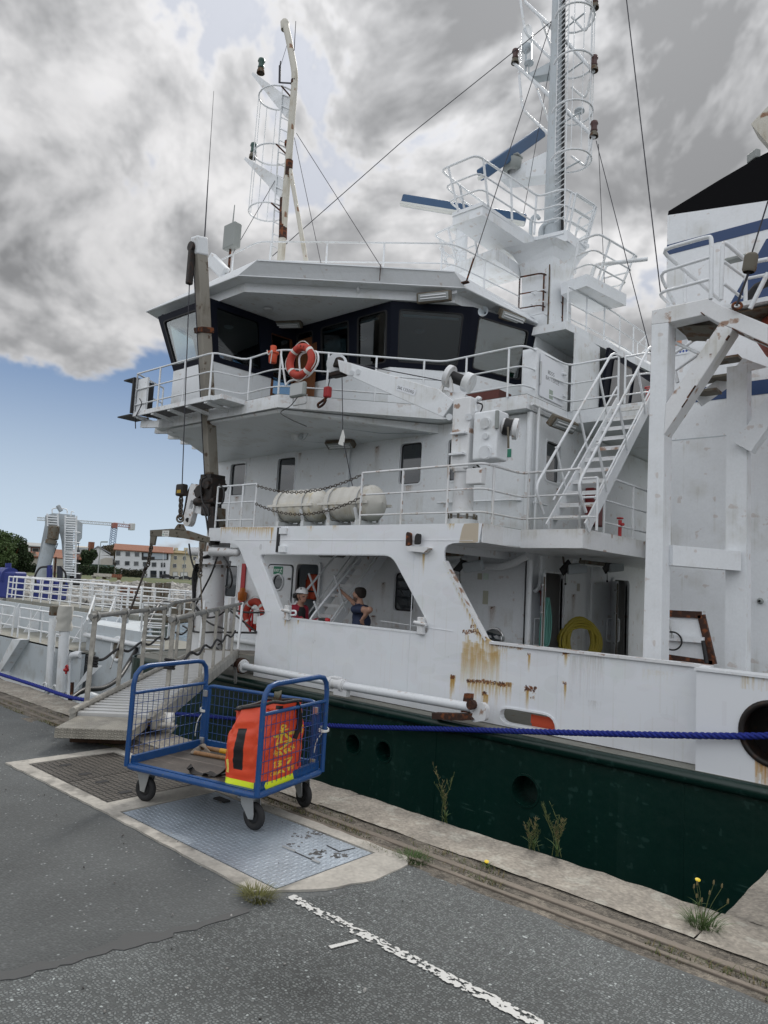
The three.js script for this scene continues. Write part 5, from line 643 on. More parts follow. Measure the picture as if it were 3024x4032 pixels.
{ // gantry of white box sections beside the funnel
  const g = sub(ship, 'gantry', 'white box-section gantry frame with rust on its brace'), GZ = -5.6, N = (x, y, z = GZ) => Pz('N', x, y, z);
  const quad = (q, d) => slab(q, V(0, 0, -d), [], .008);
  const L0 = N(412, 300), xL = -3.73;
  part(g, 'column', quad([V(-3.76, D0, GZ), V(-3.50, D0, GZ), ...[[530, 1500], [548, 1210], [572, 420]].map(p => N(...p)), N(408, 440)], .30), M.white);
  part(g, 'top_beam', quad([[412, 300], [960, 182], [1062, 245], [1534, 440], [1534, 630], [1200, 480], [1062, 425], [915, 345], [575, 420], [405, 440]].map(p => N(...p)), .24), M.whiteRust);
  part(g, 'brace', quad([[1065, 425], [1200, 485], [840, 1040], [528, 1505], [545, 1205]].map(p => N(...p, GZ + .004)), .26), M.whiteRust, { label: 'diagonal brace with rust along its lower edge' });
  for (const b of [beam(N(835, 1030, GZ + .015), N(755, 1150, GZ + .015), .05, .012, V(0, 0, 1)), beam(N(1160, 545, GZ + .015), N(1130, 590, GZ + .015), .05, .012, V(0, 0, 1)), beam(N(1190, 475, GZ + .015), N(1300, 540, GZ + .015), .05, .012, V(0, 0, 1)), beam(N(1400, 580, GZ + .015), N(1534, 640, GZ + .015), .05, .012, V(0, 0, 1)), beam(N(890, 325, GZ + .015), N(915, 345, GZ + .015), .07, .012, V(0, 0, 1)), beam(N(755, 1160, GZ + .012), N(700, 1240, GZ + .012), .02, .012, V(0, 0, 1))]) part(g, 'brace_rust', b, M.rust);
  const P2 = -7.0, x2 = Pz('G', 1450, 280, P2).x; part(g, 'column', box(x2 + .14, 2.4, P2 - .12, .28, 5.5, .26), M.white);
  part(g, 'cross_beam', beam(V(-3.55, 2.22, GZ - .28), V(x2 + .12, 2.22, P2), .28, .24, V(0, 1, 0)), M.white);
  part(g, 'brace', beam(Pz('N', 1310, 1640, P2), Pz('N', 1620, 1200, P2), .26, .24, V(1, -.7, 0)), M.white); part(g, 'head', [hexa([N(1180, 900, P2), N(1310, 900, P2), N(1534, 850, P2), N(1290, 760, P2)], [N(1180, 900, P2 - .25), N(1310, 900, P2 - .25), N(1534, 850, P2 - .25), N(1290, 760, P2 - .25)])], M.white);
  part(g, 'platform_grating', [slab([N(690, 455, GZ - .25), N(1040, 380, GZ - .25), N(935, 600, GZ - .8), N(780, 520, GZ - .8)], V(0, .02, 0)), box(-2.75, 5.55, -6.3, 1.5, .03, .8)], M.dirtySteel);
  part(g, 'platform', box(-2.9, 5.62, -6.25, 1.7, .06, .9), M.white);
  const r = (pts, rr_ = .03) => part(g, 'guard_rail', tube(pts, rr_, .14), M.white);
  const C = (x, y, z) => Pz('C', x, y, z);
  r([C(1105, 880, GZ), C(1110, 440, GZ), C(1090, 425, GZ), C(740, 525, GZ), C(1180, 890, GZ - .9)]); r([C(1100, 575, GZ), C(728, 690, GZ), C(840, 915, GZ - .6)], .024); r([C(1100, 735, GZ), C(720, 835, GZ), C(800, 915, GZ - .4)], .024); r([C(918, 690, GZ - .5), C(918, 905, GZ - .5)], .024);
  r([C(1178, 885, GZ), C(1190, 480, GZ), C(1210, 470, GZ), C(1360, 600, GZ - .3)]); r([C(1200, 610, GZ), C(1350, 720, GZ - .3)], .022); r([C(1200, 770, GZ), C(1330, 870, GZ - .3)], .022); r([C(1360, 590, GZ - .3), C(1355, 930, GZ - .3)], .026); r([C(1390, 950, GZ + .1), C(1519, 690, GZ + .1)], .03); r([C(1365, 620, GZ - .3), C(1519, 590, GZ - .3)], .03); r([C(1370, 730, GZ - .3), C(1519, 700, GZ - .3)], .022);
  r([N(595, 595, GZ - .3), N(870, 720, GZ - .3)], .024); r([N(615, 725, GZ - 1.4), N(830, 580, GZ - 1.4)], .024); r([N(640, 880, GZ - 1.4), N(865, 725, GZ - 1.4)], .024); r([N(630, 540, GZ - 1.4), N(700, 490, GZ - 1.4)], .024); r([N(660, 1000, GZ - 1.4), N(630, 880, GZ - 1.4)], .03);
  for (const b of [box(...Object.values(N(1050, 960, -7.6)), .5, .04, .3), box(...Object.values(N(900, 1100, -7.4)), .5, .04, .3), box(...Object.values(N(1140, 780, -7.7)), .4, .04, .3)]) part(g, 'stair_tread', b, M.dirtySteel); part(g, 'stair_stringer', beam(N(860, 1180, -7.5), N(1165, 960, -7.8), .2, .04, V(0, 1, .2)), M.white);
  // lamp, shackle and lashing on the beam
  const sh = Pz('C', 1390, 620, GZ + .15); part(g, 'float_block', lathe([[.07, -.12], [.085, -.09], [.085, .09], [.07, .12], [0, .125]], sh, V(.15, 1, 0)), M.dirtySteel); part(g, 'lashing', [cyl(lift(sh, .01, .1, 0), Pz('C', 1519, 170, GZ + .15), .01, .01, 6), cyl(lift(sh, -.015, -.11, 0), Pz('C', 1290, 930, GZ + .12), .016, .016, 6)], M.wire); part(g, 'shackle', torus(Pz('C', 1295, 930, GZ + .05), .055, .018, V(.4, .3, 1), 16, 8), M.rust); part(g, 'lamp', rbox(...Object.values(Pz('C', 1290, 590, GZ - .3)), .3, .06, .12, .02), M.sensor);
}
// hatch standing open at the foot of the gantry
{
  const h = sub(ship, 'open_hatch', 'rusty white hatch lid standing open behind the bulwark'), q = (x, y) => Pz('G', x, y, -6.6);
  part(h, 'lid', slab([[1160, 520], [1330, 528], [1388, 772], [1160, 735]].map(p => q(...p)), inw(.05)), M.white); part(h, 'rim', [[[1160, 520], [1330, 528]], [[1330, 528], [1388, 772]], [[1388, 772], [1160, 738]]].map(s => beam(q(...s[0]), q(...s[1]), .06, .1, V(0, 0, 1))), M.rust); part(h, 'stiffener', beam(lift(q(1160, 638), 0, 0, .05), lift(q(1350, 652), 0, 0, .05), .08, .06, V(0, 1, 0)), M.white);
  part(h, 'hand_wheel', torus(lift(q(1200, 655), 0, 0, .12), .13, .012, V(.2, 0, 1)), M.dark); part(h, 'stay', cyl(lift(q(1345, 655), 0, 0, .06), lift(q(1368, 765), 0, 0, .1), .03), M.dark); part(h, 'handle', tube([q(1255, 522), q(1255, 508), q(1285, 508), q(1285, 522)], .012, .02), M.white); part(h, 'spindle', cyl(lift(q(1180, 550), 0, 0, .08), lift(q(1200, 640), 0, 0, .1), .015), M.galv);
  part(ship, 'hatch_coaming', box(-2.6, .0, -6.9, 1.6, .7, .9), M.white);
}

{ // rust runs and chipped spots on the white paint, where the photograph shows them
  const tx = (s, hard) => canvasTex(64, 256, (c, W, H) => { c.clearRect(0, 0, W, H); seed(s); for (let k = 0; k < 46; k++) { const x = W / 2 + (rnd() + rnd() - 1) * W * .42, L = H * rr(.15, .95) * (1 - Math.abs(x - W / 2) / W); for (let q = 0; q < 10; q++) { c.fillStyle = `rgba(${rnd() > .5 ? '150,92,40' : '178,128,62'},${rr(.05, .16) * (1 - q / 10)})`; c.fillRect(x, 6 + L * q / 10, rr(1, 4), L / 10 + 1); } } for (let k = 0; k < hard; k++) { c.fillStyle = `rgba(96,48,24,${rr(.4, .9)})`; c.beginPath(); c.ellipse(W / 2 + rr(-12, 12), rr(4, 22), rr(2, 8), rr(2, 6), 0, 0, 7); c.fill(); } });
  const ms = [[3, 10], [8, 4], [13, 16]].map(q => { const t = tx(...q); return std(0xffffff, .85, 0, { map: t, transparent: true }); });
  const st = (f, x, y, z, w, h, k, ax = 'z') => { const p = hit(ax, f, x, y, z), g = new THREE.PlaneGeometry(w, h); if (ax === 'x') g.rotateY(Math.PI / 2); part(ship, 'rust_run', g.translate(p.x + (ax === 'x' ? .004 : 0), p.y - h / 2, p.z + (ax === 'z' ? .004 : 0)), ms[k], { uv: true }); };
  st('A', 885, 1335, WZ, .12, .45, 0); st('A', 1180, 1330, WZ, .2, .5, 1); st('A', 1480, 1260, WZ, .3, .6, 1); st('B', 290, 1390, WZ, .35, .5, 1); st('B', 700, 1300, WZ, .2, .7, 1); st('B', 120, 1180, WZ, .25, .8, 1); st('A', 805, 1590, WZ, .3, .45, 1);
  st('N', 520, 720, -5.6, .06, .12, 2); st('N', 425, 1105, -5.6, .05, .1, 2); st('N', 530, 1105, -5.6, .05, .1, 2); st('N', 500, 2130, -5.6, .04, .35, 0); st('G', 1115, 712, -5.6, .05, .2, 2); st('N', 980, 720, -5.59, .06, .14, 2);
  st('F', 1110, 700, WZ, .3, .4, 0); st('F', 1180, 480, WZ, .2, .8, 1); st('F', 200, 640, WZ, .25, .8, 1); st('G', 300, 480, WZ, .25, .8, 1); st('B', 1100, 1410, WX, .2, .6, 1, 'x'); st('G', 700, 420, WX, .3, .9, 1, 'x');
}

// ---------------------------------------------------------------- gear on and beside the ship
const linkChain = (parent, a, b, n, R = .045, r = .013, mat = M.chain, sag = 0) => { for (let i = 0; i < n; i++) { const q = t => a.clone().lerp(b, t).add(V(0, -sag * 4 * t * (1 - t), 0)), p = q((i + .5) / n), d = q((i + .9) / n).sub(q((i + .1) / n)).normalize(), t = new THREE.TorusGeometry(R, r, 6, 12); t.scale(1.5, 1, 1); t.applyQuaternion(new THREE.Quaternion().setFromUnitVectors(V(1, 0, 0), d)); if (i % 2) t.applyQuaternion(new THREE.Quaternion().setFromAxisAngle(d, Math.PI / 2)); part(parent, 'chain_link', t.translate(p.x, p.y, p.z), mat); } };
{ // knuckle crane that carries the gangway
  const CZ = -5.4, k = thing('deck_crane', 'white folding deck crane with upright boom and greasy black elbow beside the gangway', 'crane');
  const L = (x, y, z = CZ) => Pz('L', x, y, z), c = L(478, 1480), pc = V(c.x, 0, CZ), top = L(478, 1445).y;
  part(k, 'pedestal', [new THREE.CylinderGeometry(.30, .36, top - D0, 8).rotateY(.39).translate(pc.x, (top + D0) / 2, CZ)], M.whiteRust); part(k, 'flange', [cyl(V(pc.x, top - .03, CZ), V(pc.x, top + .08, CZ), .40, .40, 20), cyl(V(pc.x, D0, CZ), V(pc.x, D0 + .06, CZ), .45, .45, 16)], M.whiteRust);
  for (let i = 0; i < 12; i++) { const a = i / 12 * 6.28; part(k, 'bolt', cyl(V(pc.x + Math.cos(a) * .35, top - .09, CZ + Math.sin(a) * .35), V(pc.x + Math.cos(a) * .35, top - .02, CZ + Math.sin(a) * .35), .028, .028, 6), M.dirtySteel); }
  part(k, 'weld_band', cyl(V(pc.x, 1.0, CZ), V(pc.x, 1.02, CZ), .325, .325, 8), M.white);
  part(k, 'slewing_head', [rbox(pc.x, top + .28, CZ, .56, .44, .5, .05), cyl(V(pc.x, top + .05, CZ), V(pc.x, top + .2, CZ), .3, .28, 14)], M.whiteRust);
  const hc = L(470, 1355); part(k, 'slewing_cylinder', [cyl(L(470, 1352, CZ + .28), L(610, 1358, CZ + .28), .10, .10, 14), cyl(L(610, 1358, CZ + .28), L(665, 1360, CZ + .28), .085, .085, 14), ball(L(610, 1358, CZ + .28), .10, 10), ball(L(668, 1360, CZ + .28), .085, 10)], M.whiteRust); part(k, 'slewing_cylinder', cyl(L(305, 1350, CZ - .1), L(430, 1355, CZ - .1), .1, .1, 12), M.whiteRust);
  const elb = L(470, 870);
  part(k, 'lower_boom', [rbeam(L(515, 1320), L(520, 1010), .2, .3, V(1, 0, 0), .02)], M.dirtySteel); part(k, 'lift_cylinder', [cyl(L(488, 1300, CZ + .2), L(482, 1080, CZ + .2), .12, .12, 14), cyl(L(482, 1080, CZ + .2), L(480, 1000, CZ + .2), .06, .06, 12)], M.blackGrease);
  part(k, 'elbow', [rbox(elb.x, elb.y, CZ, .5, .56, .42, .05), cyl(lift(elb, -.42, -.26, .1), lift(elb, .36, -.26, .1), .10, .10, 12), cyl(lift(elb, -.14, -.05, -.26), lift(elb, -.14, -.05, .28), .14, .14, 14), rbox(elb.x + .04, elb.y - .44, CZ, .36, .3, .34, .04), cyl(lift(elb, .15, .1, -.25), lift(elb, .15, .1, .27), .1, .1, 12), box(elb.x, elb.y + .31, CZ, .4, .1, .4)], M.blackGrease);
  const b0 = L(470, 800), b1 = Pz('A', 585, 150, -4.3); part(k, 'boom', [rbeam(b0, b1, .23, .27, V(1, 0, 0), .03)], std(0xffffff, .6, 0, { map: paintTex([.58, .56, .52], [.42, .39, .34], [.30, .22, .16], .8, 61) })); const bd = b1.clone().sub(b0).normalize();
  part(k, 'boom_head', [rbeam(b1.clone().addScaledVector(bd, -.05), b1.clone().addScaledVector(bd, .36), .27, .3, V(1, 0, 0), .05)], M.white); part(k, 'boom_band', [rbeam(b0.clone().lerp(b1, .66), b0.clone().lerp(b1, .685), .31, .34, V(1, 0, 0), .02)], M.rust);
  const f = V(0, 0, .19); part(k, 'boom_rope', cyl(b0.clone().add(f), b1.clone().add(f), .012, .012, 6), M.wire); part(k, 'head_sheave', [cyl(b1.clone().add(V(-.05, .1, .12)), b1.clone().add(V(-.05, .1, .24)), .11, .11, 14), rbeam(b1.clone().add(V(-.08, -.75, .16)), b1.clone().add(V(-.05, .05, .18)), .12, .14, V(1, 0, 0), .03)], M.blackGrease);
  // sheave arm
  const sp = [[310, 815], [350, 815], [366, 850], [340, 950], [320, 1040], [298, 1130], [275, 1155], [245, 1140], [240, 1105], [262, 1020], [285, 900], [296, 835]].map(q => L(q[0], q[1], CZ + .1)); part(k, 'sheave_arm', slab(roundPoly(sp, .08), inw(.14), [roundPoly([[305, 945], [332, 945], [316, 1015], [285, 1015]].map(q => L(q[0], q[1], CZ + .1)), .03)]), M.whiteRust); part(k, 'sheave', [cyl(L(343, 873, CZ + .12), L(343, 873, CZ - .06), .05), cyl(L(278, 1100, CZ + .12), L(278, 1100, CZ - .06), .05)], M.dark); part(k, 'arm_link', slab([[335, 930], [430, 940], [430, 1065], [325, 1045]].map(q => L(q[0], q[1], CZ + .05)), inw(.12)), M.white); part(k, 'sheave_band', curve([L(318, 818, CZ + .04), L(285, 880, CZ + .04), L(262, 1000, CZ + .04), L(240, 1100, CZ + .04)], .03, 16), M.blackGrease);
  seed(5); const hose = (pts) => part(k, 'hydraulic_hose', curve(pts, .02, 26, 6), M.rubberHose);
  for (let i = 0; i < 6; i++) { const o = i * 13 - 30, zz = CZ + .35 - i * .04; hose([L(440 + i * 8, 1380 + i * 6, zz), L(385 + o * .6, 1420, zz), L(335 + o * .4, 1520 + i * 12, zz), L(330 + o * .3, 1680, zz), L(335 + o * .3, 1850, zz), L(325 + o * .2, 1990, zz)]); }
  hose([L(515, 1390, CZ + .42), L(470, 1520, CZ + .44), L(400, 1660, CZ + .42), L(340, 1780, CZ + .4)]); hose([L(565, 1390, CZ + .3), L(610, 1480, CZ + .35), L(632, 1580, CZ + .3), L(612, 1640, CZ + .25), L(580, 1625, CZ + .2)]); hose([L(290, 1290, CZ + .3), L(310, 1420, CZ + .34), L(345, 1500, CZ + .3), L(385, 1420, CZ + .3)]);
  hose([L(430, 760, CZ + .3), L(395, 780, CZ + .3), L(385, 860, CZ + .3), L(400, 960, CZ + .3), L(440, 1020, CZ + .3), L(445, 1120, CZ + .3)]); hose([L(530, 820, CZ + .3), L(565, 860, CZ + .3), L(560, 950, CZ + .3), L(525, 1000, CZ + .3)]); hose([L(400, 1000, CZ + .3), L(425, 1080, CZ + .3), L(440, 1180, CZ + .3), L(465, 1300, CZ + .3)]);
  hose([L(335, 1770, CZ + .35), L(420, 1870, CZ + .4), L(520, 1860, CZ + .4), L(580, 1820, CZ + .4)]); hose([L(240, 1940, CZ + .5), L(330, 1985, CZ + .5), L(520, 1990, CZ + .5), L(820, 1995, CZ + .42)]); hose([L(600, 1800, CZ + .4), L(720, 1830, CZ + .42), L(885, 1835, CZ + .42)]); hose([L(610, 1815, CZ + .4), L(700, 1890, CZ + .42), L(825, 1990, CZ + .42)]); hose([L(335, 1790, CZ + .4), L(440, 1910, CZ + .45), L(580, 1968, CZ + .4)]);
  hose([L(440, 2130, CZ + .5), L(500, 2110, CZ + .5), L(550, 2160, CZ + .5), L(545, 2080, CZ + .4), L(520, 2090, CZ + .4)]);
  part(k, 'hose_post', [box(...Object.values(L(610, 1960, CZ + .15)), .1, 1.3, .1)], M.whiteRust);
  // hook block, spreader and slings hang from the boom head
  const HZ2 = -4.3, hp = L(232, 865, HZ2);
  const hk = thing('hook_block', 'small dark hook block with yellow marks hanging on the crane wire', 'hook block'); part(hk, 'weight', rbox(hp.x, hp.y, hp.z, .26, .26, .16, .04), M.blackGrease); part(hk, 'yellow_mark', rbox(hp.x + .02, hp.y - .04, hp.z + .083, .15, .07, .004, .002), std(lin(.42, .27, .03), .7)); part(hk, 'wire', cyl(lift(hp, 0, .12, 0), b1.clone().add(V(-.08, -.6, .16)), .012, .012, 6), M.wire);
  linkChain(hk, lift(hp, 0, -.13, 0), L(222, 1085, HZ2), 8, .045, .015); part(hk, 'shackle', torus(L(220, 1090, HZ2), .075, .022, V(.6, 0, 1), 16, 8), M.dirtySteel);
  const Hh = (x, y) => Pz('H', x, y, HZ2), sb = thing('spreader_beam', 'dirty grey lifting spreader beam with a white plate, hung above the gangway', 'spreader beam');
  part(sb, 'beam', slab([[1088, 345], [1250, 335], [1340, 345], [1494, 395], [1494, 435], [1330, 405], [1180, 390], [1088, 390]].map(q => Hh(...q)), inw(.1), []), M.dirtySteel); part(sb, 'lug', slab(roundPoly([[1262, 340], [1290, 300], [1318, 300], [1340, 350]].map(q => Hh(...q)), .04), inw(.05), [circle(Hh(1305, 318), .04, 'z', 12)]), M.dirtySteel); part(sb, 'drop_plate', slab([[1090, 385], [1130, 388], [1118, 455], [1085, 455]].map(q => Hh(...q)), inw(.04)), M.dirtySteel); part(sb, 'drop_plate', slab([[1447, 420], [1490, 430], [1480, 500], [1447, 500]].map(q => Hh(...q)), inw(.04)), M.dirtySteel);
  { const tx = canvasTex(256, 128, (c, W, H) => { c.fillStyle = '#d9d9d4'; c.fillRect(0, 0, W, H); c.fillStyle = '#55575a'; c.font = 'bold 40px sans-serif'; c.fillText('SWL 2TE', 50, 54); c.fillText('1400KG', 86, 106); c.fillStyle = '#3c9a86'; c.beginPath(); c.arc(44, 88, 18, 0, 7); c.fill(); }); const p = Hh(1203, 370), g = new THREE.PlaneGeometry(.27, .13).rotateZ(-.03).translate(p.x, p.y, HZ2 + .004); part(sb, 'label_plate', g, std(0xffffff, .6, 0, { map: tx }), { uv: true }); for (const q of [[1105, 362], [1283, 362], [1290, 390], [1440, 395], [1470, 405]]) { const b = Hh(...q); part(sb, 'bolt', cyl(lift(b, 0, 0, -.01), lift(b, 0, 0, .025), .022, .022, 6), M.dirtySteel); } }
  linkChain(sb, Hh(1100, 450), Hh(1075, 600), 8, .04, .014); linkChain(sb, Hh(1462, 490), Hh(1455, 660), 8, .035, .012); part(sb, 'hook', curve([Hh(1455, 640), Hh(1440, 660), Hh(1450, 690), Hh(1466, 670)], .018, 12), M.dirtySteel);
  part(sb, 'sling', [cyl(Hh(1060, 615), Hh(1045, 650), .045, .03, 8), cyl(Hh(1052, 640), Pz('H', 945, 930, -3.4), .022, .022, 6)], M.blackGrease); part(sb, 'sling_wire', cyl(Pz('H', 945, 930, -3.4), Pz('H', 800, 1350, -2.0), .012, .012, 6), M.galv); part(sb, 'sling_wire', cyl(Hh(1455, 680), Pz('H', 1482, 1270, -4.0), .014, .014, 6), M.dirtySteel);
}
{ // davit on the boat deck
  const Z = -5.4, d = thing('davit_crane', 'white davit crane with horizontal jib on the boat deck', 'crane'), B = (x, y, z = Z) => Pz('B', x, y, z), c = B(580, 1590), X = c.x;
  part(d, 'base_flange', [cyl(V(X, D1, Z), V(X, D1 + .1, Z), .26, .26, 20), cyl(V(X, D1 + .16, Z), V(X, D1 + .22, Z), .22, .22, 20)], M.white); for (let i = 0; i < 10; i++) { const a = i / 10 * 6.28; part(d, 'bolt', cyl(V(X + Math.cos(a) * .23, D1 + .08, Z + Math.sin(a) * .23), V(X + Math.cos(a) * .23, D1 + .19, Z + Math.sin(a) * .23), .02, .02, 6), M.dirtySteel); }
  const y1 = B(580, 1320).y, y2 = B(580, 935).y; part(d, 'column', [cyl(V(X, D1 + .1, Z), V(X, y1, Z), .175, .165, 18), cyl(V(X, y1 - .03, Z), V(X, y1 + .03, Z), .19, .19, 18)], M.whiteRust);
  part(d, 'head_column', [rbox(X, (y1 + y2) / 2, Z, .36, y2 - y1, .34, .03)], M.whiteRust); part(d, 'step', [box(...Object.values(B(565, 1115, Z + .2)), .28, .03, .12)], M.white); part(d, 'step', box(...Object.values(B(555, 1228, Z + .2)), .28, .03, .12), M.white);
  const jib = [Pz('A', 1428, 788, Z), B(0, 742), B(475, 885), B(560, 950), B(500, 1035), Pz('A', 1659, 957, Z), Pz('A', 1440, 858, Z)].map(p => lift(p, 0, 0, .12)); part(d, 'jib', slab(jib, inw(.22), [], .008), M.white, { label: 'jib with stencilled load marking' });
  { const tx = canvasTex(512, 128, (c2, W, H) => { c2.clearRect(0, 0, W, H); c2.fillStyle = '#e2e5ea'; c2.fillRect(0, 0, W, H); c2.fillStyle = '#3a3c40'; c2.font = 'bold 84px monospace'; c2.fillText('SWL1350KG', 16, 92, 480); }); const a = B(250, 872), b = B(352, 905), g = new THREE.PlaneGeometry(a.distanceTo(b), .11).rotateZ(Math.atan2(b.y - a.y, b.x - a.x)).translate((a.x + b.x) / 2, (a.y + b.y) / 2, Z + .134); part(d, 'load_marking', g, std(0xffffff, .5, 0, { map: tx }), { uv: true }); }
  for (const [x, y] of [[510, 1025], [615, 1025]]) part(d, 'cover_disc', cyl(B(x, y, Z + .17), B(x, y, Z + .2), .055, .055, 14), M.white); for (const q of [[-20, 785], [15, 780]]) part(d, 'cover_disc', cyl(B(...q, Z + .12), B(...q, Z + .16), .05, .05, 14), M.white);
  part(d, 'gearbox', rbox(...Object.values(B(735, 1135)), .46, .80, .36, .04), M.white); for (const [x, y, r] of [[708, 1060, .09], [708, 1130, .05], [708, 1218, .11]]) part(d, 'gear_cover', [cyl(B(x, y, Z + .17), B(x, y, Z + .22), r, r, 20), torus(B(x, y, Z + .21), r * .8, .008, V(0, 0, 1), 20, 6)], M.white);
  part(d, 'winch_drum', [cyl(B(800, 1075), B(880, 1090, Z - .1), .13, .13, 18), cyl(B(860, 1090), B(884, 1093, Z - .03), .17, .17, 20)], M.whiteRust); part(d, 'drum_rope', cyl(B(808, 1075), B(850, 1085, Z - .06), .14, .14, 18), M.dark); part(d, 'lever', [rbox(...Object.values(B(770, 1040, Z + .2)), .06, .3, .05, .015)], M.sensor); part(d, 'crank', tube([B(830, 1080, Z + .15), B(832, 1160, Z + .15), B(832, 1195, Z + .15)], .018), M.dirtySteel);
  // hoist winch on the head
  part(d, 'hoist_drum', [cyl(B(510, 800, Z + .02), B(615, 840, Z - .12), .10, .10, 18)], M.dark); part(d, 'drum_flange', [cyl(B(500, 800, Z + .04), B(522, 808, Z + .02), .19, .19, 22)], M.whiteRust); part(d, 'drum_flange', cyl(B(598, 832, Z - .1), B(632, 845, Z - .13), .17, .17, 20), M.white); part(d, 'winch_bracket', [slab([[455, 870], [600, 905], [560, 950], [510, 960], [470, 920]].map(q => B(...q)), inw(.3)), beam(B(500, 795, Z + .07), B(465, 885, Z + .07), .05, .04), beam(B(515, 800, Z + .07), B(525, 890, Z + .07), .05, .04)], M.whiteRust);
  part(d, 'jib_rope', cyl(B(530, 840), Pz('A', 1430, 790, Z), .01, .01, 5), M.wire);
  const A = (x, y, z = Z) => Pz('A', x, y, z); part(d, 'tip_sheave', [cyl(A(1398, 805, Z + .05), A(1398, 805, Z - .05), .21, .21, 22)], M.white); part(d, 'tip_housing', [rbox(...Object.values(A(1405, 800)), .26, .2, .2, .04), rbox(...Object.values(A(1405, 865)), .34, .1, .2, .03)], M.blackGrease);
  const h = thing('hoist_hook', 'small red hoist hook hanging from the davit tip', 'hook'); const hp = A(1342, 972); part(h, 'weight', rbox(hp.x, hp.y, hp.z, .15, .22, .12, .03), M.red); part(h, 'hook', curve([A(1335, 1005), A(1310, 1025), A(1285, 1045), A(1290, 1060), A(1320, 1040), A(1332, 1015)], .026, 20, 8), M.rust); part(h, 'rope', cyl(lift(hp, 0, .1, 0), A(1362, 868), .01, .01, 5), M.wire);
  const s = thing('tag_line', 'thin line with a white tag hanging below the davit tip', 'line'); part(s, 'rope', [cyl(A(1428, 880), A(1432, 1195), .009, .009, 5), cyl(A(1438, 1270), Pz('A', 1490, 1530, -5.5), .009, .009, 5)], M.wire); part(s, 'tag', slab([[1432, 1190], [1442, 1240], [1435, 1290], [1405, 1280]].map(q => A(...q)), inw(.02)), M.creamLens);
  part(d, 'control_box', [rbox(...Object.values(B(655, 1350, Z + .22)), .3, .26, .14, .02)], M.whiteRust); part(d, 'cable', curve([B(660, 1285, Z + .25), B(690, 1320, Z + .25), B(640, 1300, Z + .25)], .015), M.rubberHose); part(d, 'cable', curve([B(640, 945), B(690, 960), B(680, 1000), B(665, 1030)], .013), M.rubberHose);
  part(d, 'fairlead_eye', tube([B(655, 1000), B(648, 950), B(668, 918), B(680, 930)], .035, .1), M.white);
}
// two life raft canisters end to end
for (const [x0, x1, lab, m] of [[-11.46, -10.02, 'yellowed white life raft canister on the boat deck, nearer the deck crane', M.canister], [-9.98, -8.56, 'clean white life raft canister on the boat deck, nearer the davit crane', M.canisterWhite]]) {
  const r = thing('life_raft', lab, 'life raft', 'life raft canisters on the boat deck'), y = 3.08, z = -5.5, n = 26, prof = []; for (let i = 0; i <= n; i++) { const t = i / n, e = Math.min(t, 1 - t); prof.push([.33 * Math.min(1, Math.sqrt(Math.min(1, e / .13 + .02))) * (1 + .03 * Math.cos(t * Math.PI * 12)), (t - .5) * (x1 - x0)]); } prof[0][0] = prof[n][0] = .01;
  part(r, 'shell', lathe(prof, V((x0 + x1) / 2, y, z), V(1, 0, 0), 28), m); part(r, 'seam_rim', [box((x0 + x1) / 2, y - .02, z + .33, x1 - x0 - .12, .05, .04), box((x0 + x1) / 2, y - .02, z - .33, x1 - x0 - .12, .05, .04)], m);
  for (const t of [.24, .76]) { const x = mix(x0, x1, t); part(r, 'strap', torus(V(x, y, z), .345, .012, V(1, 0, 0), 30, 5), M.galv); part(r, 'cradle', [box(x, D1 + .06, z, .08, .12, .6), beam(V(x, D1 + .1, z + .27), V(x, y - .12, z + .36), .06, .03), beam(V(x, D1 + .1, z - .27), V(x, y - .12, z - .36), .06, .03)], M.white); }
}
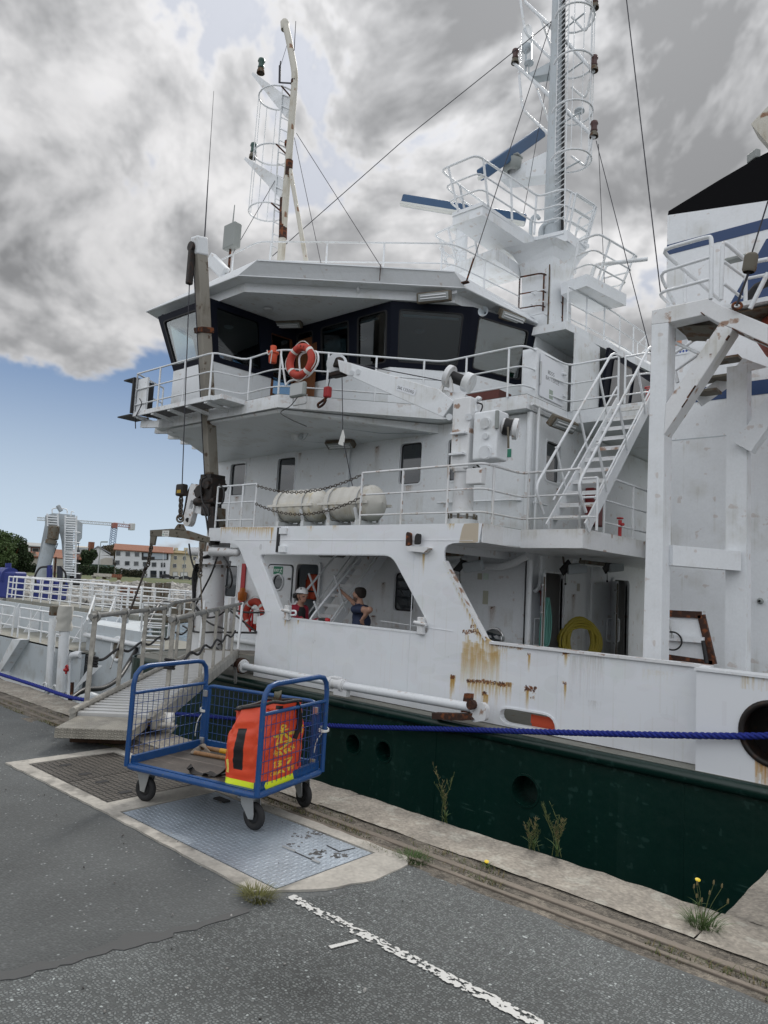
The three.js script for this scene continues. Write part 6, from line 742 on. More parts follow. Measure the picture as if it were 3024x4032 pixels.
// lifebuoys
const buoy = (c, n, label, extra) => { const b = thing('lifebuoy', label, 'lifebuoy', 'orange lifebuoys on the ship'); part(b, 'ring', torus(c, .285, .078, n, 40, 14), M.buoy); const q = new THREE.Quaternion().setFromUnitVectors(V(0, 0, 1), n.clone().normalize()); for (let k = 0; k < 4; k++) { const a = .6 + k * Math.PI / 2, g = new THREE.TorusGeometry(.285, .0805, 12, 4, .2); g.rotateZ(a).applyQuaternion(q).translate(c.x, c.y, c.z); part(b, 'reflective_band', g, M.creamLens); } const pts = []; for (let i = 0; i <= 32; i++) { const a = i / 32 * 6.283, rr_ = .375 + .03 * Math.cos(a * 4); pts.push(V(Math.cos(a) * rr_, Math.sin(a) * rr_, .01).applyQuaternion(q).add(c)); } part(b, 'grab_line', sweep(pts, .009, 5), M.creamLens); return b; };
{
  const c = Pz('A', 1183, 788, -4.85), b = buoy(c, V(.1, 0, 1), 'orange lifebuoy with white bands hung on the bridge wing railing'); const A = (x, y) => Pz('A', x, y, -4.92);
  part(b, 'letters', [...Array(11)].map((_, i) => { const a = -.5 + i * .33, g = new THREE.BoxGeometry(.012, .045, .006); g.rotateZ(a); return g.translate(c.x + Math.cos(a + Math.PI / 2) * .285, c.y + Math.sin(a + Math.PI / 2) * .285, c.z + .078); }), M.dark, { kind: 'stuff' });
  const h = sub(ship, 'lifebuoy_holder'); part(h, 'frame', tube([A(1065, 745), A(1095, 940), A(1110, 905), A(1230, 880), A(1290, 800), A(1285, 725), A(1200, 735), A(1170, 760), A(1180, 860)], .02, .12), M.white);
  const l = thing('buoy_light', 'orange buoy light strapped to the bridge wing railing', 'buoy light'), p = Pz('A', 1018, 755, -4.88); part(l, 'body', lathe([[0, -.16], [.08, -.15], [.09, .05], [.06, .08]], p), M.orange); part(l, 'collar', lathe([[.09, .03], [.12, .04], [.12, .07], [.09, .08]], p), M.orange); part(l, 'cap', lathe([[.06, .08], [.065, .2], [.05, .21], [0, .21]], p), M.orange); part(l, 'lanyard', curve([lift(p, -.08, .1, .1), lift(p, .02, -.02, .13), lift(p, .1, .06, .12), lift(p, .06, -.2, .1)], .01), M.creamLens);
  const c2 = Pz('F', 337, 695, -6.0), b2 = buoy(c2, V(.05, 0, 1), 'orange lifebuoy half hidden behind the sloping white side frame'); part(ship, 'buoy_hook', [tube([lift(c2, -.3, .1, -.1), lift(c2, .3, .1, -.1)], .02), cyl(lift(c2, 0, .1, -.1), lift(c2, 0, -.4, -.1), .016)], M.white); part(b2, 'rope_hank', [curve([lift(c2, .02, .1, .09), lift(c2, .05, -.15, .1), lift(c2, -.02, -.35, .09), lift(c2, -.06, -.2, .1), lift(c2, .0, .08, .09)], .022), curve([lift(c2, .04, .08, .1), lift(c2, .08, -.2, .12), lift(c2, .0, -.4, .1)], .02)], M.red);
  const fs = thing('smoke_float', 'orange lantern on a red board fixed to the white wall', 'lantern'); const w = Pz('F', 256, 530, WZ + .03); part(fs, 'board', box(w.x, w.y, WZ + .03, .16, 1.35, .03), M.red); part(fs, 'lantern', lathe([[0, -.2], [.11, -.18], [.12, .02], [.08, .06], [.07, .14], [0, .16]], Pz('F', 256, 560, WZ + .14)), std(lin(.45, .12, .01), .5));
}
{ // white boarding boom along the hull
  const Z = -4.62, b = sub(ship, 'boarding_boom', 'white boom pipe stowed along the hull with rusty end fittings'), Fz = (x, y) => Pz('F', x, y, Z), G = (x, y) => Pz('G', x, y, Z);
  const p0 = Fz(240, 1030), p1 = Fz(855, 1142), p2 = G(200, 985); part(b, 'pipe', cyl(p0, p1, .068, .068, 16), M.white); part(b, 'pipe', cyl(Fz(915, 1160), p2, .068, .068, 16), M.white); part(b, 'coupling', [cyl(Fz(835, 1140), Fz(930, 1160), .088, .088, 16), cyl(Fz(832, 1139), Fz(848, 1143), .11, .11, 16), cyl(Fz(905, 1157), Fz(922, 1161), .11, .11, 16)], M.whiteRust); part(b, 'end_flange', [cyl(Fz(238, 1028), Fz(262, 1033), .15, .15, 18)], M.rust); part(b, 'flange_face', cyl(Fz(263, 1033), Fz(270, 1035), .13, .12, 18), M.whiteRust);
  part(b, 'saddle', [box(...Object.values(Fz(905, 1205)), .3, .1, .1)], M.whiteRust); part(b, 'clamp', [rbox(...Object.values(Fz(870, 1112)), .2, .06, .1, .02), curve([Fz(810, 1130), Fz(850, 1105), Fz(890, 1118)], .012)], M.whiteRust);
  const e = sub(ship, 'boom_pivot', 'rusty pivot bracket of the boom'); part(e, 'cheek', slab(roundPoly([[195, 1035], [215, 975], [245, 955], [268, 985], [265, 1050], [200, 1058]].map(q => G(...q)), .05), inw(.1)), M.whiteRust); part(e, 'upright', slab([[160, 915], [193, 918], [185, 1012], [143, 1008]].map(q => G(...q)), inw(.08)), M.rust); part(e, 'shelf', [slab([[0, 1012], [175, 1018], [200, 1045], [150, 1050], [0, 1042]].map(q => Pz('G', q[0], q[1], Z + .06)), inw(.16))], M.rust); part(e, 'pin', [cyl(G(205, 970), lift(G(205, 970), 0, 0, .08), .07, .07, 12)], M.rust);
  const u = sub(ship, 'rope_guide', 'rusty U-shaped rope guide on the side'); const U = (x, y) => Pz('F', x, y, SZ + .12); part(u, 'cheek', slab(roundPoly([[1325, 165], [1335, 155], [1352, 165], [1352, 240], [1322, 250]].map(q => U(...q)), .02), inw(.06)), M.rust); part(u, 'cheek', slab(roundPoly([[1382, 185], [1395, 165], [1413, 170], [1408, 235], [1378, 240]].map(q => U(...q)), .03), inw(.06)), M.dark); part(u, 'base', slab([[1322, 248], [1450, 255], [1470, 262], [1440, 292], [1335, 280]].map(q => U(...q)), inw(.12)), M.whiteRust);
  const dr = sub(ship, 'hinge_stop'); const D = (x, y) => Pz('F', x, y, SZ + .02); part(dr, 'rubber_strip', slab([[484, 128], [502, 126], [490, 288], [472, 288]].map(q => D(...q)), inw(.03)), M.dark); part(dr, 'bracket', [box(...Object.values(D(525, 150)), .2, .12, .06), box(...Object.values(D(520, 270)), .2, .12, .06)], M.white);
  const cl = (x, y) => { const p = Pz('F', x, y, SZ + .03); part(ship, 'roller_bracket', [rbox(p.x, p.y, p.z, .12, .28, .1, .02), cyl(lift(p, -.1, .05, .06), lift(p, .14, .03, .06), .03)], M.whiteRust); }; cl(552, 685); cl(1425, 770); part(ship, 'roller_bracket', tube(pz('F', SZ + .05, [570, 700], [606, 700], [606, 672], [580, 672]), .02, .04), M.white);
}
// twisted mooring rope
function rope(name, pts, r, label, mat, pitch = .16, n3 = 3, group) {
  const cv = new THREE.CatmullRomCurve3(pts), L = cv.getLength(), N = Math.ceil(L / pitch * 9), fr = cv.computeFrenetFrames(N), P = cv.getSpacedPoints(N), gs = [];
  for (let s = 0; s < n3; s++) { const q = P.map((p, i) => { const a = i / N * L / pitch * Math.PI * 2 + s * Math.PI * 2 / n3; return p.clone().addScaledVector(fr.normals[i], Math.cos(a) * r * .5).addScaledVector(fr.binormals[i], Math.sin(a) * r * .5); }); gs.push(sweep(q, r * .56, 6)); }
  return one(name, gs, mat, label, 'rope', group);
}
M.blueRope = std(0xffffff, .8, 0, { map: tex(128, 128, (u, v) => { const n = fbm(u * 20, v * 20, 3, 20); return [mix(.04, .10, n), mix(.10, .19, n), mix(.40, .58, n)]; }, { size: .2 }), bumpMap: bumpFine, bumpScale: .002 });
rope('mooring_rope', [Pz('O', 1680, 1589, -4.72), Pz('O', 1606, 1590, -4.66), Pz('O', 1400, 1587, -4.6), Pz('O', 1000, 1576, -4.6), Pz('O', 712, 1567, -4.6), Pz('O', 375, 1541, -4.6)], .04, 'thick blue twisted mooring rope running along the green hull from the fairlead', M.blueRope, .2);
rope('mooring_rope', [V(-30, -.02, -.4), Pz('H', 0, 1390, -.12), Pz('H', 250, 1470, -.1), Pz('H', 520, 1560, -.1), Pz('H', 690, 1595, -.2), V(-8.3, -.45, -1.1)], .024, 'blue mooring rope lying along the quay edge beside the other white vessel', M.blueRope, .14);
{ // life jacket hanging in the doorway behind the helmeted person
  const j = thing('life_jacket', 'orange life jacket hanging inside the open doorway of the side passage', 'life jacket'), p = Pz('F', 708, 505, WZ - .35); for (const s of [-1, 1]) part(j, 'front_panel', rbox(p.x + s * .1, p.y - .1, p.z, .18, .5, .1, .04), M.orange); part(j, 'collar', rbox(p.x, p.y + .2, p.z - .03, .36, .16, .12, .05), M.orange); part(j, 'strap', box(p.x, p.y - .15, p.z + .055, .4, .04, .01), M.dark);
}
{ // small things on deck
  const hs = thing('hose_coil', 'coil of yellow hose hanging by the open doors', 'hose'); const c = Px('G', 733, 655, WX + .3); seed(9); for (let i = 0; i < 18; i++) { const pts = []; const w = rr(.2, .46), h = rr(.26, .5), o = rr(-.06, .04), dx = rr(-.1, .1); for (let k = 0; k <= 28; k++) { const a = k / 28 * 6.283; pts.push(V(c.x + dx * .6 + w * .7 * Math.cos(a), c.y + h * Math.sin(a) * .95 + o, c.z + dx * .6 - w * .7 * Math.cos(a))); } part(hs, 'loop', sweep(pts, .024, 7), std(lin(.44, .36, .05), .5)); }
  const gh = thing('rope_hank', 'pale green rope hank hanging on the open door', 'rope'); const g0 = Px('G', 563, 590, WX + .3); for (let i = 0; i < 9; i++) { const w = rr(.05, .2), d = rr(.28, .5), z = rr(-.05, .05); part(gh, 'loop', curve([lift(g0, z, .55, 0), lift(g0, z + .04, .1, w), lift(g0, z, -d, w * .5), lift(g0, z - .03, -d, -w * .5), lift(g0, z - .04, .1, -w), lift(g0, z, .55, 0)], .016, 30, 5), std(lin(.13, .34, .29), .8)); }
  const hm = thing('fire_helmet', 'silver mirrored helmet lying on the white deck locker', 'helmet'), p = Pz('G', 312, 568, -7.05); p.y = .74; part(hm, 'shell', (() => { const g = new THREE.SphereGeometry(.17, 24, 14, 0, 6.29, 0, 1.9); g.scale(1.15, 1, 1); return g.rotateZ(-.2).translate(p.x, p.y, p.z); })(), std(lin(.7, .7, .7), .12, 1)); part(hm, 'visor', (() => { const g = new THREE.SphereGeometry(.178, 20, 10, .3, 2.4, .9, .9); g.scale(1.15, 1, 1); return g.rotateZ(-.2).translate(p.x, p.y - .01, p.z); })(), M.darkGlass); part(hm, 'crest', new THREE.TorusGeometry(.18, .016, 6, 20, 2.6).rotateZ(.2).translate(p.x, p.y, p.z), std(lin(.7, .7, .7), .15, 1)); part(hm, 'neck_guard', rbox(p.x - .12, p.y - .12, p.z, .2, .1, .24, .04), M.dark);
  const sc = thing('rescue_stretcher', 'orange plastic stretcher seen through the slot in the bulwark', 'stretcher'), s0 = V(-4.42, D0 + .07, -5.40); part(sc, 'shell', [rbox(s0.x, s0.y, s0.z, 1.5, .07, .5, .03), box(s0.x, s0.y + .08, s0.z + .24, 1.5, .12, .03), box(s0.x, s0.y + .08, s0.z - .24, 1.5, .12, .03)], M.orange); part(sc, 'rail', [tube([lift(s0, -.3, .1, .27), lift(s0, -.3, .24, .27), lift(s0, .2, .24, .27)], .03), box(s0.x - .2, s0.y + .16, s0.z + .26, .05, .22, .05)], M.orange);
  const dr = thing('cordless_drill', 'black and red cordless drill lying on the bulwark ledge', 'drill'), d0 = Pz('F', 795, 733, SZ - .06); part(dr, 'body', [cyl(lift(d0, -.14, .0, 0), lift(d0, .06, .02, 0), .035, .03, 10), rbox(d0.x + .0, d0.y - .0, d0.z - .06, .06, .05, .12, .015)], M.dark); part(dr, 'motor_cap', cyl(lift(d0, .04, .01, 0), lift(d0, .11, .01, 0), .04, .03, 10), M.red); part(dr, 'chuck', cyl(lift(d0, -.2, -.005, 0), lift(d0, -.13, 0, 0), .014, .024, 8), M.steel);
  const rb = thing('rescue_boat', 'orange rescue boat hull stowed on the gantry beside the funnel', 'boat'); const N = (x, y, z) => Pz('N', x, y, z); const P5 = (x, y, z) => { const o = Pz('C', x, y, z); return [o.x, o.y, o.z]; };
  { const a = Pz('C', 1402, 960, -6.3), prof = []; const n = 20; for (let i = 0; i <= n; i++) { const t = i / n; prof.push([.85 * Math.pow(Math.sin(Math.min(1, t * 2.2) * Math.PI / 2), .45), t * 3.2]); } part(rb, 'hull', (() => { const g = lathe(prof, V(0, 0, 0), V(1, 0, 0), 24); g.scale(1, .75, .8); return g.translate(a.x - .02, a.y - .35, -6.5); })(), std(lin(.45, .10, .06), .5)); part(rb, 'fender', (() => { const pts = []; for (let i = 0; i <= 16; i++) { const t = i / 16; pts.push(V(a.x - .1 + t * 3, a.y + .28, -6.5 + .72 * Math.sqrt(Math.sin(Math.min(1, t * 1.6) * Math.PI / 2)))); } return sweep(pts, .06, 8); })(), M.dark); }
}

// ---------------------------------------------------------------- on the quay: gangway, trolley, bag
{
  const g = thing('gangway', 'aluminium gangway with ribbed treads and tube handrails from the quay to the ship', 'gangway'); g.userData.placed = true;
  g.position.set(-6.05, 0, .98); g.rotation.set(0, Math.atan2(.69, -.724), 0); g.rotateZ(-.016);
  M.aluTread = std(lin(.52, .52, .51), .4, .3, { bumpMap: bumpFine, bumpScale: .001 });
  const Y = .2, L = 8.1, hw = .38;
  M.aluPlate = std(0xffffff, .5, .3, { map: tex(512, 512, (u, v) => { const x = u * 22, y = v * 22, i = Math.floor(x), j = Math.floor(y), o = (i + j) & 1, a = o ? x - i : y - j, b = o ? y - j : x - i, r = sm(.16, .1, Math.abs(b - .5)) * sm(.42, .36, Math.abs(a - .5)), n = fbm(u * 6, v * 6, 5, 6); const k = .55 + .2 * (n - .5) + .1 * r; return [k * 1.03, k, k * .93]; }, { size: .55 }), bumpMap: tex(512, 512, (u, v) => { const x = u * 22, y = v * 22, i = Math.floor(x), j = Math.floor(y), o = (i + j) & 1, a = o ? x - i : y - j, b = o ? y - j : x - i; return sm(.2, .08, Math.abs(b - .5)) * sm(.44, .34, Math.abs(a - .5)); }, { data: true, size: .55 }), bumpScale: .006 });
  part(g, 'end_platform', [rbox(.29, Y - .045, 0, .60, .09, .66, .006)], M.aluPlate);
  for (const s of [-1, 1]) { part(g, 'stringer', [rbox((L + .6) / 2, Y - .03, s * hw, L - .6, .16, .06, .012)], M.alu); part(g, 'toe_tube', cyl(V(.55, Y + .05, s * (hw - .01)), V(L, Y + .05, s * (hw - .01)), .032, .032, 10), M.alu); }
  for (let x = .66; x < L - .1; x += .17) part(g, 'tread', [rbox(x, Y + .008, 0, .085, .045, hw * 2 - .07, .006)], M.aluTread);
  part(g, 'tread_bed', box((L + .6) / 2, Y - .055, 0, L - .62, .02, hw * 2 - .08), M.dirtySteel);
  const post = (x, s, h = 1.0, m = M.alu) => part(g, 'post', [rbox(x, Y + h / 2 - .1, s * hw, .045, h, .045, .008), cyl(V(x, Y + h - .14, s * hw), V(x, Y + h - .02, s * hw), .03, .03, 8)], m);
  for (const x of [1.0, 2.15, 3.25, 4.4, 5.6, 6.9]) { post(x, -1); part(g, 'rail_clamp', torus(V(x, Y + .92, -hw), .045, .016, V(1, 0, 0), 12, 6), M.steel); } for (const x of [1.15, 2.2, 3.3, 4.5, 5.7, 6.9]) { post(x, 1); part(g, 'rail_clamp', torus(V(x, Y + .92, hw), .045, .016, V(1, 0, 0), 12, 6), M.steel); }
  part(g, 'handrail', tube([V(.85, Y + .93, -hw), V(4.5, Y + .93, -hw), V(5.0, Y + 1.0, -hw), V(7.6, Y + 1.04, -hw)], .027, .3, 12), M.steel); part(g, 'handrail', tube([V(1.0, Y + .93, hw), V(7.9, Y + .98, hw)], .03, .2, 12), M.steel);
  // rope slung along both sides
  M.blackRope = std(lin(.018, .018, .02), .9); for (const s of [-1, 1]) { const pts = []; const xs = [1.05, 2.15, 3.25, 4.4, 5.6, 6.9]; xs.forEach((x, i) => { pts.push(V(x, Y + .5, s * (hw + .04))); if (i < 5) pts.push(V((x + xs[i + 1]) / 2, Y + .43, s * (hw + .05))); }); part(g, 'side_rope', curve(pts, .016, 60, 6), M.blackRope); } for (const [x, s] of [[1.05, -1], [1.15, 1]]) { part(g, 'rope_lashing', [0, 1, 2, 3].map(i => torus(V(x, Y + .42 + i * .028, s * hw), .048, .015, V(.1, 1, .1), 14, 6)), M.blackRope); }
  part(g, 'landing', [rbox(L + .25, Y - .02, .25, .9, .03, 1.3, .006)], M.aluPlate); part(g, 'landing_post', [cyl(V(L - .1, Y, hw), V(L + .12, Y + 1.0, hw), .028), cyl(V(L - .1, Y, -hw), V(L + .12, Y + 1.0, -hw), .028)], M.white); part(g, 'underframe', [beam(V(L - .3, Y - .1, hw), V(L - 1.1, Y - .45, hw + .1), .05, .05), beam(V(L - .2, Y - .1, 0), V(L + .5, Y - .42, .5), .12, .03)], M.steel);
  // roller under the quay end
  const w = sub(g, 'roller'); part(w, 'wheel', [cyl(V(.95, .10, hw + .02), V(.95, .10, hw + .12), .10, .10, 24)], std(lin(.7, .69, .66), .5)); part(w, 'hub', cyl(V(.95, .10, hw + .0), V(.95, .10, hw + .135), .03, .03, 10), M.steel); part(w, 'fork', [rbox(.85, .13, hw + .03, .34, .13, .05, .01), rbox(.8, .07, hw + .16, .3, .03, .02, .005), cyl(V(.7, .12, hw), V(.7, .12, hw + .18), .03, .03, 8)], M.alu);
  const bl = one('timber_block', [rbox(-6.42, .055, .66, .5, .07, .5, .01, .8)], std(0xffffff, .9, 0, { map: tex(128, 128, (u, v) => { const n = fbm(u * 30, v * 3, 4, 0); return [mix(.20, .34, n), mix(.15, .24, n), mix(.11, .18, n)]; }, { size: .5 }) }), 'dark timber pad under the quay end of the gangway', 'timber');
}
const cart = new THREE.Group(); cart.name = 'cage_trolley'; scene.add(cart); cart.userData.placed = true; info(cart, 'blue platform trolley with wire mesh sides on black wheels', 'trolley');
cart.position.set(-4.17, .012, .97); cart.rotation.y = .235;
{
  const g = cart, hl = .565, hw = .375, Y = .235;
  M.blue = std(0xffffff, .38, 0, { map: tex(256, 256, (u, v) => { const n = fbm(u * 7, v * 7, 5, 7), s = sm(.72, .78, fbm(u * 40, v * 40, 3, 40)); return [mix(.08, .30, s * .7) + .04 * n, mix(.26, .34, s * .7) + .05 * n, mix(.47, .40, s * .7) + .06 * n]; }, { size: .6 }) });
  M.blueWire = std(lin(.015, .055, .19), .4);
  const rim = [V(-hl, Y, hw), V(hl, Y, hw), V(hl, Y, -hw), V(-hl, Y, -hw)]; part(g, 'base_frame', [tube([V(0, Y, hw), rim[1], rim[2], rim[3], rim[0], V(0, Y, hw)], .021, .06, 10), ...[-1, 1].map(s => box(s * (hl - .03), Y + .035, 0, .03, .07, hw * 2 - .04)), box(0, Y + .035, -hw + .02, hl * 2 - .06, .07, .03), box(0, Y + .005, hw - .025, hl * 2 - .06, .04, .03)], M.blue);
  part(g, 'deck_board', rbox(0, Y + .01, 0, hl * 2 - .07, .018, hw * 2 - .06, .004), std(0xffffff, .75, 0, { map: tex(256, 256, (u, v) => { const n = fbm(u * 6, v * 6, 5, 6), m = fbm(u * 70, v * 70, 2, 70), s = sm(.68, .76, fbm(u * 3, v * 30, 4, 0)); const k = .29 + .1 * (n - .5) + .07 * (m - .5) + .12 * s; return [k * 1.05, k * .97, k * .9]; }, { size: .7 }), bumpMap: bumpFine, bumpScale: .0015 }));
  const wires = (parent, o, u, w, h, nv, nh) => { for (let i = 1; i < nv; i++) { const a = o.clone().addScaledVector(u, w * i / nv); part(parent, 'mesh_wire', cyl(a, lift(a, 0, h, 0), .0024, .0024, 5), M.blueWire); } for (let j = 1; j < nh; j++) { const a = lift(o, 0, h * j / nh, 0); part(parent, 'mesh_wire', cyl(a, a.clone().addScaledVector(u, w), .0024, .0024, 5), M.blueWire); } };
  for (const s of [-1, 1]) { const e = sub(g, 'end_panel', 'arched blue end panel with wire mesh'), x = s * hl; part(e, 'arch_tube', tube([V(x, Y, hw), V(x, .91, hw), V(x, .91, -hw), V(x, Y, -hw)], .018, .12, 10), M.blue); part(e, 'cross_tube', cyl(V(x, .73, hw), V(x, .73, -hw), .013, .013, 8), M.blue); wires(e, V(x, Y + .05, hw), V(0, 0, -1), hw * 2, .73 - Y - .05, 15, 6); }
  { const e = sub(g, 'back_panel', 'low blue back panel with wire mesh'), z = -hw + .035; part(e, 'frame_tube', tube([V(-hl + .06, Y + .05, z), V(-hl + .06, .72, z), V(hl - .06, .72, z), V(hl - .06, Y + .05, z)], .014, .05, 8), M.blue); part(e, 'corner_plate', box(-hl + .055, .49, z, .07, .46, .012), M.blue); part(e, 'corner_plate', box(hl - .055, .49, z, .07, .46, .012), M.blue); wires(e, V(-hl + .09, Y + .06, z), V(1, 0, 0), hl * 2 - .18, .72 - Y - .06, 21, 6); for (const [x, y] of [[-hl + .05, .66], [-hl + .05, .3], [hl - .05, .66], [hl - .05, .3]]) part(e, 'latch', rbox(x, y, z + .015, .04, .05, .02, .004), M.galv); }
  // castors
  const castor = (x, z, yaw, swivel) => { const c = new THREE.Group(); c.name = 'castor'; g.add(c); c.position.set(x, 0, z); c.rotation.y = yaw; const r = .084, ox = swivel ? -.045 : 0; part(c, 'tyre', new THREE.TorusGeometry(r - .022, .024, 12, 30).scale(1, 1, .9).translate(ox, r, 0), M.blackRubber); part(c, 'rim', [lathe([[.012, -.018], [.035, -.016], [.04, -.006], [.062, -.014], [.064, .014], [.04, .006], [.035, .016], [.012, .018]], V(ox, r, 0), V(0, 0, 1), 24)], M.dark); part(c, 'axle', cyl(V(ox, r, -.04), V(ox, r, .04), .009, .009, 8), M.galv); for (const s of [-1, 1]) part(c, 'fork', slab([V(-.055, .195, s * .032), V(.05, .195, s * .032), V(.04, .15, s * .032), V(ox + .018, r - .015, s * .032), V(ox - .02, r - .01, s * .032), V(ox - .025, r + .02, s * .032)], V(0, 0, s * .004)), M.galv); part(c, 'top_plate', [rbox(0, .203, 0, .115, .008, .1, .003), cyl(V(0, .188, 0), V(0, .203, 0), .045, .045, 16)], M.galv); if (swivel) part(c, 'brake', rbox(.06, .18, 0, .06, .012, .05, .004), M.galv); };
  castor(-.45, .29, .05, false); castor(.45, .29, 3.05, true); castor(.45, -.29, 2.75, true); castor(-.45, -.29, -.05, false);
  // white cord tied to the frame
  seed(21); const cord = (p, s) => part(g, 'cord', [0, 1, 2].map(i => torus(lift(p, 0, i * .008, 0), .036, .004, V(.1 * i, 1, .1), 16, 5)).concat(curve([p, lift(p, -.03, -.06, .03), lift(p, -.05, -.15, .03), lift(p, -.06, -.2, .02)], .0045, 14, 5)), M.creamLens); cord(V(-hl + .03, .52, -hw + .02)); cord(V(hl, .52, -hw + .01));
}
{ // orange bag standing in the trolley
  const b = new THREE.Group(); b.name = 'orange_bag'; scene.add(b); b.userData.placed = true; info(b, 'big orange tarpaulin bag with yellow print and fluorescent hem, standing in the blue trolley', 'bag');
  b.position.copy(cart.localToWorld(V(.29, .247, .06).add(V(0, 0, 0)))); cart.updateMatrixWorld(true); b.position.copy(V(.388, .2445, .085).applyMatrix4(cart.matrixWorld)); b.rotation.y = .235 + .02;
  const w = .165, dep = .245, H = .50, nx = 96, ny = 44, pos = [], uv = [], idx = [];
  const sec = (a, t) => { const c = Math.cos(a), s = Math.sin(a), e = mix(.40, .5, t), x = Math.sign(c) * Math.pow(Math.abs(c), e), z = Math.sign(s) * Math.pow(Math.abs(s), e); return [x, z]; };
  for (let j = 0; j <= ny; j++) for (let i = 0; i <= nx; i++) { const t = j / ny, a = i / nx * Math.PI * 2 + Math.PI, [x, z] = sec(a, t), k = 1 + .03 * Math.sin(t * 3) - .05 * sm(.8, 1, t), wr = .034 * (fbm(i / nx * 14 + 3, t * 6, 4) - .5) + .012 * Math.sin(a * 5 + t * 7) * sm(.3, .9, t) * (fbm(i * .05, t * 3, 2)), zz = z * dep * (1 - .16 * sm(.55, 1, t)); pos.push(x * (w * k + wr), t * H + .012 * Math.sin(a * 2) * t + .03 * x * t * t, zz * k + wr * Math.sign(z) - .02 * t); uv.push(1 - i / nx, t); }
  for (let j = 0; j < ny; j++) for (let i = 0; i < nx; i++) { const q = j * (nx + 1) + i; idx.push(q, q + nx + 1, q + 1, q + 1, q + nx + 1, q + nx + 2); }
  const geo = new THREE.BufferGeometry(); geo.setAttribute('position', new THREE.Float32BufferAttribute(pos, 3)); geo.setAttribute('uv', new THREE.Float32BufferAttribute(uv, 2)); geo.setIndex(idx); geo.computeVertexNormals();
  // u runs round the bag from the back: .25 = towards -z, .75 = front (+z)
  const tx = canvasTex(2048, 640, (c, W, Hh) => {
    c.fillStyle = '#dc4a28'; c.fillRect(0, 0, W, Hh); seed(15); for (let i = 0; i < 700; i++) { c.fillStyle = `rgba(${rnd() > .5 ? '204,62,28' : '236,104,56'},${rr(.04, .16)})`; c.beginPath(); c.ellipse(rnd() * W, rnd() * Hh, rr(6, 60), rr(4, 24), rnd() * 3, 0, 7); c.fill(); } for (let i = 0; i < 60; i++) { c.strokeStyle = `rgba(120,30,18,${rr(.05, .2)})`; c.lineWidth = rr(1, 3); c.beginPath(); const x = rnd() * W, y = rnd() * Hh; c.moveTo(x, y); c.lineTo(x + rr(-50, 50), y + rr(-30, 30)); c.stroke(); }
    c.fillStyle = '#dff01e'; c.fillRect(0, Hh - 62, W, 56); c.fillStyle = '#e2e86a'; for (let x = 0; x < W; x += 22) { c.globalAlpha = .25; c.fillRect(x, Hh - 60, 10, 52); } c.globalAlpha = 1;
    const emblem = (cx) => { c.save(); c.translate(cx, 90); c.scale(.84, .84); c.fillStyle = c.strokeStyle = '#e8c53c'; c.lineWidth = 12; c.beginPath(); c.arc(0, 108, 15, 0, 7); c.stroke(); c.fillRect(-8, 124, 16, 120); c.fillRect(-34, 134, 68, 11); c.beginPath(); c.moveTo(-128, 178); c.lineTo(-26, 168); c.lineTo(-40, 200); c.lineTo(-100, 196); c.fill(); c.beginPath(); c.moveTo(128, 178); c.lineTo(26, 168); c.lineTo(40, 200); c.lineTo(100, 196); c.fill(); c.lineWidth = 13; c.beginPath(); c.moveTo(0, 150); c.lineTo(-52, 250); c.lineTo(52, 250); c.closePath(); c.stroke(); c.beginPath(); c.moveTo(-34, 262); c.quadraticCurveTo(0, 340, 34, 262); c.lineTo(58, 256); c.quadraticCurveTo(0, 380, -58, 256); c.fill();
      c.font = 'bold 62px sans-serif'; c.textAlign = 'center'; const s = 'SHARK'; for (let i = 0; i < 5; i++) { const a = (i - 2) * .30; c.save(); c.translate(Math.sin(a) * 140, 360 + (1 - Math.cos(a)) * -150 + 10); c.rotate(-a * .9); c.fillText(s[i], 0, 0); c.restore(); } c.font = 'bold 78px sans-serif'; c.fillText('137', 0, 470); c.font = 'bold 50px sans-serif'; c.fillText('CIMATEX', 8, 540); c.restore(); };
    emblem(1000); emblem(1560); c.fillStyle = '#17181a'; c.fillRect(470, 170, 44, 330); c.fillRect(860, 24, 120, 26); c.fillRect(1158, 120, 40, 420); c.fillStyle = '#e8d46a'; c.fillRect(330, 430, 56, 110); c.fillStyle = '#b98f24'; c.font = 'bold 20px sans-serif'; c.save(); c.translate(368, 530); c.rotate(-1.5); c.fillText('CHANTIER', 0, 0); c.restore(); c.strokeStyle = '#e8c53c'; c.lineWidth = 5; c.beginPath(); c.moveTo(355, 430); c.lineTo(345, 340); c.stroke(); c.fillStyle = '#e8c53c'; c.font = 'bold 96px sans-serif'; for (const [ch, y] of [['U', 150], ['S', 270], ['L', 420]]) c.fillText(ch, 1225, y); for (const [ch, y] of [['S', 270], ['F', 420]]) c.fillText(ch, 60, y);
  }); tx.wrapS = THREE.RepeatWrapping;
  // canvas rows run from top: v = 1 is the top
  part(b, 'shell', geo, std(0xffffff, .42, 0, { map: tx, bumpMap: tex(256, 256, (u, v) => fbm(u * 10, v * 6, 4, 0), { data: true }), bumpScale: .006 }), { uv: true });
  const topRing = []; for (let i = 0; i <= 60; i++) { const q = ny * (nx + 1) + Math.round(i / 60 * nx); topRing.push(V(pos[q * 3], pos[q * 3 + 1], pos[q * 3 + 2])); } part(b, 'rim_band', sweep(topRing, .011, 6), M.dark);
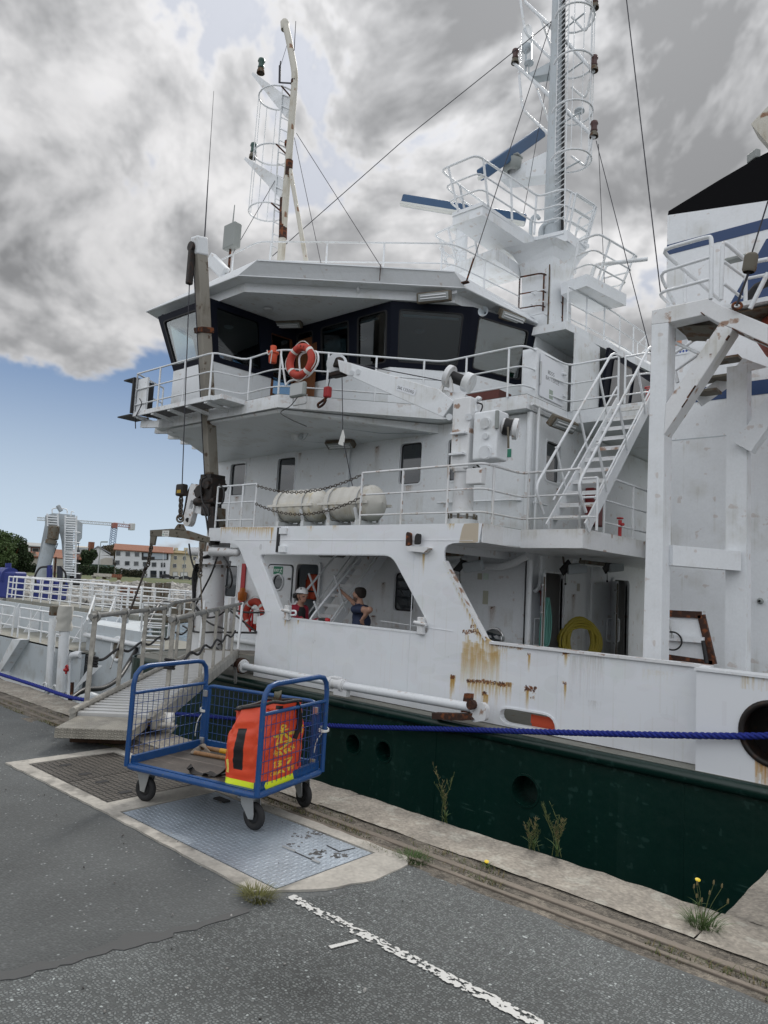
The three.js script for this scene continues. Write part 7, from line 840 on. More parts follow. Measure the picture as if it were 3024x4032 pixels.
  part(b, 'lid_flap', (() => { const p = [], ix = []; const n = 14; for (let i = 0; i <= n; i++) for (let j = 0; j <= n; j++) { const u = i / n * 2 - 1, v = j / n * 2 - 1; p.push(u * w * .86, H - .03 + .035 * (fbm(i * .4, j * .4, 3) - .3) + .02 * u, v * dep * .78 - .02); } for (let i = 0; i < n; i++) for (let j = 0; j < n; j++) { const a = i * (n + 1) + j; ix.push(a, a + 1, a + n + 1, a + 1, a + n + 2, a + n + 1); } const g2 = new THREE.BufferGeometry(); g2.setAttribute('position', new THREE.Float32BufferAttribute(p, 3)); g2.setIndex(ix); g2.computeVertexNormals(); return g2; })(), M.orange);
  const web = (pts, wd, name, mat, k = 40) => { const cvv = new THREE.CatmullRomCurve3(pts).getPoints(k), P = [], I = []; cvv.forEach((p, i) => { const t = cvv[Math.min(k, i + 1)].clone().sub(cvv[Math.max(0, i - 1)]).normalize(), sd = Math.abs(t.y) > .8 ? V(1, 0, 0) : V(0, 0, 1), s2 = sd.addScaledVector(t, -sd.dot(t)).normalize().multiplyScalar(wd / 2), nn = t.clone().cross(s2).normalize().multiplyScalar(.002); for (const [a, b2] of [[-1, 1], [1, 1], [1, -1], [-1, -1]]) P.push(p.x + s2.x * a + nn.x * b2, p.y + s2.y * a + nn.y * b2, p.z + s2.z * a + nn.z * b2); }); for (let i = 0; i < k; i++) for (let q = 0; q < 4; q++) { const a = i * 4 + q, c2 = i * 4 + (q + 1) % 4; I.push(a, c2, a + 4, c2, c2 + 4, a + 4); } const g3 = new THREE.BufferGeometry(); g3.setAttribute('position', new THREE.Float32BufferAttribute(P, 3)); g3.setIndex(I); g3.computeVertexNormals(); return part(b, name, g3, mat); };
  M.webbing = std(lin(.016, .016, .017), .85, 0, { bumpMap: bumpFine, bumpScale: .001 });
  web([V(-.02, H - .02, -.15), V(.0, H + .06, -.12), V(.05, H + .05, -.02), V(.06, H - .01, .02)], .045, 'carry_strap', std(lin(.05, .05, .03), .8)); web([V(.08, H + .0, -.05), V(.15, H + .03, -.09), V(.185, H - .12, -.12), V(.175, H - .22, -.08)], .045, 'carry_strap', M.webbing); 
  web([V(-.15, .33, .12), V(-.185, .2, .1), V(-.2, .07, .12), V(-.26, .02, .16), V(-.31, .035, .19), V(-.35, .012, .17), V(-.42, .02, .2), V(-.45, .06, .22)], .055, 'loose_strap', M.webbing, 50); web([V(-.185, .16, .0), V(-.23, .03, .05), V(-.28, .012, .13)], .045, 'loose_strap', M.webbing);
}
{ // wooden handled tools and rope lying in the trolley
  const place = (name, label, a, c, r) => { const q = p => p.clone().applyMatrix4(cart.matrixWorld); const t = thing(name, label, 'tool', 'wooden handled tools in the trolley'); part(t, 'handle', cyl(q(a), q(c), r, r, 12), std(0xffffff, .6, 0, { map: tex(128, 128, (u, v) => { const n = fbm(u * 30, v * 4, 4, 0); return [mix(.62, .46, n), mix(.48, .33, n), mix(.33, .21, n)]; }, { size: .3 }) })); return [t, q]; };
  const [t1, q1] = place('wooden_handle', 'wooden tool handle with yellow band lying at the back of the trolley', V(-.42, .285, -.20), V(.2, .275, -.28), .017); part(t1, 'yellow_band', cyl(q1(V(-.24, .282, -.222)), q1(V(-.18, .281, -.23)), .0185, .0185, 12), std(lin(.6, .32, .02), .5));
  place('wooden_handle', 'wooden tool handle beside the knotted rope in the trolley', V(-.38, .268, -.10), V(.2, .268, -.14), .015);
  const q = p => p.clone().applyMatrix4(cart.matrixWorld), cr = thing('cord_knot', 'grey-brown cord looped round the wooden handles', 'cord'); for (let i = 0; i < 4; i++) part(cr, 'loop', curve([V(-.44 + i * .02, .27, -.16), V(-.38, .31, -.20 + i * .015), V(-.33 + i * .02, .275, -.14), V(-.40, .262, -.09 - i * .01), V(-.44 + i * .02, .27, -.16)].map(q), .008, 30, 5), std(lin(.20, .17, .14), .9));
}

// ---------------------------------------------------------------- the two people talking in the side passage
function blob(caps, cell, k) {                           // smooth union of tapered capsules -> one mesh with a colour per region; caps: [a, b, ra, rb, colour, squash]
  const bb = new THREE.Box3(); caps.forEach(c => { for (const p of [c[0], c[1]]) { bb.expandByPoint(lift(p, c[2] + .05, c[2] + .05, c[2] + .05)); bb.expandByPoint(lift(p, -c[2] - .05, -c[2] - .05, -c[2] - .05)); } });
  const cen = bb.getCenter(V(0, 0, 0)), sz = bb.getSize(V(0, 0, 0)), S = Math.max(sz.x, sz.y, sz.z) / 2, n = Math.ceil(2 * S / cell), mc = new MarchingCubes(n, new THREE.MeshStandardMaterial(), false, false, 90000), p = V(0, 0, 0), d = V(0, 0, 0);
  const dist = (p, c) => { const ab = d.copy(c[1]).sub(c[0]), L = ab.lengthSq(), t = Math.max(0, Math.min(1, L ? ((p.x - c[0].x) * ab.x + (p.y - c[0].y) * ab.y + (p.z - c[0].z) * ab.z) / L : 0)); return Math.hypot(p.x - c[0].x - ab.x * t, p.y - c[0].y - ab.y * t, p.z - c[0].z - ab.z * t) - (c[2] + (c[3] - c[2]) * t); };
  const h = mc.halfsize, sx = bb.min, ex = bb.max;
  for (let z = 0; z < n; z++) for (let y = 0; y < n; y++) for (let x = 0; x < n; x++) { p.set((x - h) / h * S + cen.x, (y - h) / h * S + cen.y, (z - h) / h * S + cen.z); const o = x + y * mc.size + z * mc.size2; if (p.x < sx.x || p.x > ex.x || p.z < sx.z || p.z > ex.z || p.y < sx.y || p.y > ex.y) { mc.field[o] = -1; continue; } let s = 9; for (const c of caps) { const q = dist(p, c); const hh = Math.max(0, k - Math.abs(s - q)) / k; s = Math.min(s, q) - hh * hh * k * .25; } mc.field[o] = -s; }
  mc.isolation = 0; mc.update(); const N = mc.count, g = new THREE.BufferGeometry(); g.setAttribute('position', new THREE.Float32BufferAttribute(mc.positionArray.slice(0, N * 3), 3)); let m = mergeVertices(g, 1e-5); m.scale(S, S, S); m.translate(cen.x, cen.y, cen.z); m.computeVertexNormals();
  const P = m.attributes.position, C = new Float32Array(P.count * 3); for (let i = 0; i < P.count; i++) { p.fromBufferAttribute(P, i); let b = 9, q = null; for (const c of caps) { const v = dist(p, c); if (v < b) { b = v; q = c[4]; } } C[i * 3] = q.r; C[i * 3 + 1] = q.g; C[i * 3 + 2] = q.b; } m.setAttribute('color', new THREE.BufferAttribute(C, 3)); m.setAttribute('uv', new THREE.BufferAttribute(new Float32Array(P.count * 2), 2)); return m;
}
const skin = lin(.42, .24, .17), navyC = lin(.02, .032, .075), jean = lin(.03, .035, .05), redC = lin(.36, .025, .05), blackC = lin(.014, .014, .016);
function hand(wrist, dir, palmN, curl, col) {            // palm and five fingers as capsules
  const d = dir.clone().normalize(), n = palmN.clone().addScaledVector(d, -palmN.dot(d)).normalize(), s = d.clone().cross(n), o = [], at = (a, b, c) => wrist.clone().addScaledVector(d, a).addScaledVector(s, b).addScaledVector(n, c);
  o.push([at(.0, 0, 0), at(.05, 0, .005), .026, .03, col], [at(.03, -.02, 0), at(.085, -.026, .004), .018, .017, col], [at(.03, .02, 0), at(.085, .026, .004), .018, .017, col]);
  [[-.03, .062], [-.01, .074], [.01, .07], [.03, .055]].forEach(([b, L]) => { const k = at(.088, b, .004), m = at(.088 + L * .5 * Math.cos(curl * .6), b, .004 + L * .5 * Math.sin(curl * .6)), e = at(.088 + L * .5 * Math.cos(curl * .6) + L * .45 * Math.cos(curl * 1.6), b, .004 + L * .5 * Math.sin(curl * .6) + L * .45 * Math.sin(curl * 1.6)); o.push([k, m, .0095, .009, col], [m, e, .009, .008, col]); });
  o.push([at(.03, -.03, .0), at(.065, -.058, .015), .013, .011, col], [at(.065, -.058, .015), at(.09, -.06, .028), .011, .009, col]); return o;
}
function head(c, f, col, hairC) {                        // f: facing direction; returns capsules and hair geometry
  const s = f.clone().cross(UPY).normalize(), at = (a, y, b) => c.clone().addScaledVector(f, a).addScaledVector(s, b).add(V(0, y, 0)); const o = [];
  o.push([at(-.02, .045, 0), at(.015, .04, 0), .092, .085, col], [at(.02, -.02, 0), at(.04, -.075, 0), .072, .048, col], [at(.0, -.03, 0), at(-.03, -.13, 0), .06, .055, col], [at(.09, .008, 0), at(.112, -.02, 0), .012, .017, col], [at(.092, .03, -.035), at(.092, .03, .035), .02, .02, col], [at(.085, -.055, -.015), at(.085, -.055, .015), .014, .014, lin(.36, .16, .13)], [at(.07, -.088, 0), at(.072, -.09, 0), .028, .028, col]);
  for (const e of [-1, 1]) { o.push([at(-.01, .02, e * .088), at(-.015, -.02, e * .086), .016, .011, col]); o.push([at(.096, .012, e * .033), at(.097, .012, e * .034), .009, .009, lin(.05, .04, .04)]); }
  return [o, at];
}
{ // man in navy t-shirt
  const Z = -6.0, F = (x, y, z = Z) => Pz('F', x, y, z), p = thing('person', 'bearded person in a navy t-shirt holding the passage stairs, other hand on hip', 'person', 'people talking in the ship passage');
  const hc = F(1018, 570), hip = F(1028, 778); const dk = D0 + .01, f = V(-1, -.08, .12).normalize();
  const neck = lift(hc, .04, -.17, 0), ch = V(hc.x + .07, hc.y - .40, Z), sN = V(hc.x + .08, hc.y - .27, Z + .19), sF = V(hc.x + .03, hc.y - .26, Z - .18);
  const wF = F(905, 548, Z - .22), eF = sF.clone().lerp(wF, .5).add(V(.02, -.05, 0)), eN = F(1088, 665, Z + .25), wN = F(1040, 728, Z + .20);
  const hx = hip.x + .02, hy = hip.y, caps = [];
  caps.push([V(hc.x + .06, hc.y - .28, Z - .1), V(hc.x + .07, hc.y - .28, Z + .1), .105, .105, navyC], [ch, V(hx, hy + .12, Z), .155, .15, navyC], [V(ch.x - .02, ch.y - .05, Z), V(hx - .05, hy + .1, Z), .13, .15, navyC], [V(hx, hy + .1, Z - .05), V(hx, hy - .02, Z + .05), .145, .145, navyC], [neck, lift(neck, .02, -.09, 0), .06, .068, skin], [sN, sN.clone().lerp(eN, .5), .075, .068, navyC], [sN.clone().lerp(eN, .45), eN, .055, .047, skin], [eN, wN, .046, .034, skin], [sF, sF.clone().lerp(eF, .6), .07, .062, navyC], [sF.clone().lerp(eF, .55), eF, .05, .045, skin], [eF, wF, .045, .032, skin]);
  for (const s of [-1, 1]) { const h0 = V(hx, hy - .08, Z + s * .1), kn = V(hx - .03, (hy + dk) / 2 - .02, Z + s * .12), an = V(hx + .02, dk + .09, Z + s * .13); caps.push([h0, kn, .105, .075, jean], [kn, an, .068, .05, jean], [lift(an, .03, -.05, 0), lift(an, -.17, -.06, 0), .045, .038, blackC]); }
  const [hd, at] = head(hc, f, skin); caps.push(...hd); const [jaw] = [[...hd]]; caps.push([at(.03, -.075, -.03), at(.03, -.075, .03), .048, .048, lin(.10, .06, .045)]);
  const bm = new THREE.MeshStandardMaterial({ vertexColors: true, roughness: .75, side: THREE.DoubleSide });
  const b = part(p, 'body', blob(caps, .0155, .05), bm, { uv: true }); b.geometry = mergeGeometries([blob(caps, .0155, .05)].concat([blob([[wN.clone().lerp(eN, .1), wN, .036, .03, skin], ...hand(wN, V(-.35, -.75, -.3), V(-.2, 0, -1), .9, skin)], .0045, .012), blob([[wF.clone().lerp(eF, .1), wF, .034, .029, skin], ...hand(wF, V(-.85, .5, 0), V(0, -1, -.2), 1.3, skin)], .0045, .012)]).map(g => g.index ? g.toNonIndexed() : g).map(g => { if (!g.attributes.uv) g.setAttribute('uv', new THREE.BufferAttribute(new Float32Array(g.attributes.position.count * 2), 2)); return g; }));
  part(p, 'hair', blob([[at(-.04, .06, -.03), at(-.04, .06, .03), .094, .094, blackC], [at(.02, .10, -.03), at(.02, .10, .03), .055, .055, blackC], [at(-.07, .0, -.03), at(-.07, .0, .03), .062, .062, blackC]], .011, .03), std(lin(.022, .016, .013), .85), { uv: true });
  part(p, 'shirt_print', box(ch.x - .12, ch.y + .06, Z + .155, .05, .015, .004), M.creamLens);
}
{ // person in red jacket with a white helmet
  const Z = -5.72, F = (x, y, z = Z) => Pz('F', x, y, z), p = thing('person', 'person in a red jacket and white climbing helmet behind the bulwark', 'person', 'people talking in the ship passage');
  const hc = F(645, 575), dk = D0 + .01, f = V(1, -.05, .05).normalize(), hip = V(hc.x - .12, .55, Z), caps = [];
  const sN = V(hc.x - .10, hc.y - .27, Z + .18), sF = V(hc.x - .08, hc.y - .27, Z - .18), wN = F(640, 722, Z + .16), eN = V(sN.x - .07, sN.y - .30, Z + .22), wF = V(wN.x + .12, wN.y - .02, Z - .2), eF = V(sF.x - .02, sF.y - .3, Z - .24), ch = V(hc.x - .09, hc.y - .42, Z);
  caps.push([V(hc.x - .08, hc.y - .28, Z - .1), V(hc.x - .08, hc.y - .28, Z + .1), .1, .1, redC], [ch, lift(hip, 0, .15, 0), .15, .15, redC], [V(ch.x + .07, ch.y + .1, Z), V(hip.x + .09, hip.y + .2, Z), .105, .105, blackC], [lift(hip, 0, .1, -.05), lift(hip, 0, -.02, .05), .15, .15, redC], [lift(hc, -.03, -.16, 0), lift(hc, -.05, -.25, 0), .056, .066, skin], [sN, eN, .078, .066, redC], [eN, wN, .062, .045, redC], [sF, eF, .078, .066, redC], [eF, wF, .062, .045, redC]);
  for (const s of [-1, 1]) { const h0 = lift(hip, 0, -.05, s * .1), kn = V(hip.x + .03, (hip.y + dk) / 2, Z + s * .12), an = V(hip.x - .02, dk + .09, Z + s * .13); caps.push([h0, kn, .11, .08, redC], [kn, an, .075, .06, redC], [lift(an, -.03, -.05, 0), lift(an, .17, -.06, 0), .045, .038, blackC]); }
  const [hd, at] = head(hc, f, skin); caps.push(...hd);
  const gs = [blob(caps, .0155, .05), blob([[wN.clone().lerp(eN, .1), wN, .036, .03, skin], ...hand(wN, V(1, -.1, .1), V(0, -1, 0), .7, skin)], .0045, .012), blob([[wF.clone().lerp(eF, .1), wF, .036, .03, skin], ...hand(wF, V(1, -.1, .1), V(0, -1, 0), .7, skin)], .0045, .012)].map(g => g.toNonIndexed());
  const b = part(p, 'body', gs[0].clone(), new THREE.MeshStandardMaterial({ vertexColors: true, roughness: .75, side: THREE.DoubleSide }), { uv: true }); b.geometry = mergeGeometries(gs);
  const sh = new THREE.SphereGeometry(.128, 24, 14, 0, 6.29, 0, 1.62); sh.scale(1.12, 1, .95); const hp = at(-.01, .055, 0); const hl = sub(p, 'helmet', 'white helmet with black pads'); part(hl, 'shell', sh.translate(hp.x, hp.y, hp.z), std(lin(.75, .75, .75), .35)); part(hl, 'brim', torus(lift(hp, .0, -.005, 0), .13, .009, V(0, 1, 0), 24, 6), M.dark); part(hl, 'ear_pad', lathe([[.05, 0], [.05, .03], [0, .035]], at(-.10, -.01, .09).setZ(Z + .10), V(-.3, 0, 1)), M.dark); for (const [a, y, z] of [[.05, .11, .07], [-.04, .12, .07], [.0, .15, .03], [.09, .08, .05], [-.09, .09, .06]]) part(hl, 'vent', ball(at(a - .01, y + .03, 0).setZ(Z + z), .02, 6), M.dark);
  part(p, 'chin_strap', [tube([at(.02, .06, .09).setZ(Z + .098), at(.03, -.06, .07).setZ(Z + .075), at(.05, -.115, .0)], .007, .02)], M.dark); part(p, 'hair', blob([[at(-.075, -.02, -.04), at(-.075, -.02, .04), .055, .055, blackC], [at(-.05, -.07, -.04), at(-.05, -.07, .04), .045, .045, blackC]], .012, .03), std(lin(.03, .02, .015), .85), { uv: true });
}

// ---------------------------------------------------------------- the other vessel on the left
{
  const w = thing('work_vessel', 'low white work vessel with many white railings and blue winches beyond the gangway', 'vessel');
  const Z = -6, H = (x, y, z = Z) => Pz('H', x, y, z), yd = H(100, 1125).y, xe = H(600, 1200).x;
  part(w, 'hull_side', slab([V(-60, yd, Z), V(xe, yd, Z), V(xe, -3, Z), V(-60, -3, Z)], inw(.1)), M.grey); part(w, 'belting', box((xe - 60) / 2, H(300, 1490).y, Z + .1, xe + 60, .16, .2), M.white);
  part(w, 'sloped_plate', slab([H(0, 1310, Z + .3), H(90, 1135, Z + .3), H(150, 1140, Z + .3), H(0, 1375, Z + .3)], inw(.3)), M.white); part(w, 'deck', slab([V(-60, yd + .005, Z), V(xe, yd + .005, Z), V(xe, yd + .005, -11), V(-60, yd + .005, -11)], down(.05)), M.deck);
  part(w, 'inner_bulwark', slab([V(-60, yd + .95, -7.6), V(xe - .5, yd + .95, -7.6), V(xe - .5, yd, -7.6), V(-60, yd, -7.6)], inw(.06)), M.grey); for (let i = 0; i < 5; i++) { const x = xe - 1 - i * 1.9; part(w, 'stay_plate', slab([V(x, yd + .95, -7.58), V(x, yd, -7.58), V(x, yd, -7.05)], V(.03, 0, 0)), M.white); }
  const top = -.07, bx = [[640, 1020], [1030, 1085], [1060, 1005], [800, 985]].map(q => Py('H', q[0], q[1], top)); part(w, 'end_box', slab(bx, down(3)), M.grey); part(w, 'pipe', cyl(lift(bx[0], 0, -.35, .06), lift(bx[1], 0, -.35, .06), .07), M.white); const pc = bx[0].clone().lerp(bx[1], .62).setY(Pd('H', 900, 1260, 20).y), nn = V(bx[1].z - bx[0].z, 0, bx[0].x - bx[1].x).normalize(); if (nn.z < 0) nn.negate(); part(w, 'porthole', [torus(pc.clone().addScaledVector(nn, .02), .32, .05, nn, 24, 8)], M.white); part(w, 'porthole_face', lathe([[0, 0], [.3, .0]], pc.clone().addScaledVector(nn, .015), nn, 20), M.dirtySteel);
  part(w, 'fender', lathe([[.0, -.7], [.3, -.6], [.38, 0], [.28, .5], [0, .6]], Pd('H', 660, 1520, 19).setY(-2.0), UPY, 18), M.grey); part(w, 'bow_plate', slab([[540, 1500], [655, 1330], [740, 1330], [640, 1420]].map(q => Pd('H', q[0], q[1], 18.6)), V(.2, 0, -.3)), M.white);
  const vp = (x, y0, y1, r, z = Z + .2) => part(w, 'standpipe', cyl(H(x - (y1 - y0) * .06, y1, z), H(x, y0, z), r, r, 12), M.white); vp(385, 985, 1520, .11); vp(470, 1060, 1520, .15); part(w, 'pipe_cap', rbox(...Object.values(H(393, 930, Z + .2)), .22, .3, .22, .03), M.dirtySteel); seed(4); part(w, 'canvas_cover', (() => { const g = new THREE.CylinderGeometry(.21, .25, .74, 18, 8), p = g.attributes.position; for (let i = 0; i < p.count; i++) { const k = 1 + .22 * (fbm(p.getX(i) * 9 + 3, p.getY(i) * 8 + p.getZ(i) * 6, 3) - .5) - .18 * sm(.1, 0, Math.abs(p.getY(i) + .12)); p.setX(i, p.getX(i) * k); p.setZ(i, p.getZ(i) * k); } g.computeVertexNormals(); const c = H(470, 985, Z + .2); return g.translate(c.x, c.y, c.z); })(), std(lin(.5, .49, .45), .9)); part(w, 'vent_pipe', tube([H(495, 1540), H(505, 1260), H(560, 1245), H(590, 1250)], .10, .4, 10), M.white); part(w, 'vent_pipe', tube([H(740, 1540, -7), H(745, 1440, -7), H(800, 1440, -7), H(930, 1470, -7)], .09, .3, 8), M.white); part(w, 'rust_post', cyl(H(520, 1540, -5.7), H(525, 1450, -5.7), .05), M.rust); part(w, 'valve', [cyl(H(470, 1360, -5.5), H(490, 1360, -5.5), .05), torus(H(485, 1345, -5.4), .07, .02, V(0, 0, 1), 14, 6), cyl(H(480, 1330, -5.5), H(480, 1390, -5.5), .03)], M.red); part(w, 'bollard_ring', torus(H(325, 1485, -5.7), .13, .03, V(0, 0, 1), 18, 8), M.white); part(w, 'bollard_ring', torus(H(395, 1505, -5.7), .13, .03, V(0, 0, 1), 18, 8), M.white);
  const R = { h: [1.0, .68, .36], r: .03, f: .15 }; railing(w, [V(H(105, 1100).x, yd, Z - .1), V(H(555, 1200).x, yd, Z - .1)], { ...R, gap: .95 }); railing(w, [V(-44, yd, Z - .1), V(H(65, 1100).x, yd, Z - .1)], { ...R, gap: 1.0 });
  // gangway bridge with railings and further rows behind it
  const y1 = H(300, 870, -8.6).y, xa = H(45, 850, -8.6).x, xb = H(1010, 985, -8.6).x; part(w, 'walkway', box((xa + xb) / 2, y1 - .12, -9.1, xb - xa, .24, 1.0), M.deck); railing(w, [V(xa, y1, -8.62), V(xb, y1, -8.62)], { h: [.92, .68, .42, .16], gap: .85, r: .028 }); railing(w, [V(xa, y1, -9.6), V(xb + 2, y1, -9.6)], { h: [.9, .6, .3], gap: .9, r: .028 });
  for (let i = 0; i < 7; i++) part(w, 'roller', cyl(V(xa + .8 + i * .75, y1 - .45, -8.9), V(xa + 1.3 + i * .75, y1 - .45, -8.9), .24, .24, 12), i % 2 ? M.dirtySteel : M.grey);
  const fr = (x, y, d) => Pd('H', x, y, d); for (const [x0, x1, yt, d] of [[100, 790, 682, 38], [690, 1080, 812, 26], [830, 1395, 778, 29], [1225, 1400, 812, 30], [1040, 1240, 872, 21]]) { const a = fr(x0, yt, d), b = fr(x1, yt + (x1 - x0) * .06, d); a.y -= .95; b.y = a.y; railing(w, [a, b], { h: [.95, .64, .33], gap: .8, r: .027, f: .3 }); }
  for (const [x0, y0, x1, y1_] of [[630, 1000, 690, 820], [770, 1010, 840, 830]]) part(w, 'stair_rail', cyl(fr(x0, y0, 25), fr(x1, y1_, 26), .035, .035, 8), M.white);
  const lad = sub(w, 'ladder'); const l0 = fr(1115, 1240, 20), l1 = fr(1125, 960, 20); rung(lad, l0, l1, 9, .5, V(.75, 0, -.66), .022); part(w, 'deck_box', rbox(...Object.values(fr(1150, 930, 29)), 2.4, .8, 1.4, .06, .6), M.dirtySteel); part(w, 'rope_drum', cyl(fr(870, 850, 33), fr(1000, 850, 33), .6, .6, 18), M.rust);
  M.machineBlue = std(lin(.02, .035, .20), .45); const mc = (x, y, d, sx, sy, sz) => { const p = fr(x, y, d); part(w, 'winch', [rbox(p.x, p.y, p.z, sx, sy, sz, .1, .7), cyl(lift(p, -.5, sy * .3, 0), lift(p, .5, sy * .3, 0), sy * .35, sy * .35, 14)], M.machineBlue); }; mc(40, 740, 40, 1.5, 1.3, 1.1); mc(320, 790, 40, .8, 1.0, .8); mc(415, 790, 40, .7, .9, .8);
  for (const [x, y0, y1_, m] of [[360, 710, 600, M.machineBlue], [435, 720, 605, std(lin(.03, .035, .05), .5)], [60, 690, 585, M.machineBlue]]) part(w, 'hydraulic_post', cyl(fr(x, y0, 40), fr(x, y1_, 40), .14, .14, 12), m); part(w, 'hose', curve([fr(345, 610, 39), fr(290, 620, 39), fr(255, 680, 39), fr(260, 730, 39)], .05), M.rubberHose); part(w, 'hose', curve([fr(440, 610, 39), fr(475, 660, 39), fr(470, 720, 39), fr(430, 770, 39)], .05), M.rubberHose); part(w, 'hose', curve([fr(510, 1570, 17), fr(600, 1510, 17.5), fr(750, 1490, 18.5), fr(860, 1420, 19.5), fr(940, 1300, 20.5), fr(1010, 1180, 21), fr(1060, 1060, 22), fr(1130, 920, 23), fr(1180, 865, 24), fr(1250, 880, 25)], .06, 50), M.rubberHose);
  for (const x of [1075, 1155, 1215]) one('mooring_post', cyl(fr(x, 800, 60).setY(-2.6), fr(x, 728, 60), .3, .3, 10), M.dirtySteel, 'grey mooring post standing in the harbour before the stone bank', 'post', 'mooring posts in the harbour');
}
{ // grey A-frame with ladder on the far deck
  const a = thing('stern_gantry', 'tall light grey A-frame gantry with caged ladder behind the white railings', 'gantry'), d = 60, H = (x, y, o = 0) => Pd('H', x, y, d + o), P = (q, t) => slab(q.map(p => H(...p)), FW.clone().setY(0).normalize().multiplyScalar(t));
  const mg = std(0xffffff, .55, 0, { map: paintTex([.66, .69, .71], [.56, .58, .58], RUST, .15, 71) });
  part(a, 'left_leg', P([[325, 310], [385, 230], [372, 330], [318, 700], [248, 690]], 1.2), mg); part(a, 'right_leg', P([[370, 225], [540, 235], [535, 300], [525, 740], [470, 740], [445, 420], [430, 350], [370, 320]], 1.4), mg); part(a, 'head_block', P([[328, 240], [385, 222], [545, 235], [545, 335], [445, 352], [372, 318], [325, 325]], 1.8), mg); part(a, 'side_bulge', P([[540, 262], [600, 295], [595, 400], [560, 450], [540, 440]], 1.2), mg); part(a, 'stay_leg', cyl(H(365, 430, -.3), H(295, 700, -.3), .45, .5, 14), mg); part(a, 'joint', [rbox(...Object.values(H(388, 365, -.6)), .7, 1.1, .6, .15, .5), cyl(H(368, 445, -.6), H(375, 415, -.6), .42, .4, 12)], M.dirtySteel); part(a, 'brace', P([[430, 320], [450, 360], [440, 380], [405, 330]], .6), mg);
  const lad = sub(a, 'ladder'); rung(lad, H(505, 690, -.6), H(515, 240, -.6), 26, .85, RT.clone().setY(0).normalize(), .05); for (let y = 360; y < 690; y += 75) part(a, 'cage_hoop', torus(H(530, y, -.9), .5, .035, V(0, 1, 0), 18, 5), M.white); const l2 = sub(a, 'ladder'); rung(l2, H(385, 320, -.2), H(380, 228, -.2), 5, .8, RT.clone().setY(0).normalize(), .05);
  part(a, 'top_rail', [tube([H(380, 225), H(375, 185), H(488, 190), H(488, 225)], .045, .3), tube([H(430, 225), H(432, 188)], .04), tube([H(515, 245), H(518, 208), H(538, 215)], .04)], M.white); part(a, 'top_light', rbeam(H(418, 165), H(445, 210), .28, .3, V(0, 0, 1), .08), mg); part(a, 'cable', [cyl(H(570, 430), H(560, 690), .03), cyl(H(420, 440), H(360, 600), .035)], M.wire); part(a, 'rust_rod', cyl(H(405, 540, -.5), H(395, 690, -.5), .08), M.rust); part(a, 'dark_tub', lathe([[.35, -.6], [.45, .4], [0, .45]], H(548, 690)), M.dark);
}
{ // unseen shed added behind the viewer so the bridge windows reflect something dark
  const w = thing('added_shed', 'long grey corrugated shed, unseen and added behind the viewer to darken window reflections', 'shed'), cm = std(0xffffff, .7, 0, { map: tex(256, 64, (u, v) => { const k = .42 + .05 * Math.sin(u * 6.283 * 16) + .08 * (fbm(u * 6, v * 6, 4, 6) - .5); return [k, k * 1.02, k * 1.03]; }, { size: 3.2 }) });
  part(w, 'wall', [box(-14, 3.2, 34, 70, 6.4, .3), box(-49, 3.2, 41, .3, 6.4, 14), box(21, 3.2, 41, .3, 6.4, 14)], cm); part(w, 'roof', hexa([V(-49.5, 6.4, 33.5), V(21.5, 6.4, 33.5), V(21.5, 8.6, 41), V(-49.5, 8.6, 41)], [V(-49.5, 6.2, 33.5), V(21.5, 6.2, 33.5), V(21.5, 8.4, 41), V(-49.5, 8.4, 41)]), cm); for (let x = -42; x < 18; x += 12) part(w, 'roller_door', box(x, 2.2, 33.8, 4.4, 4.4, .12), std(lin(.10, .12, .14), .6));
}
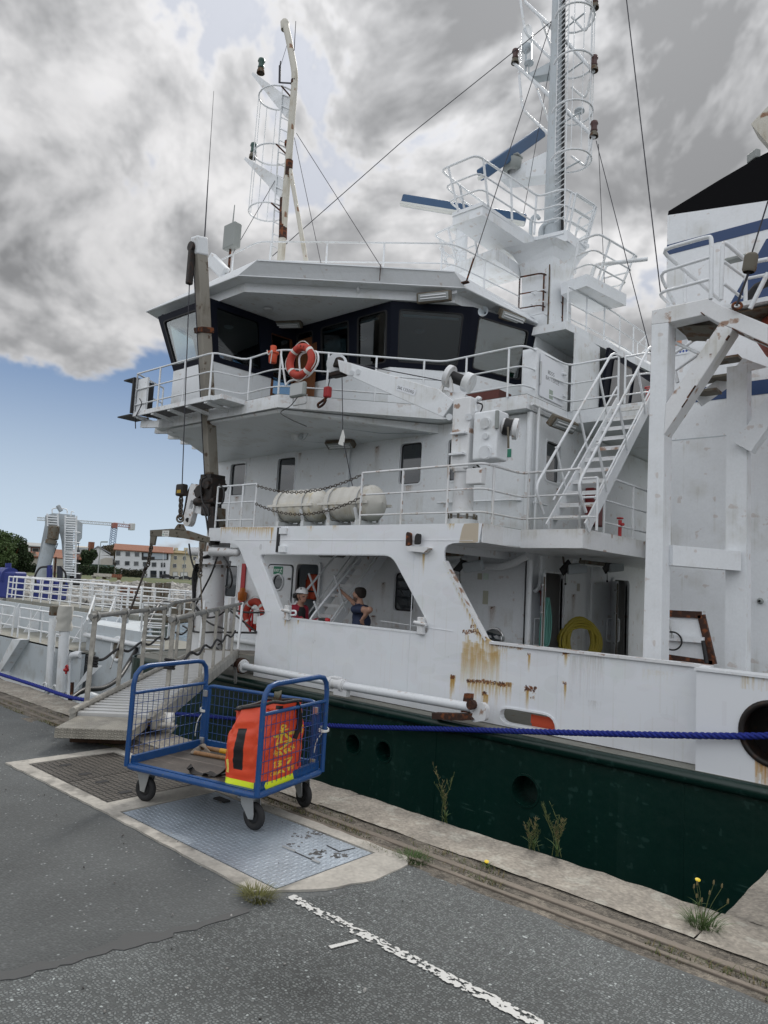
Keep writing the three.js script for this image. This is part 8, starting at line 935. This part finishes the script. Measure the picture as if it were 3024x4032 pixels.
// ---------------------------------------------------------------- far bank: land, stones, hedges, houses
{
  const Gd = -.15; M.grass = std(0xffffff, .95, 0, { map: tex(512, 512, (u, v) => { const n = fbm(u * 8, v * 8, 5, 8), s = sm(.55, .75, fbm(u * 4 + 3, v * 4, 4, 4)); return [mix(.26, .38, s) + .1 * (n - .5), mix(.30, .36, s) + .1 * (n - .5), mix(.14, .24, s) + .06 * (n - .5)]; }, { size: 30 }) });
  const arc = (d, y) => { const o = []; for (let x = -1200; x <= 5200; x += 200) { const p = Pd('Q', x, 560, d); o.push(V(p.x, y, p.z)); } return o; };
  structure('far_bank', slab([...arc(95, Gd), ...arc(1400, Gd).reverse()], down(1.5)), M.grass, { label: 'grassy far bank of the harbour' });
  const pth = [...arc(99, Gd + .03), ...arc(103, Gd + .03).reverse()]; structure('bank_path', slab(pth, down(.03)), std(lin(.20, .19, .17), .9)); structure('far_road', slab([...arc(193, Gd + .03), ...arc(205, Gd + .03).reverse()], down(.03)), M.oldAsphalt);
  seed(31); const st = new THREE.IcosahedronGeometry(1, 1); { const p = st.attributes.position; for (let i = 0; i < p.count; i++) { const k = .75 + .5 * hash(Math.round(p.getX(i) * 50), Math.round(p.getY(i) * 50 + p.getZ(i) * 90)); p.setXYZ(i, p.getX(i) * k, p.getY(i) * k, p.getZ(i) * k); } st.computeVertexNormals(); }
  const n = 2600, im = new THREE.InstancedMesh(st, std(0xffffff, .9), n), m4 = new THREE.Matrix4(), q4 = new THREE.Quaternion(); for (let i = 0; i < n; i++) { const p = Pd('Q', rr(-100, 1600), 600, rr(83, 95.5)), t = (Math.hypot(p.x - CAM.x, p.z - CAM.z) - 83) / 12.5, s = rr(.22, .58); q4.setFromEuler(new THREE.Euler(rnd() * 6, rnd() * 6, rnd() * 6)); m4.compose(V(p.x, mix(-2.3, Gd - .1, t) + rr(-.1, .2), p.z), q4, V(s * rr(.8, 1.4), s * .8, s)); im.setMatrixAt(i, m4); const k = rr(.16, .42); im.setColorAt(i, lin(k, k * .97, k * .9)); } im.name = 'riprap_stones'; im.userData = { label: 'pale stone riprap on the far bank', category: 'stones', kind: 'stuff', placed: true }; scene.add(im);
  // leafy masses
  function leaves(c, r, n, s, flat = 1) { const pos = []; for (let i = 0; i < n; i++) { let x, y, z, l; do { x = rr(-1, 1); y = rr(-1, 1); z = rr(-1, 1); l = Math.hypot(x, y, z); } while (l > 1 || l < .55 - .3 * rnd()); const k = .82 + .3 * fbm(x * 2.2 + c.x, y * 2.2 + z * 2, 3), p = V(c.x + x * r.x * k, c.y + y * r.y * k, c.z + z * r.z * k), a = V(rr(-1, 1), rr(-1, 1), rr(-1, 1)).normalize().multiplyScalar(s * rr(.6, 1.3)), b = V(rr(-1, 1), rr(-1, 1), rr(-1, 1)).normalize().cross(a).normalize().multiplyScalar(s * rr(.5, 1)); pos.push(p.x - a.x, p.y - a.y, p.z - a.z, p.x + a.x, p.y + a.y, p.z + a.z, p.x + b.x, p.y + b.y, p.z + b.z, p.x + a.x, p.y + a.y, p.z + a.z, p.x - a.x, p.y - a.y, p.z - a.z, p.x - b.x * .8, p.y - b.y * .8, p.z - b.z * .8); } const g = new THREE.BufferGeometry(); g.setAttribute('position', new THREE.Float32BufferAttribute(pos, 3)); g.computeVertexNormals(); return g; }
  const leafM = (r, g, b) => new THREE.MeshPhysicalMaterial({ color: lin(r, g, b), roughness: .9, side: THREE.DoubleSide }); const G1 = leafM(.06, .098, .03), G2 = leafM(.028, .05, .018), G3 = leafM(.06, .085, .03);
  const tree = (x, y, d, w, h, mat, label) => { const c = Pd('Q', x, y, d), t = thing('tree', label, 'tree', 'trees on the far bank'); part(t, 'trunk', [cyl(V(c.x, Gd - .2, c.z), V(c.x, c.y, c.z), .35, .2, 8), cyl(V(c.x, c.y - h * .4, c.z), V(c.x + w * .5, c.y + h * .3, c.z), .16, .06, 6), cyl(V(c.x, c.y - h * .4, c.z), V(c.x - w * .5, c.y + h * .2, c.z), .16, .06, 6)], M.wood); const gs = []; for (let i = 0; i < 9; i++) gs.push(leaves(V(c.x + rr(-.55, .55) * w, c.y + rr(-.5, .6) * h, c.z + rr(-.5, .5) * w), V(w * .5, h * .45, w * .5), 420, .28)); part(t, 'crown', gs, mat); };
  tree(16, 378, 165, 4.0, 4.5, G1, 'large round dark green tree at the end of the far hedge'); tree(92, 385, 172, 3.6, 4, G2, 'smaller dark tree beside the large round one'); tree(-60, 360, 168, 5, 5.5, G1, 'broad green tree behind the far bank at its edge'); tree(575, 430, 185, 2.2, 3, G2, 'small dark tree beside the modern white block'); tree(710, 400, 215, 3, 3.5, leafM(.09, .075, .045), 'brownish tree behind the white three-storey house');
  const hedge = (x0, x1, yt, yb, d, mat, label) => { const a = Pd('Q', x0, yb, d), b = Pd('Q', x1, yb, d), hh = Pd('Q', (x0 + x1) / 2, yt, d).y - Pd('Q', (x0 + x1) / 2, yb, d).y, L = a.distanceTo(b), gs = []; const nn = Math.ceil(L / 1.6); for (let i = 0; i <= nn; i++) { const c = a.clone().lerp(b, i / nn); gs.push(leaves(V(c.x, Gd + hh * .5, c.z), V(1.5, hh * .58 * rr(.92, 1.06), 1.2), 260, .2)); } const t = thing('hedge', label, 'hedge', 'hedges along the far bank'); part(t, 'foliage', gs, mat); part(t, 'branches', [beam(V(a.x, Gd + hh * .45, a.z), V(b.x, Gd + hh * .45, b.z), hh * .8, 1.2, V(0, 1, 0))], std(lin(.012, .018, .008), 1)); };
  hedge(70, 262, 440, 498, 172, G2, 'dark clipped hedge in front of the low white house'); hedge(498, 742, 468, 536, 178, G2, 'long dark hedge in front of the gabled white house'); hedge(795, 930, 484, 538, 184, leafM(.05, .048, .03), 'brownish hedge in front of the three-storey white house'); 
  // houses: walls from pixels on one upright plane each
  function house(name, label, x0, x1, yb0, yb1, d0, d1, yt, depth, wallM, cat = 'house') { const a = Pd('Q', x0, yb0, d0), b = Pd('Q', x1, yb1, d1); a.y = b.y = Gd - .1; const n = V(b.z - a.z, 0, a.x - b.x).normalize(); if (n.dot(FW) < 0) n.negate(); const on = (x, y) => { const r = ray('Q', x, y), t = a.clone().sub(CAM).dot(n) / r.dot(n); return CAM.clone().addScaledVector(r, t); }; const t = thing(name, label, cat, 'houses behind the far bank'); const h = on((x0 + x1) / 2, yt).y; const base = [a, b, V(b.x, h, b.z), V(a.x, h, a.z)]; return { t, a, b, n, on, h, base, depth, wall: (holes = []) => part(t, 'wall', slab(base, n.clone().multiplyScalar(depth), []), wallM), win: (l, r, tp, bt, m = M.darkGlass, fr = true) => { const q = [on(l, bt), on(r, bt), on(r, tp), on(l, tp)], w = sub(t, 'window'); if (fr) part(w, 'frame', slab(q.map(p => p.clone().addScaledVector(n, -.12)), n.clone().multiplyScalar(.16), [q.map(p => { const c = q[0].clone().lerp(q[2], .5); return p.clone().lerp(c, .13).addScaledVector(n, -.12); })]), fr === true ? M.sensor : fr); part(w, 'pane', slab(q.map(p => p.clone().addScaledVector(n, -.04)), n.clone().multiplyScalar(.03)), m); } }; }
  const plaster = (r, g, b) => std(0xffffff, .9, 0, { map: tex(128, 128, (u, v) => { const k = .96 + .1 * (fbm(u * 6, v * 6, 5, 6) - .5); return [r * k, g * k, b * k]; }, { size: 6 }) });
  M.tile = std(0xffffff, .9, 0, { map: tex(128, 128, (u, v) => { const k = .9 + .2 * (fbm(u * 20, v * 20, 4, 20) - .5), s = .92 + .08 * Math.sin(u * 100); return [.60 * k * s, .40 * k * s, .31 * k * s]; }, { size: 5 }) });
  const W1 = plaster(.86, .87, .88), W2 = plaster(.80, .77, .68), W3 = plaster(.74, .72, .68);
  const roofSlab = (o, y0, y1, over, mat, back = 4) => { const u = o.b.clone().sub(o.a).normalize(), e = o.n.clone().multiplyScalar(-.5), r = o.n.clone().multiplyScalar(back), A = V(o.a.x, y0, o.a.z).addScaledVector(u, -over).add(e), B = V(o.b.x, y0, o.b.z).addScaledVector(u, over).add(e), C = V(B.x, y1, B.z).add(r), D = V(A.x, y1, A.z).add(r); return part(o.t, 'roof', hexa([A, B, C, D], [lift(A, 0, -.25, 0), lift(B, 0, -.25, 0), lift(C, 0, -.25, 0), lift(D, 0, -.25, 0)]), mat); };
  { const o = house('apartment_house', 'white three-storey house with orange tiled roof, dark windows and a roof terrace', 742, 1104, 512, 540, 200, 200, 364, 10, W1); o.wall(); roofSlab(o, o.h, o.on(900, 340).y + .8, .6, M.tile, 6); for (const [l, r, t, b] of [[757, 787, 365, 395], [820, 850, 370, 398], [880, 910, 372, 400], [752, 782, 425, 455], [815, 847, 430, 458], [875, 905, 432, 460], [933, 963, 435, 465], [990, 1022, 438, 468], [1050, 1080, 440, 470], [755, 792, 480, 522], [980, 1024, 490, 540], [1040, 1084, 493, 540], [800, 830, 482, 520]]) o.win(l, r, t, b); o.win(926, 1100, 374, 422, std(lin(.35, .40, .45), .6), M.dark); part(o.t, 'terrace_rail', slab([o.on(926, 400), o.on(1010, 402), o.on(1010, 422), o.on(926, 420)].map(p => p.clone().addScaledVector(o.n, -.2)), o.n.clone().multiplyScalar(.06)), M.dark); part(o.t, 'drain_pipe', cyl(o.on(1064, 530).addScaledVector(o.n, -.2), o.on(1066, 370).addScaledVector(o.n, -.2), .08), M.white); }
  { const o = house('apartment_house', 'cream weathered house with shuttered windows beside the white three-storey one', 1105, 1420, 540, 560, 202, 205, 383, 10, W2); o.wall(); roofSlab(o, o.h, o.on(1200, 360).y, .5, std(lin(.20, .15, .07), .9), 4); for (const [l, r, t, b] of [[1135, 1156, 395, 421], [1193, 1216, 397, 424], [1128, 1154, 447, 474], [1190, 1216, 450, 476], [1260, 1284, 400, 426], [1258, 1284, 452, 478]]) o.win(l, r, t, b, M.darkGlass, M.creamLens); o.win(1128, 1160, 500, 528, M.creamLens); o.win(1178, 1226, 502, 532, M.creamLens); for (const x of [1165, 1230]) part(o.t, 'chimney', box(...Object.values(o.on(x, 356).addScaledVector(o.n, 3)), .8, 1.2, .8), W2); }
  { const o = house('gabled_house', 'white gabled house with grey slate roof and brick chimney', 562, 735, 478, 490, 205, 205, 392, 12, W1); o.wall(); const A = o.on(560, 388), T = o.on(640, 338), B = o.on(722, 385), d2 = o.n.clone().multiplyScalar(12); part(o.t, 'gable', slab([o.on(562, 392), o.on(720, 392), T], d2), W1); part(o.t, 'roof', hexa([T.clone().addScaledVector(o.n, -.4), B.clone().addScaledVector(o.n, -.4), B.clone().add(d2), T.clone().add(d2)], [T, B, B.clone().add(d2), T.clone().add(d2)].map(p => lift(p, .1, .35, 0))), std(lin(.12, .125, .14), .8)); part(o.t, 'roof', hexa([T.clone().addScaledVector(o.n, -.4), A.clone().addScaledVector(o.n, -.4), A.clone().add(d2), T.clone().add(d2)], [T, A, A.clone().add(d2), T.clone().add(d2)].map(p => lift(p, -.1, .35, 0))), std(lin(.12, .125, .14), .8)); part(o.t, 'chimney', box(...Object.values(o.on(592, 350).addScaledVector(o.n, 5)), 1.2, 4, 1.2), M.tile); part(o.t, 'annex', slab([o.on(655, 478), o.on(735, 485), o.on(735, 412), o.on(690, 408), o.on(655, 420)].map(p => p.clone().addScaledVector(o.n, -2)), o.n.clone().multiplyScalar(6)), W3); }
  { const o = house('modern_block', 'modern white block with tall glass corner behind the grey gantry', 485, 560, 460, 465, 210, 210, 345, 10, W1); o.wall(); o.win(492, 524, 352, 440); o.win(532, 552, 355, 440, std(lin(.4, .45, .47), .3)); roofSlab(o, o.h + .3, o.on(520, 325).y, .3, W3, 10); }
  { const o = house('low_house', 'low white cottage with orange tiled roof behind the clipped hedge', 112, 250, 445, 450, 182, 182, 410, 8, W3); o.wall(); const A = o.on(105, 412), B = o.on(252, 408), T = o.on(232, 378); part(o.t, 'gable', slab([A, B, T], o.n.clone().multiplyScalar(7)), W3); part(o.t, 'roof', beam(lift(A, 0, .2, 0), lift(T, 0, .2, 0), .3, 1.0, V(0, 1, 0)), std(lin(.15, .12, .1), .9)); roofSlab(o, o.h + .5, o.on(300, 372).y, 9, M.tile, 5); }
  { const o = house('brick_house', 'brick and dark timber house with grey roof behind the cottage', 120, 262, 440, 440, 215, 215, 328, 9, plaster(.42, .26, .21)); o.wall(); o.win(128, 152, 345, 400, M.dark); o.win(175, 200, 340, 375, M.creamLens); o.win(210, 255, 345, 370, M.dark); roofSlab(o, o.h, o.on(165, 302).y, .5, std(lin(.3, .31, .31), .8), 7); }
  { const o = house('low_house', 'far house with orange roof seen between the gantry legs', 345, 470, 450, 450, 200, 200, 400, 8, W3); o.wall(); roofSlab(o, o.h, o.on(400, 352).y, .8, M.tile, 6); }
  { const o = house('garden_wall', 'low green-grey garden wall behind the hedges', 480, 742, 490, 492, 186, 186, 450, .3, std(lin(.10, .15, .14), .8), 'wall'); o.wall(); o.t.userData.group = undefined; delete o.t.userData.group; }
  // tower crane
  { const t = thing('tower_crane', 'red and white tower crane standing far behind the houses', 'tower crane'), d = 330, Q = (x, y) => Pd('Q', x, y, d), lat = (name, a, b, w, n, mat) => { const gs = [], dir = b.clone().sub(a).normalize(), s = Math.abs(dir.y) > .7 ? RT.clone().setY(0).normalize() : UPY.clone(), f = dir.clone().cross(s).normalize(), cn = [[-1, -1], [1, -1], [1, 1], [-1, 1]].map(([p, q]) => s.clone().multiplyScalar(p * w / 2).addScaledVector(f, q * w / 2)); cn.forEach(c => gs.push(cyl(a.clone().add(c), b.clone().add(c), .1, .1, 4))); for (let i = 0; i < n; i++) for (let k = 0; k < 4; k++) { const p = a.clone().lerp(b, i / n).add(cn[k]), q = a.clone().lerp(b, (i + 1) / n).add(cn[(k + (i & 1 ? 1 : 3)) % 4]); gs.push(cyl(p, q, .08, .08, 4)); } part(t, name, gs, mat); };
    const cw = std(lin(.55, .56, .57), .6), cr = std(lin(.34, .13, .11), .6), cb = std(lin(.20, .28, .42), .6); const ft = Q(737, 345); ft.y = Gd; lat('tower', ft, Q(737, 290), 2, 24, cb); lat('tower', Q(737, 290), Q(747, 210), 2, 12, cb); lat('jib', Q(242, 153), Q(745, 190), 1.2, 40, cw); lat('counter_jib', Q(752, 193), Q(872, 207), 1.2, 10, cr); part(t, 'cab', rbox(...Object.values(Q(747, 198)), 2.2, 2.4, 2, .2), cr); part(t, 'counterweight', rbox(...Object.values(Q(860, 206)), 3.2, 3, 1.6, .2), cw); part(t, 'tie', [cyl(Q(745, 178), Q(850, 190), .12, .12, 4), cyl(Q(808, 170), Q(810, 195), .15, .15, 4)], cw); }
  const lamp = (x, yt, yb, d, label, arm) => { const a = Pd('Q', x - (yb - yt) * .08, yb, d).setY(Gd), b = Pd('Q', x, yt, d), t = thing('lamp_post', label, 'lamp post', 'posts along the far bank'); part(t, 'pole', cyl(a, V(a.x, b.y, a.z), .14, .08, 8), M.sensor); part(t, 'lantern', rbeam(V(a.x, b.y, a.z), V(a.x, b.y + .1, a.z).addScaledVector(RT.clone().setY(0), arm), .3, .15, V(0, 1, 0), .05), M.sensor); }; lamp(655, 305, 535, 176, 'tall street lamp with short arm in front of the gabled house', 1.6); lamp(1212, 358, 540, 190, 'thin street lamp in front of the cream house', 1.2); { const p = Pd('Q', 743, 545, 165), t = thing('traffic_post', 'dark signal post on the grass before the white house', 'post'); part(t, 'pole', cyl(V(p.x, Gd, p.z), V(p.x, Gd + 3.3, p.z), .09, .07, 8), M.dirtySteel); part(t, 'signal_head', rbox(p.x + .15, Gd + 2.9, p.z, .35, .7, .3, .06), M.dark); }
  // parked cars
  const car = (x0, x1, yb, col, label) => { const d = 195, a = Pd('Q', x0, yb, d).setY(Gd + .03), b = Pd('Q', x1, yb, d).setY(Gd + .03), L = a.distanceTo(b), u = b.clone().sub(a).normalize(), t = new THREE.Group(); t.name = numbered('parked_car'); scene.add(t); info(t, label, 'car', 'cars parked on the far road'); t.userData.placed = true; t.position.copy(a.clone().lerp(b, .5)); t.rotation.y = Math.atan2(-u.z, u.x); const s = L / 4.3, sh = new THREE.Shape([[-2.1, .35], [2.1, .35], [2.15, .62], [2.05, .85], [1.3, .95], [.55, 1.42], [-.9, 1.45], [-1.7, 1.0], [-2.12, .9]].map(p => new THREE.Vector2(p[0] * s, p[1] * s))); part(t, 'body', new THREE.ExtrudeGeometry(sh, { depth: 1.6, bevelEnabled: true, bevelSize: .06, bevelThickness: .08, bevelSegments: 2 }).translate(0, 0, -.8), col); const gl = new THREE.Shape([[-1.45, 1.0], [1.1, .98], [.5, 1.36], [-.85, 1.38]].map(p => new THREE.Vector2(p[0] * s, p[1] * s))); part(t, 'side_window', new THREE.ExtrudeGeometry(gl, { depth: 1.8, bevelEnabled: false }).translate(0, 0, -.9), M.darkGlass); for (const x of [-1.3, 1.3]) for (const z of [-.82, .82]) part(t, 'wheel', cyl(V(x * s, .33, z - .1), V(x * s, .33, z + .1), .33, .33, 16), M.blackRubber); for (const x of [-2.13, 2.1]) part(t, 'lamp', rbox(x * s, .75 * s, .55, .08, .15, .4, .02), M.reflector); };
  car(1044, 1132, 546, std(lin(.03, .03, .035), .3, .3), 'black hatchback parked nearest the white three-storey house'); car(1120, 1188, 550, std(lin(.35, .36, .37), .3, .4), 'silver car parked between two dark cars'); car(1176, 1252, 556, std(lin(.03, .035, .045), .3, .3), 'dark estate car parked in front of the cream house'); car(1245, 1330, 560, std(lin(.04, .045, .05), .3, .3), 'dark car parked at the end of the row behind the crane post');
  const bn = (x, y, label, mat) => { const p = Pd('Q', x, y, 130), t = thing('bench', label, 'bench', 'benches on the far grass'); part(t, 'seat', box(p.x, Gd + .42, p.z, 3.2, .2, .8, .6), mat); part(t, 'backrest', box(p.x - .2, Gd + .7, p.z - .3, 3.2, .4, .15, .6), mat); for (const k of [-1, 1]) part(t, 'leg', box(p.x + k * 1.1, Gd + .16, p.z - k * .75, .3, .36, .6), mat); }; bn(663, 528, 'pale concrete bench on the far grass', M.concrete); bn(730, 534, 'reddish block bench on the far grass', M.tile);
}

// ---------------------------------------------------------------- weeds and grass along the quay
{
  const stemM = std(lin(.075, .095, .03), .9), leafG = std(lin(.055, .10, .025), .85), dryM = std(lin(.16, .13, .06), .95), yel = std(lin(.75, .55, .02), .6);
  const blade = (b, d, L, w, bend) => { const n = 5, pos = [], ix = [], s = d.clone().cross(UPY).normalize(); for (let i = 0; i <= n; i++) { const t = i / n, p = b.clone().addScaledVector(d, L * t * (.4 + bend * t)).add(V(0, L * t * (1 - .55 * bend * t), 0)), ww = w * (1 - t) * .5; pos.push(p.x - s.x * ww, p.y, p.z - s.z * ww, p.x + s.x * ww, p.y, p.z + s.z * ww); } for (let i = 0; i < n; i++) ix.push(i * 2, i * 2 + 1, i * 2 + 2, i * 2 + 1, i * 2 + 3, i * 2 + 2); const g = new THREE.BufferGeometry(); g.setAttribute('position', new THREE.Float32BufferAttribute(pos, 3)); g.setIndex(ix); g.computeVertexNormals(); return g; };
  const weed = (x, z, y0, h, n, s, label) => { seed(s); const t = thing('tall_weed', label, 'plant', 'tall weeds growing on the quay edge'); for (let k = 0; k < n; k++) { const a = rnd() * 6.28, b = V(x + rr(-.03, .03), y0, z + rr(-.02, .02)), lean = rr(.1, .55), H = h * rr(.6, 1), pts = [0, .35, .7, 1].map(q => V(b.x + Math.cos(a) * lean * H * q * q + .01 * Math.sin(q * 9 + k), b.y + H * q, b.z + Math.sin(a) * lean * H * q * q * .5)), cvv = new THREE.CatmullRomCurve3(pts); const gs = [sweep(cvv.getPoints(10), .0028, 4, q => 1 - .6 * q)], pods = []; for (let i = 0; i < 5; i++) { const p = cvv.getPoint(rr(.3, .8)), aa = rnd() * 6.28, L = H * rr(.12, .3), e = V(p.x + Math.cos(aa) * L * .5, p.y + L * .9, p.z + Math.sin(aa) * L * .3); gs.push(cyl(p, e, .0018, .001, 4)); for (let j = 0; j < 4; j++) { const q = p.clone().lerp(e, rr(.3, 1)); pods.push(cyl(q, lift(q, rr(-.016, .016), rr(.006, .022), rr(-.012, .012)), .0022, .001, 4)); } } for (let j = 0; j < 10; j++) { const q = cvv.getPoint(rr(.35, 1)); pods.push(cyl(q, lift(q, rr(-.02, .02), rr(.006, .024), rr(-.012, .012)), .0022, .001, 4)); } part(t, 'stem', gs, stemM); part(t, 'seed_pods', pods, k % 3 ? stemM : dryM); } const lv = []; for (let i = 0; i < 14; i++) { const a = rnd() * 6.28; lv.push(blade(V(x, y0 + rr(0, .05), z), V(Math.cos(a), 0, Math.sin(a)), rr(.04, .09), .014, .6)); } part(t, 'leaves', lv, leafG); };
  weed(-2.95, .0, -.02, .40, 4, 11, 'single tall thin weed on the quay edge before the round hull opening'); weed(-2.26, .02, .0, .26, 5, 12, 'bushy weed on the quay edge, shorter of the pair'); weed(-2.11, .0, .0, .32, 6, 13, 'bushy branching weed on the quay edge beside the shorter one'); 
  const tuft = (x, z, r, n, L, s, label, mat, name = 'grass_tuft') => { seed(s); const t = thing(name, label, 'grass', 'grass tufts along the quay'); const gs = []; for (let i = 0; i < n; i++) { const a = rnd() * 6.28, q = Math.sqrt(rnd()) * r; gs.push(blade(V(x + Math.cos(a) * q * 1.6, .0, z + Math.sin(a) * q), V(Math.cos(a + rr(-.6, .6)), 0, Math.sin(a)), L * rr(.5, 1.2), .005, rr(.3, 1))); } part(t, 'blades', gs, mat); return t; };
  tuft(-2.86, 1.72, .06, 260, .07, 3, 'yellowish grass tuft at the corner of the concrete beside the painted line', std(lin(.14, .14, .045), .9)); tuft(-2.66, .72, .07, 240, .05, 4, 'low green tuft at the end of the concrete by the rail', leafG);
  const pl = tuft(-1.17, .29, .05, 200, .09, 5, 'green plantain rosette with thin flower stalks on the coping corner', leafG); { const st = [], hd = []; seed(6); for (let i = 0; i < 9; i++) { const a = rnd() * 6.28, e = V(-1.17 + Math.cos(a) * rr(.03, .12), rr(.12, .22), .29 + Math.sin(a) * rr(.02, .08)); st.push(curve([V(-1.17, .01, .29), V((-1.17 + e.x) / 2, e.y * .6, (.29 + e.z) / 2), e], .0013, 8, 4)); hd.push(lathe([[0, 0], [.005, .004], [.004, .02], [0, .026]], e, V(.1, 1, 0), 6)); } part(pl, 'flower_stalk', st, stemM); part(pl, 'seed_head', hd, dryM); }
  const yf = (x, z, h, s, label) => { seed(s); const t = thing('yellow_flower', label, 'flower', 'small yellow flowers on the quay'); part(t, 'stem', curve([V(x, 0, z), V(x + .01, h * .5, z), V(x - .005, h, z)], .0016, 8, 4), stemM); part(t, 'petals', lathe([[.002, 0], [.012, .004], [.014, .009], [0, .01]], V(x - .005, h, z), V(.2, 1, .3), 9), yel); part(t, 'leaves', [0, 1, 2, 3].map(i => blade(V(x, .005, z), V(Math.cos(i * 1.6), 0, Math.sin(i * 1.6)), .05, .012, .8)), leafG); }; yf(-1.26, .06, .13, 3, 'yellow flower on a thin stem by the quay corner'); yf(-2.29, .5, .035, 4, 'tiny yellow flower in the gravel beside the rail');
  // grass growing in the rail groove
  seed(8); const gs = [], ds = []; for (let i = 0; i < 9000; i++) { const x = -10 + Math.pow(rnd(), .6) * 10.6, z = rnd() < .65 ? rr(.725, .80) : rnd() < .6 ? rr(.62, .68) : rr(.47, .55); if (fbm(x * 2.2 + 7, z * 5, 3) < (z < .6 ? .57 : .47)) continue; const a = rnd() * 6.28; (rnd() > .45 ? gs : ds).push(blade(V(x, -.004, z), V(Math.cos(a), 0, Math.sin(a)), rr(.014, .05), .005, rr(.4, 1))); }
  structure('rail_grass', gs, std(lin(.075, .095, .03), .9), { kind: 'stuff', label: 'green grass in the rail groove' }).userData.category = 'grass'; structure('dry_grass', ds, dryM, { kind: 'stuff', label: 'dry grass in the rail groove' }).userData.category = 'grass';
}

for (const o of [...scene.children]) if ((o.isGroup || o.isMesh) && !o.userData.placed) { if (o.isMesh && o.userData.kind === 'structure' && !o.children.length) continue; settle(o); }
scene.traverse(o => { delete o.userData.placed; });
renderer.render(scene, camera);
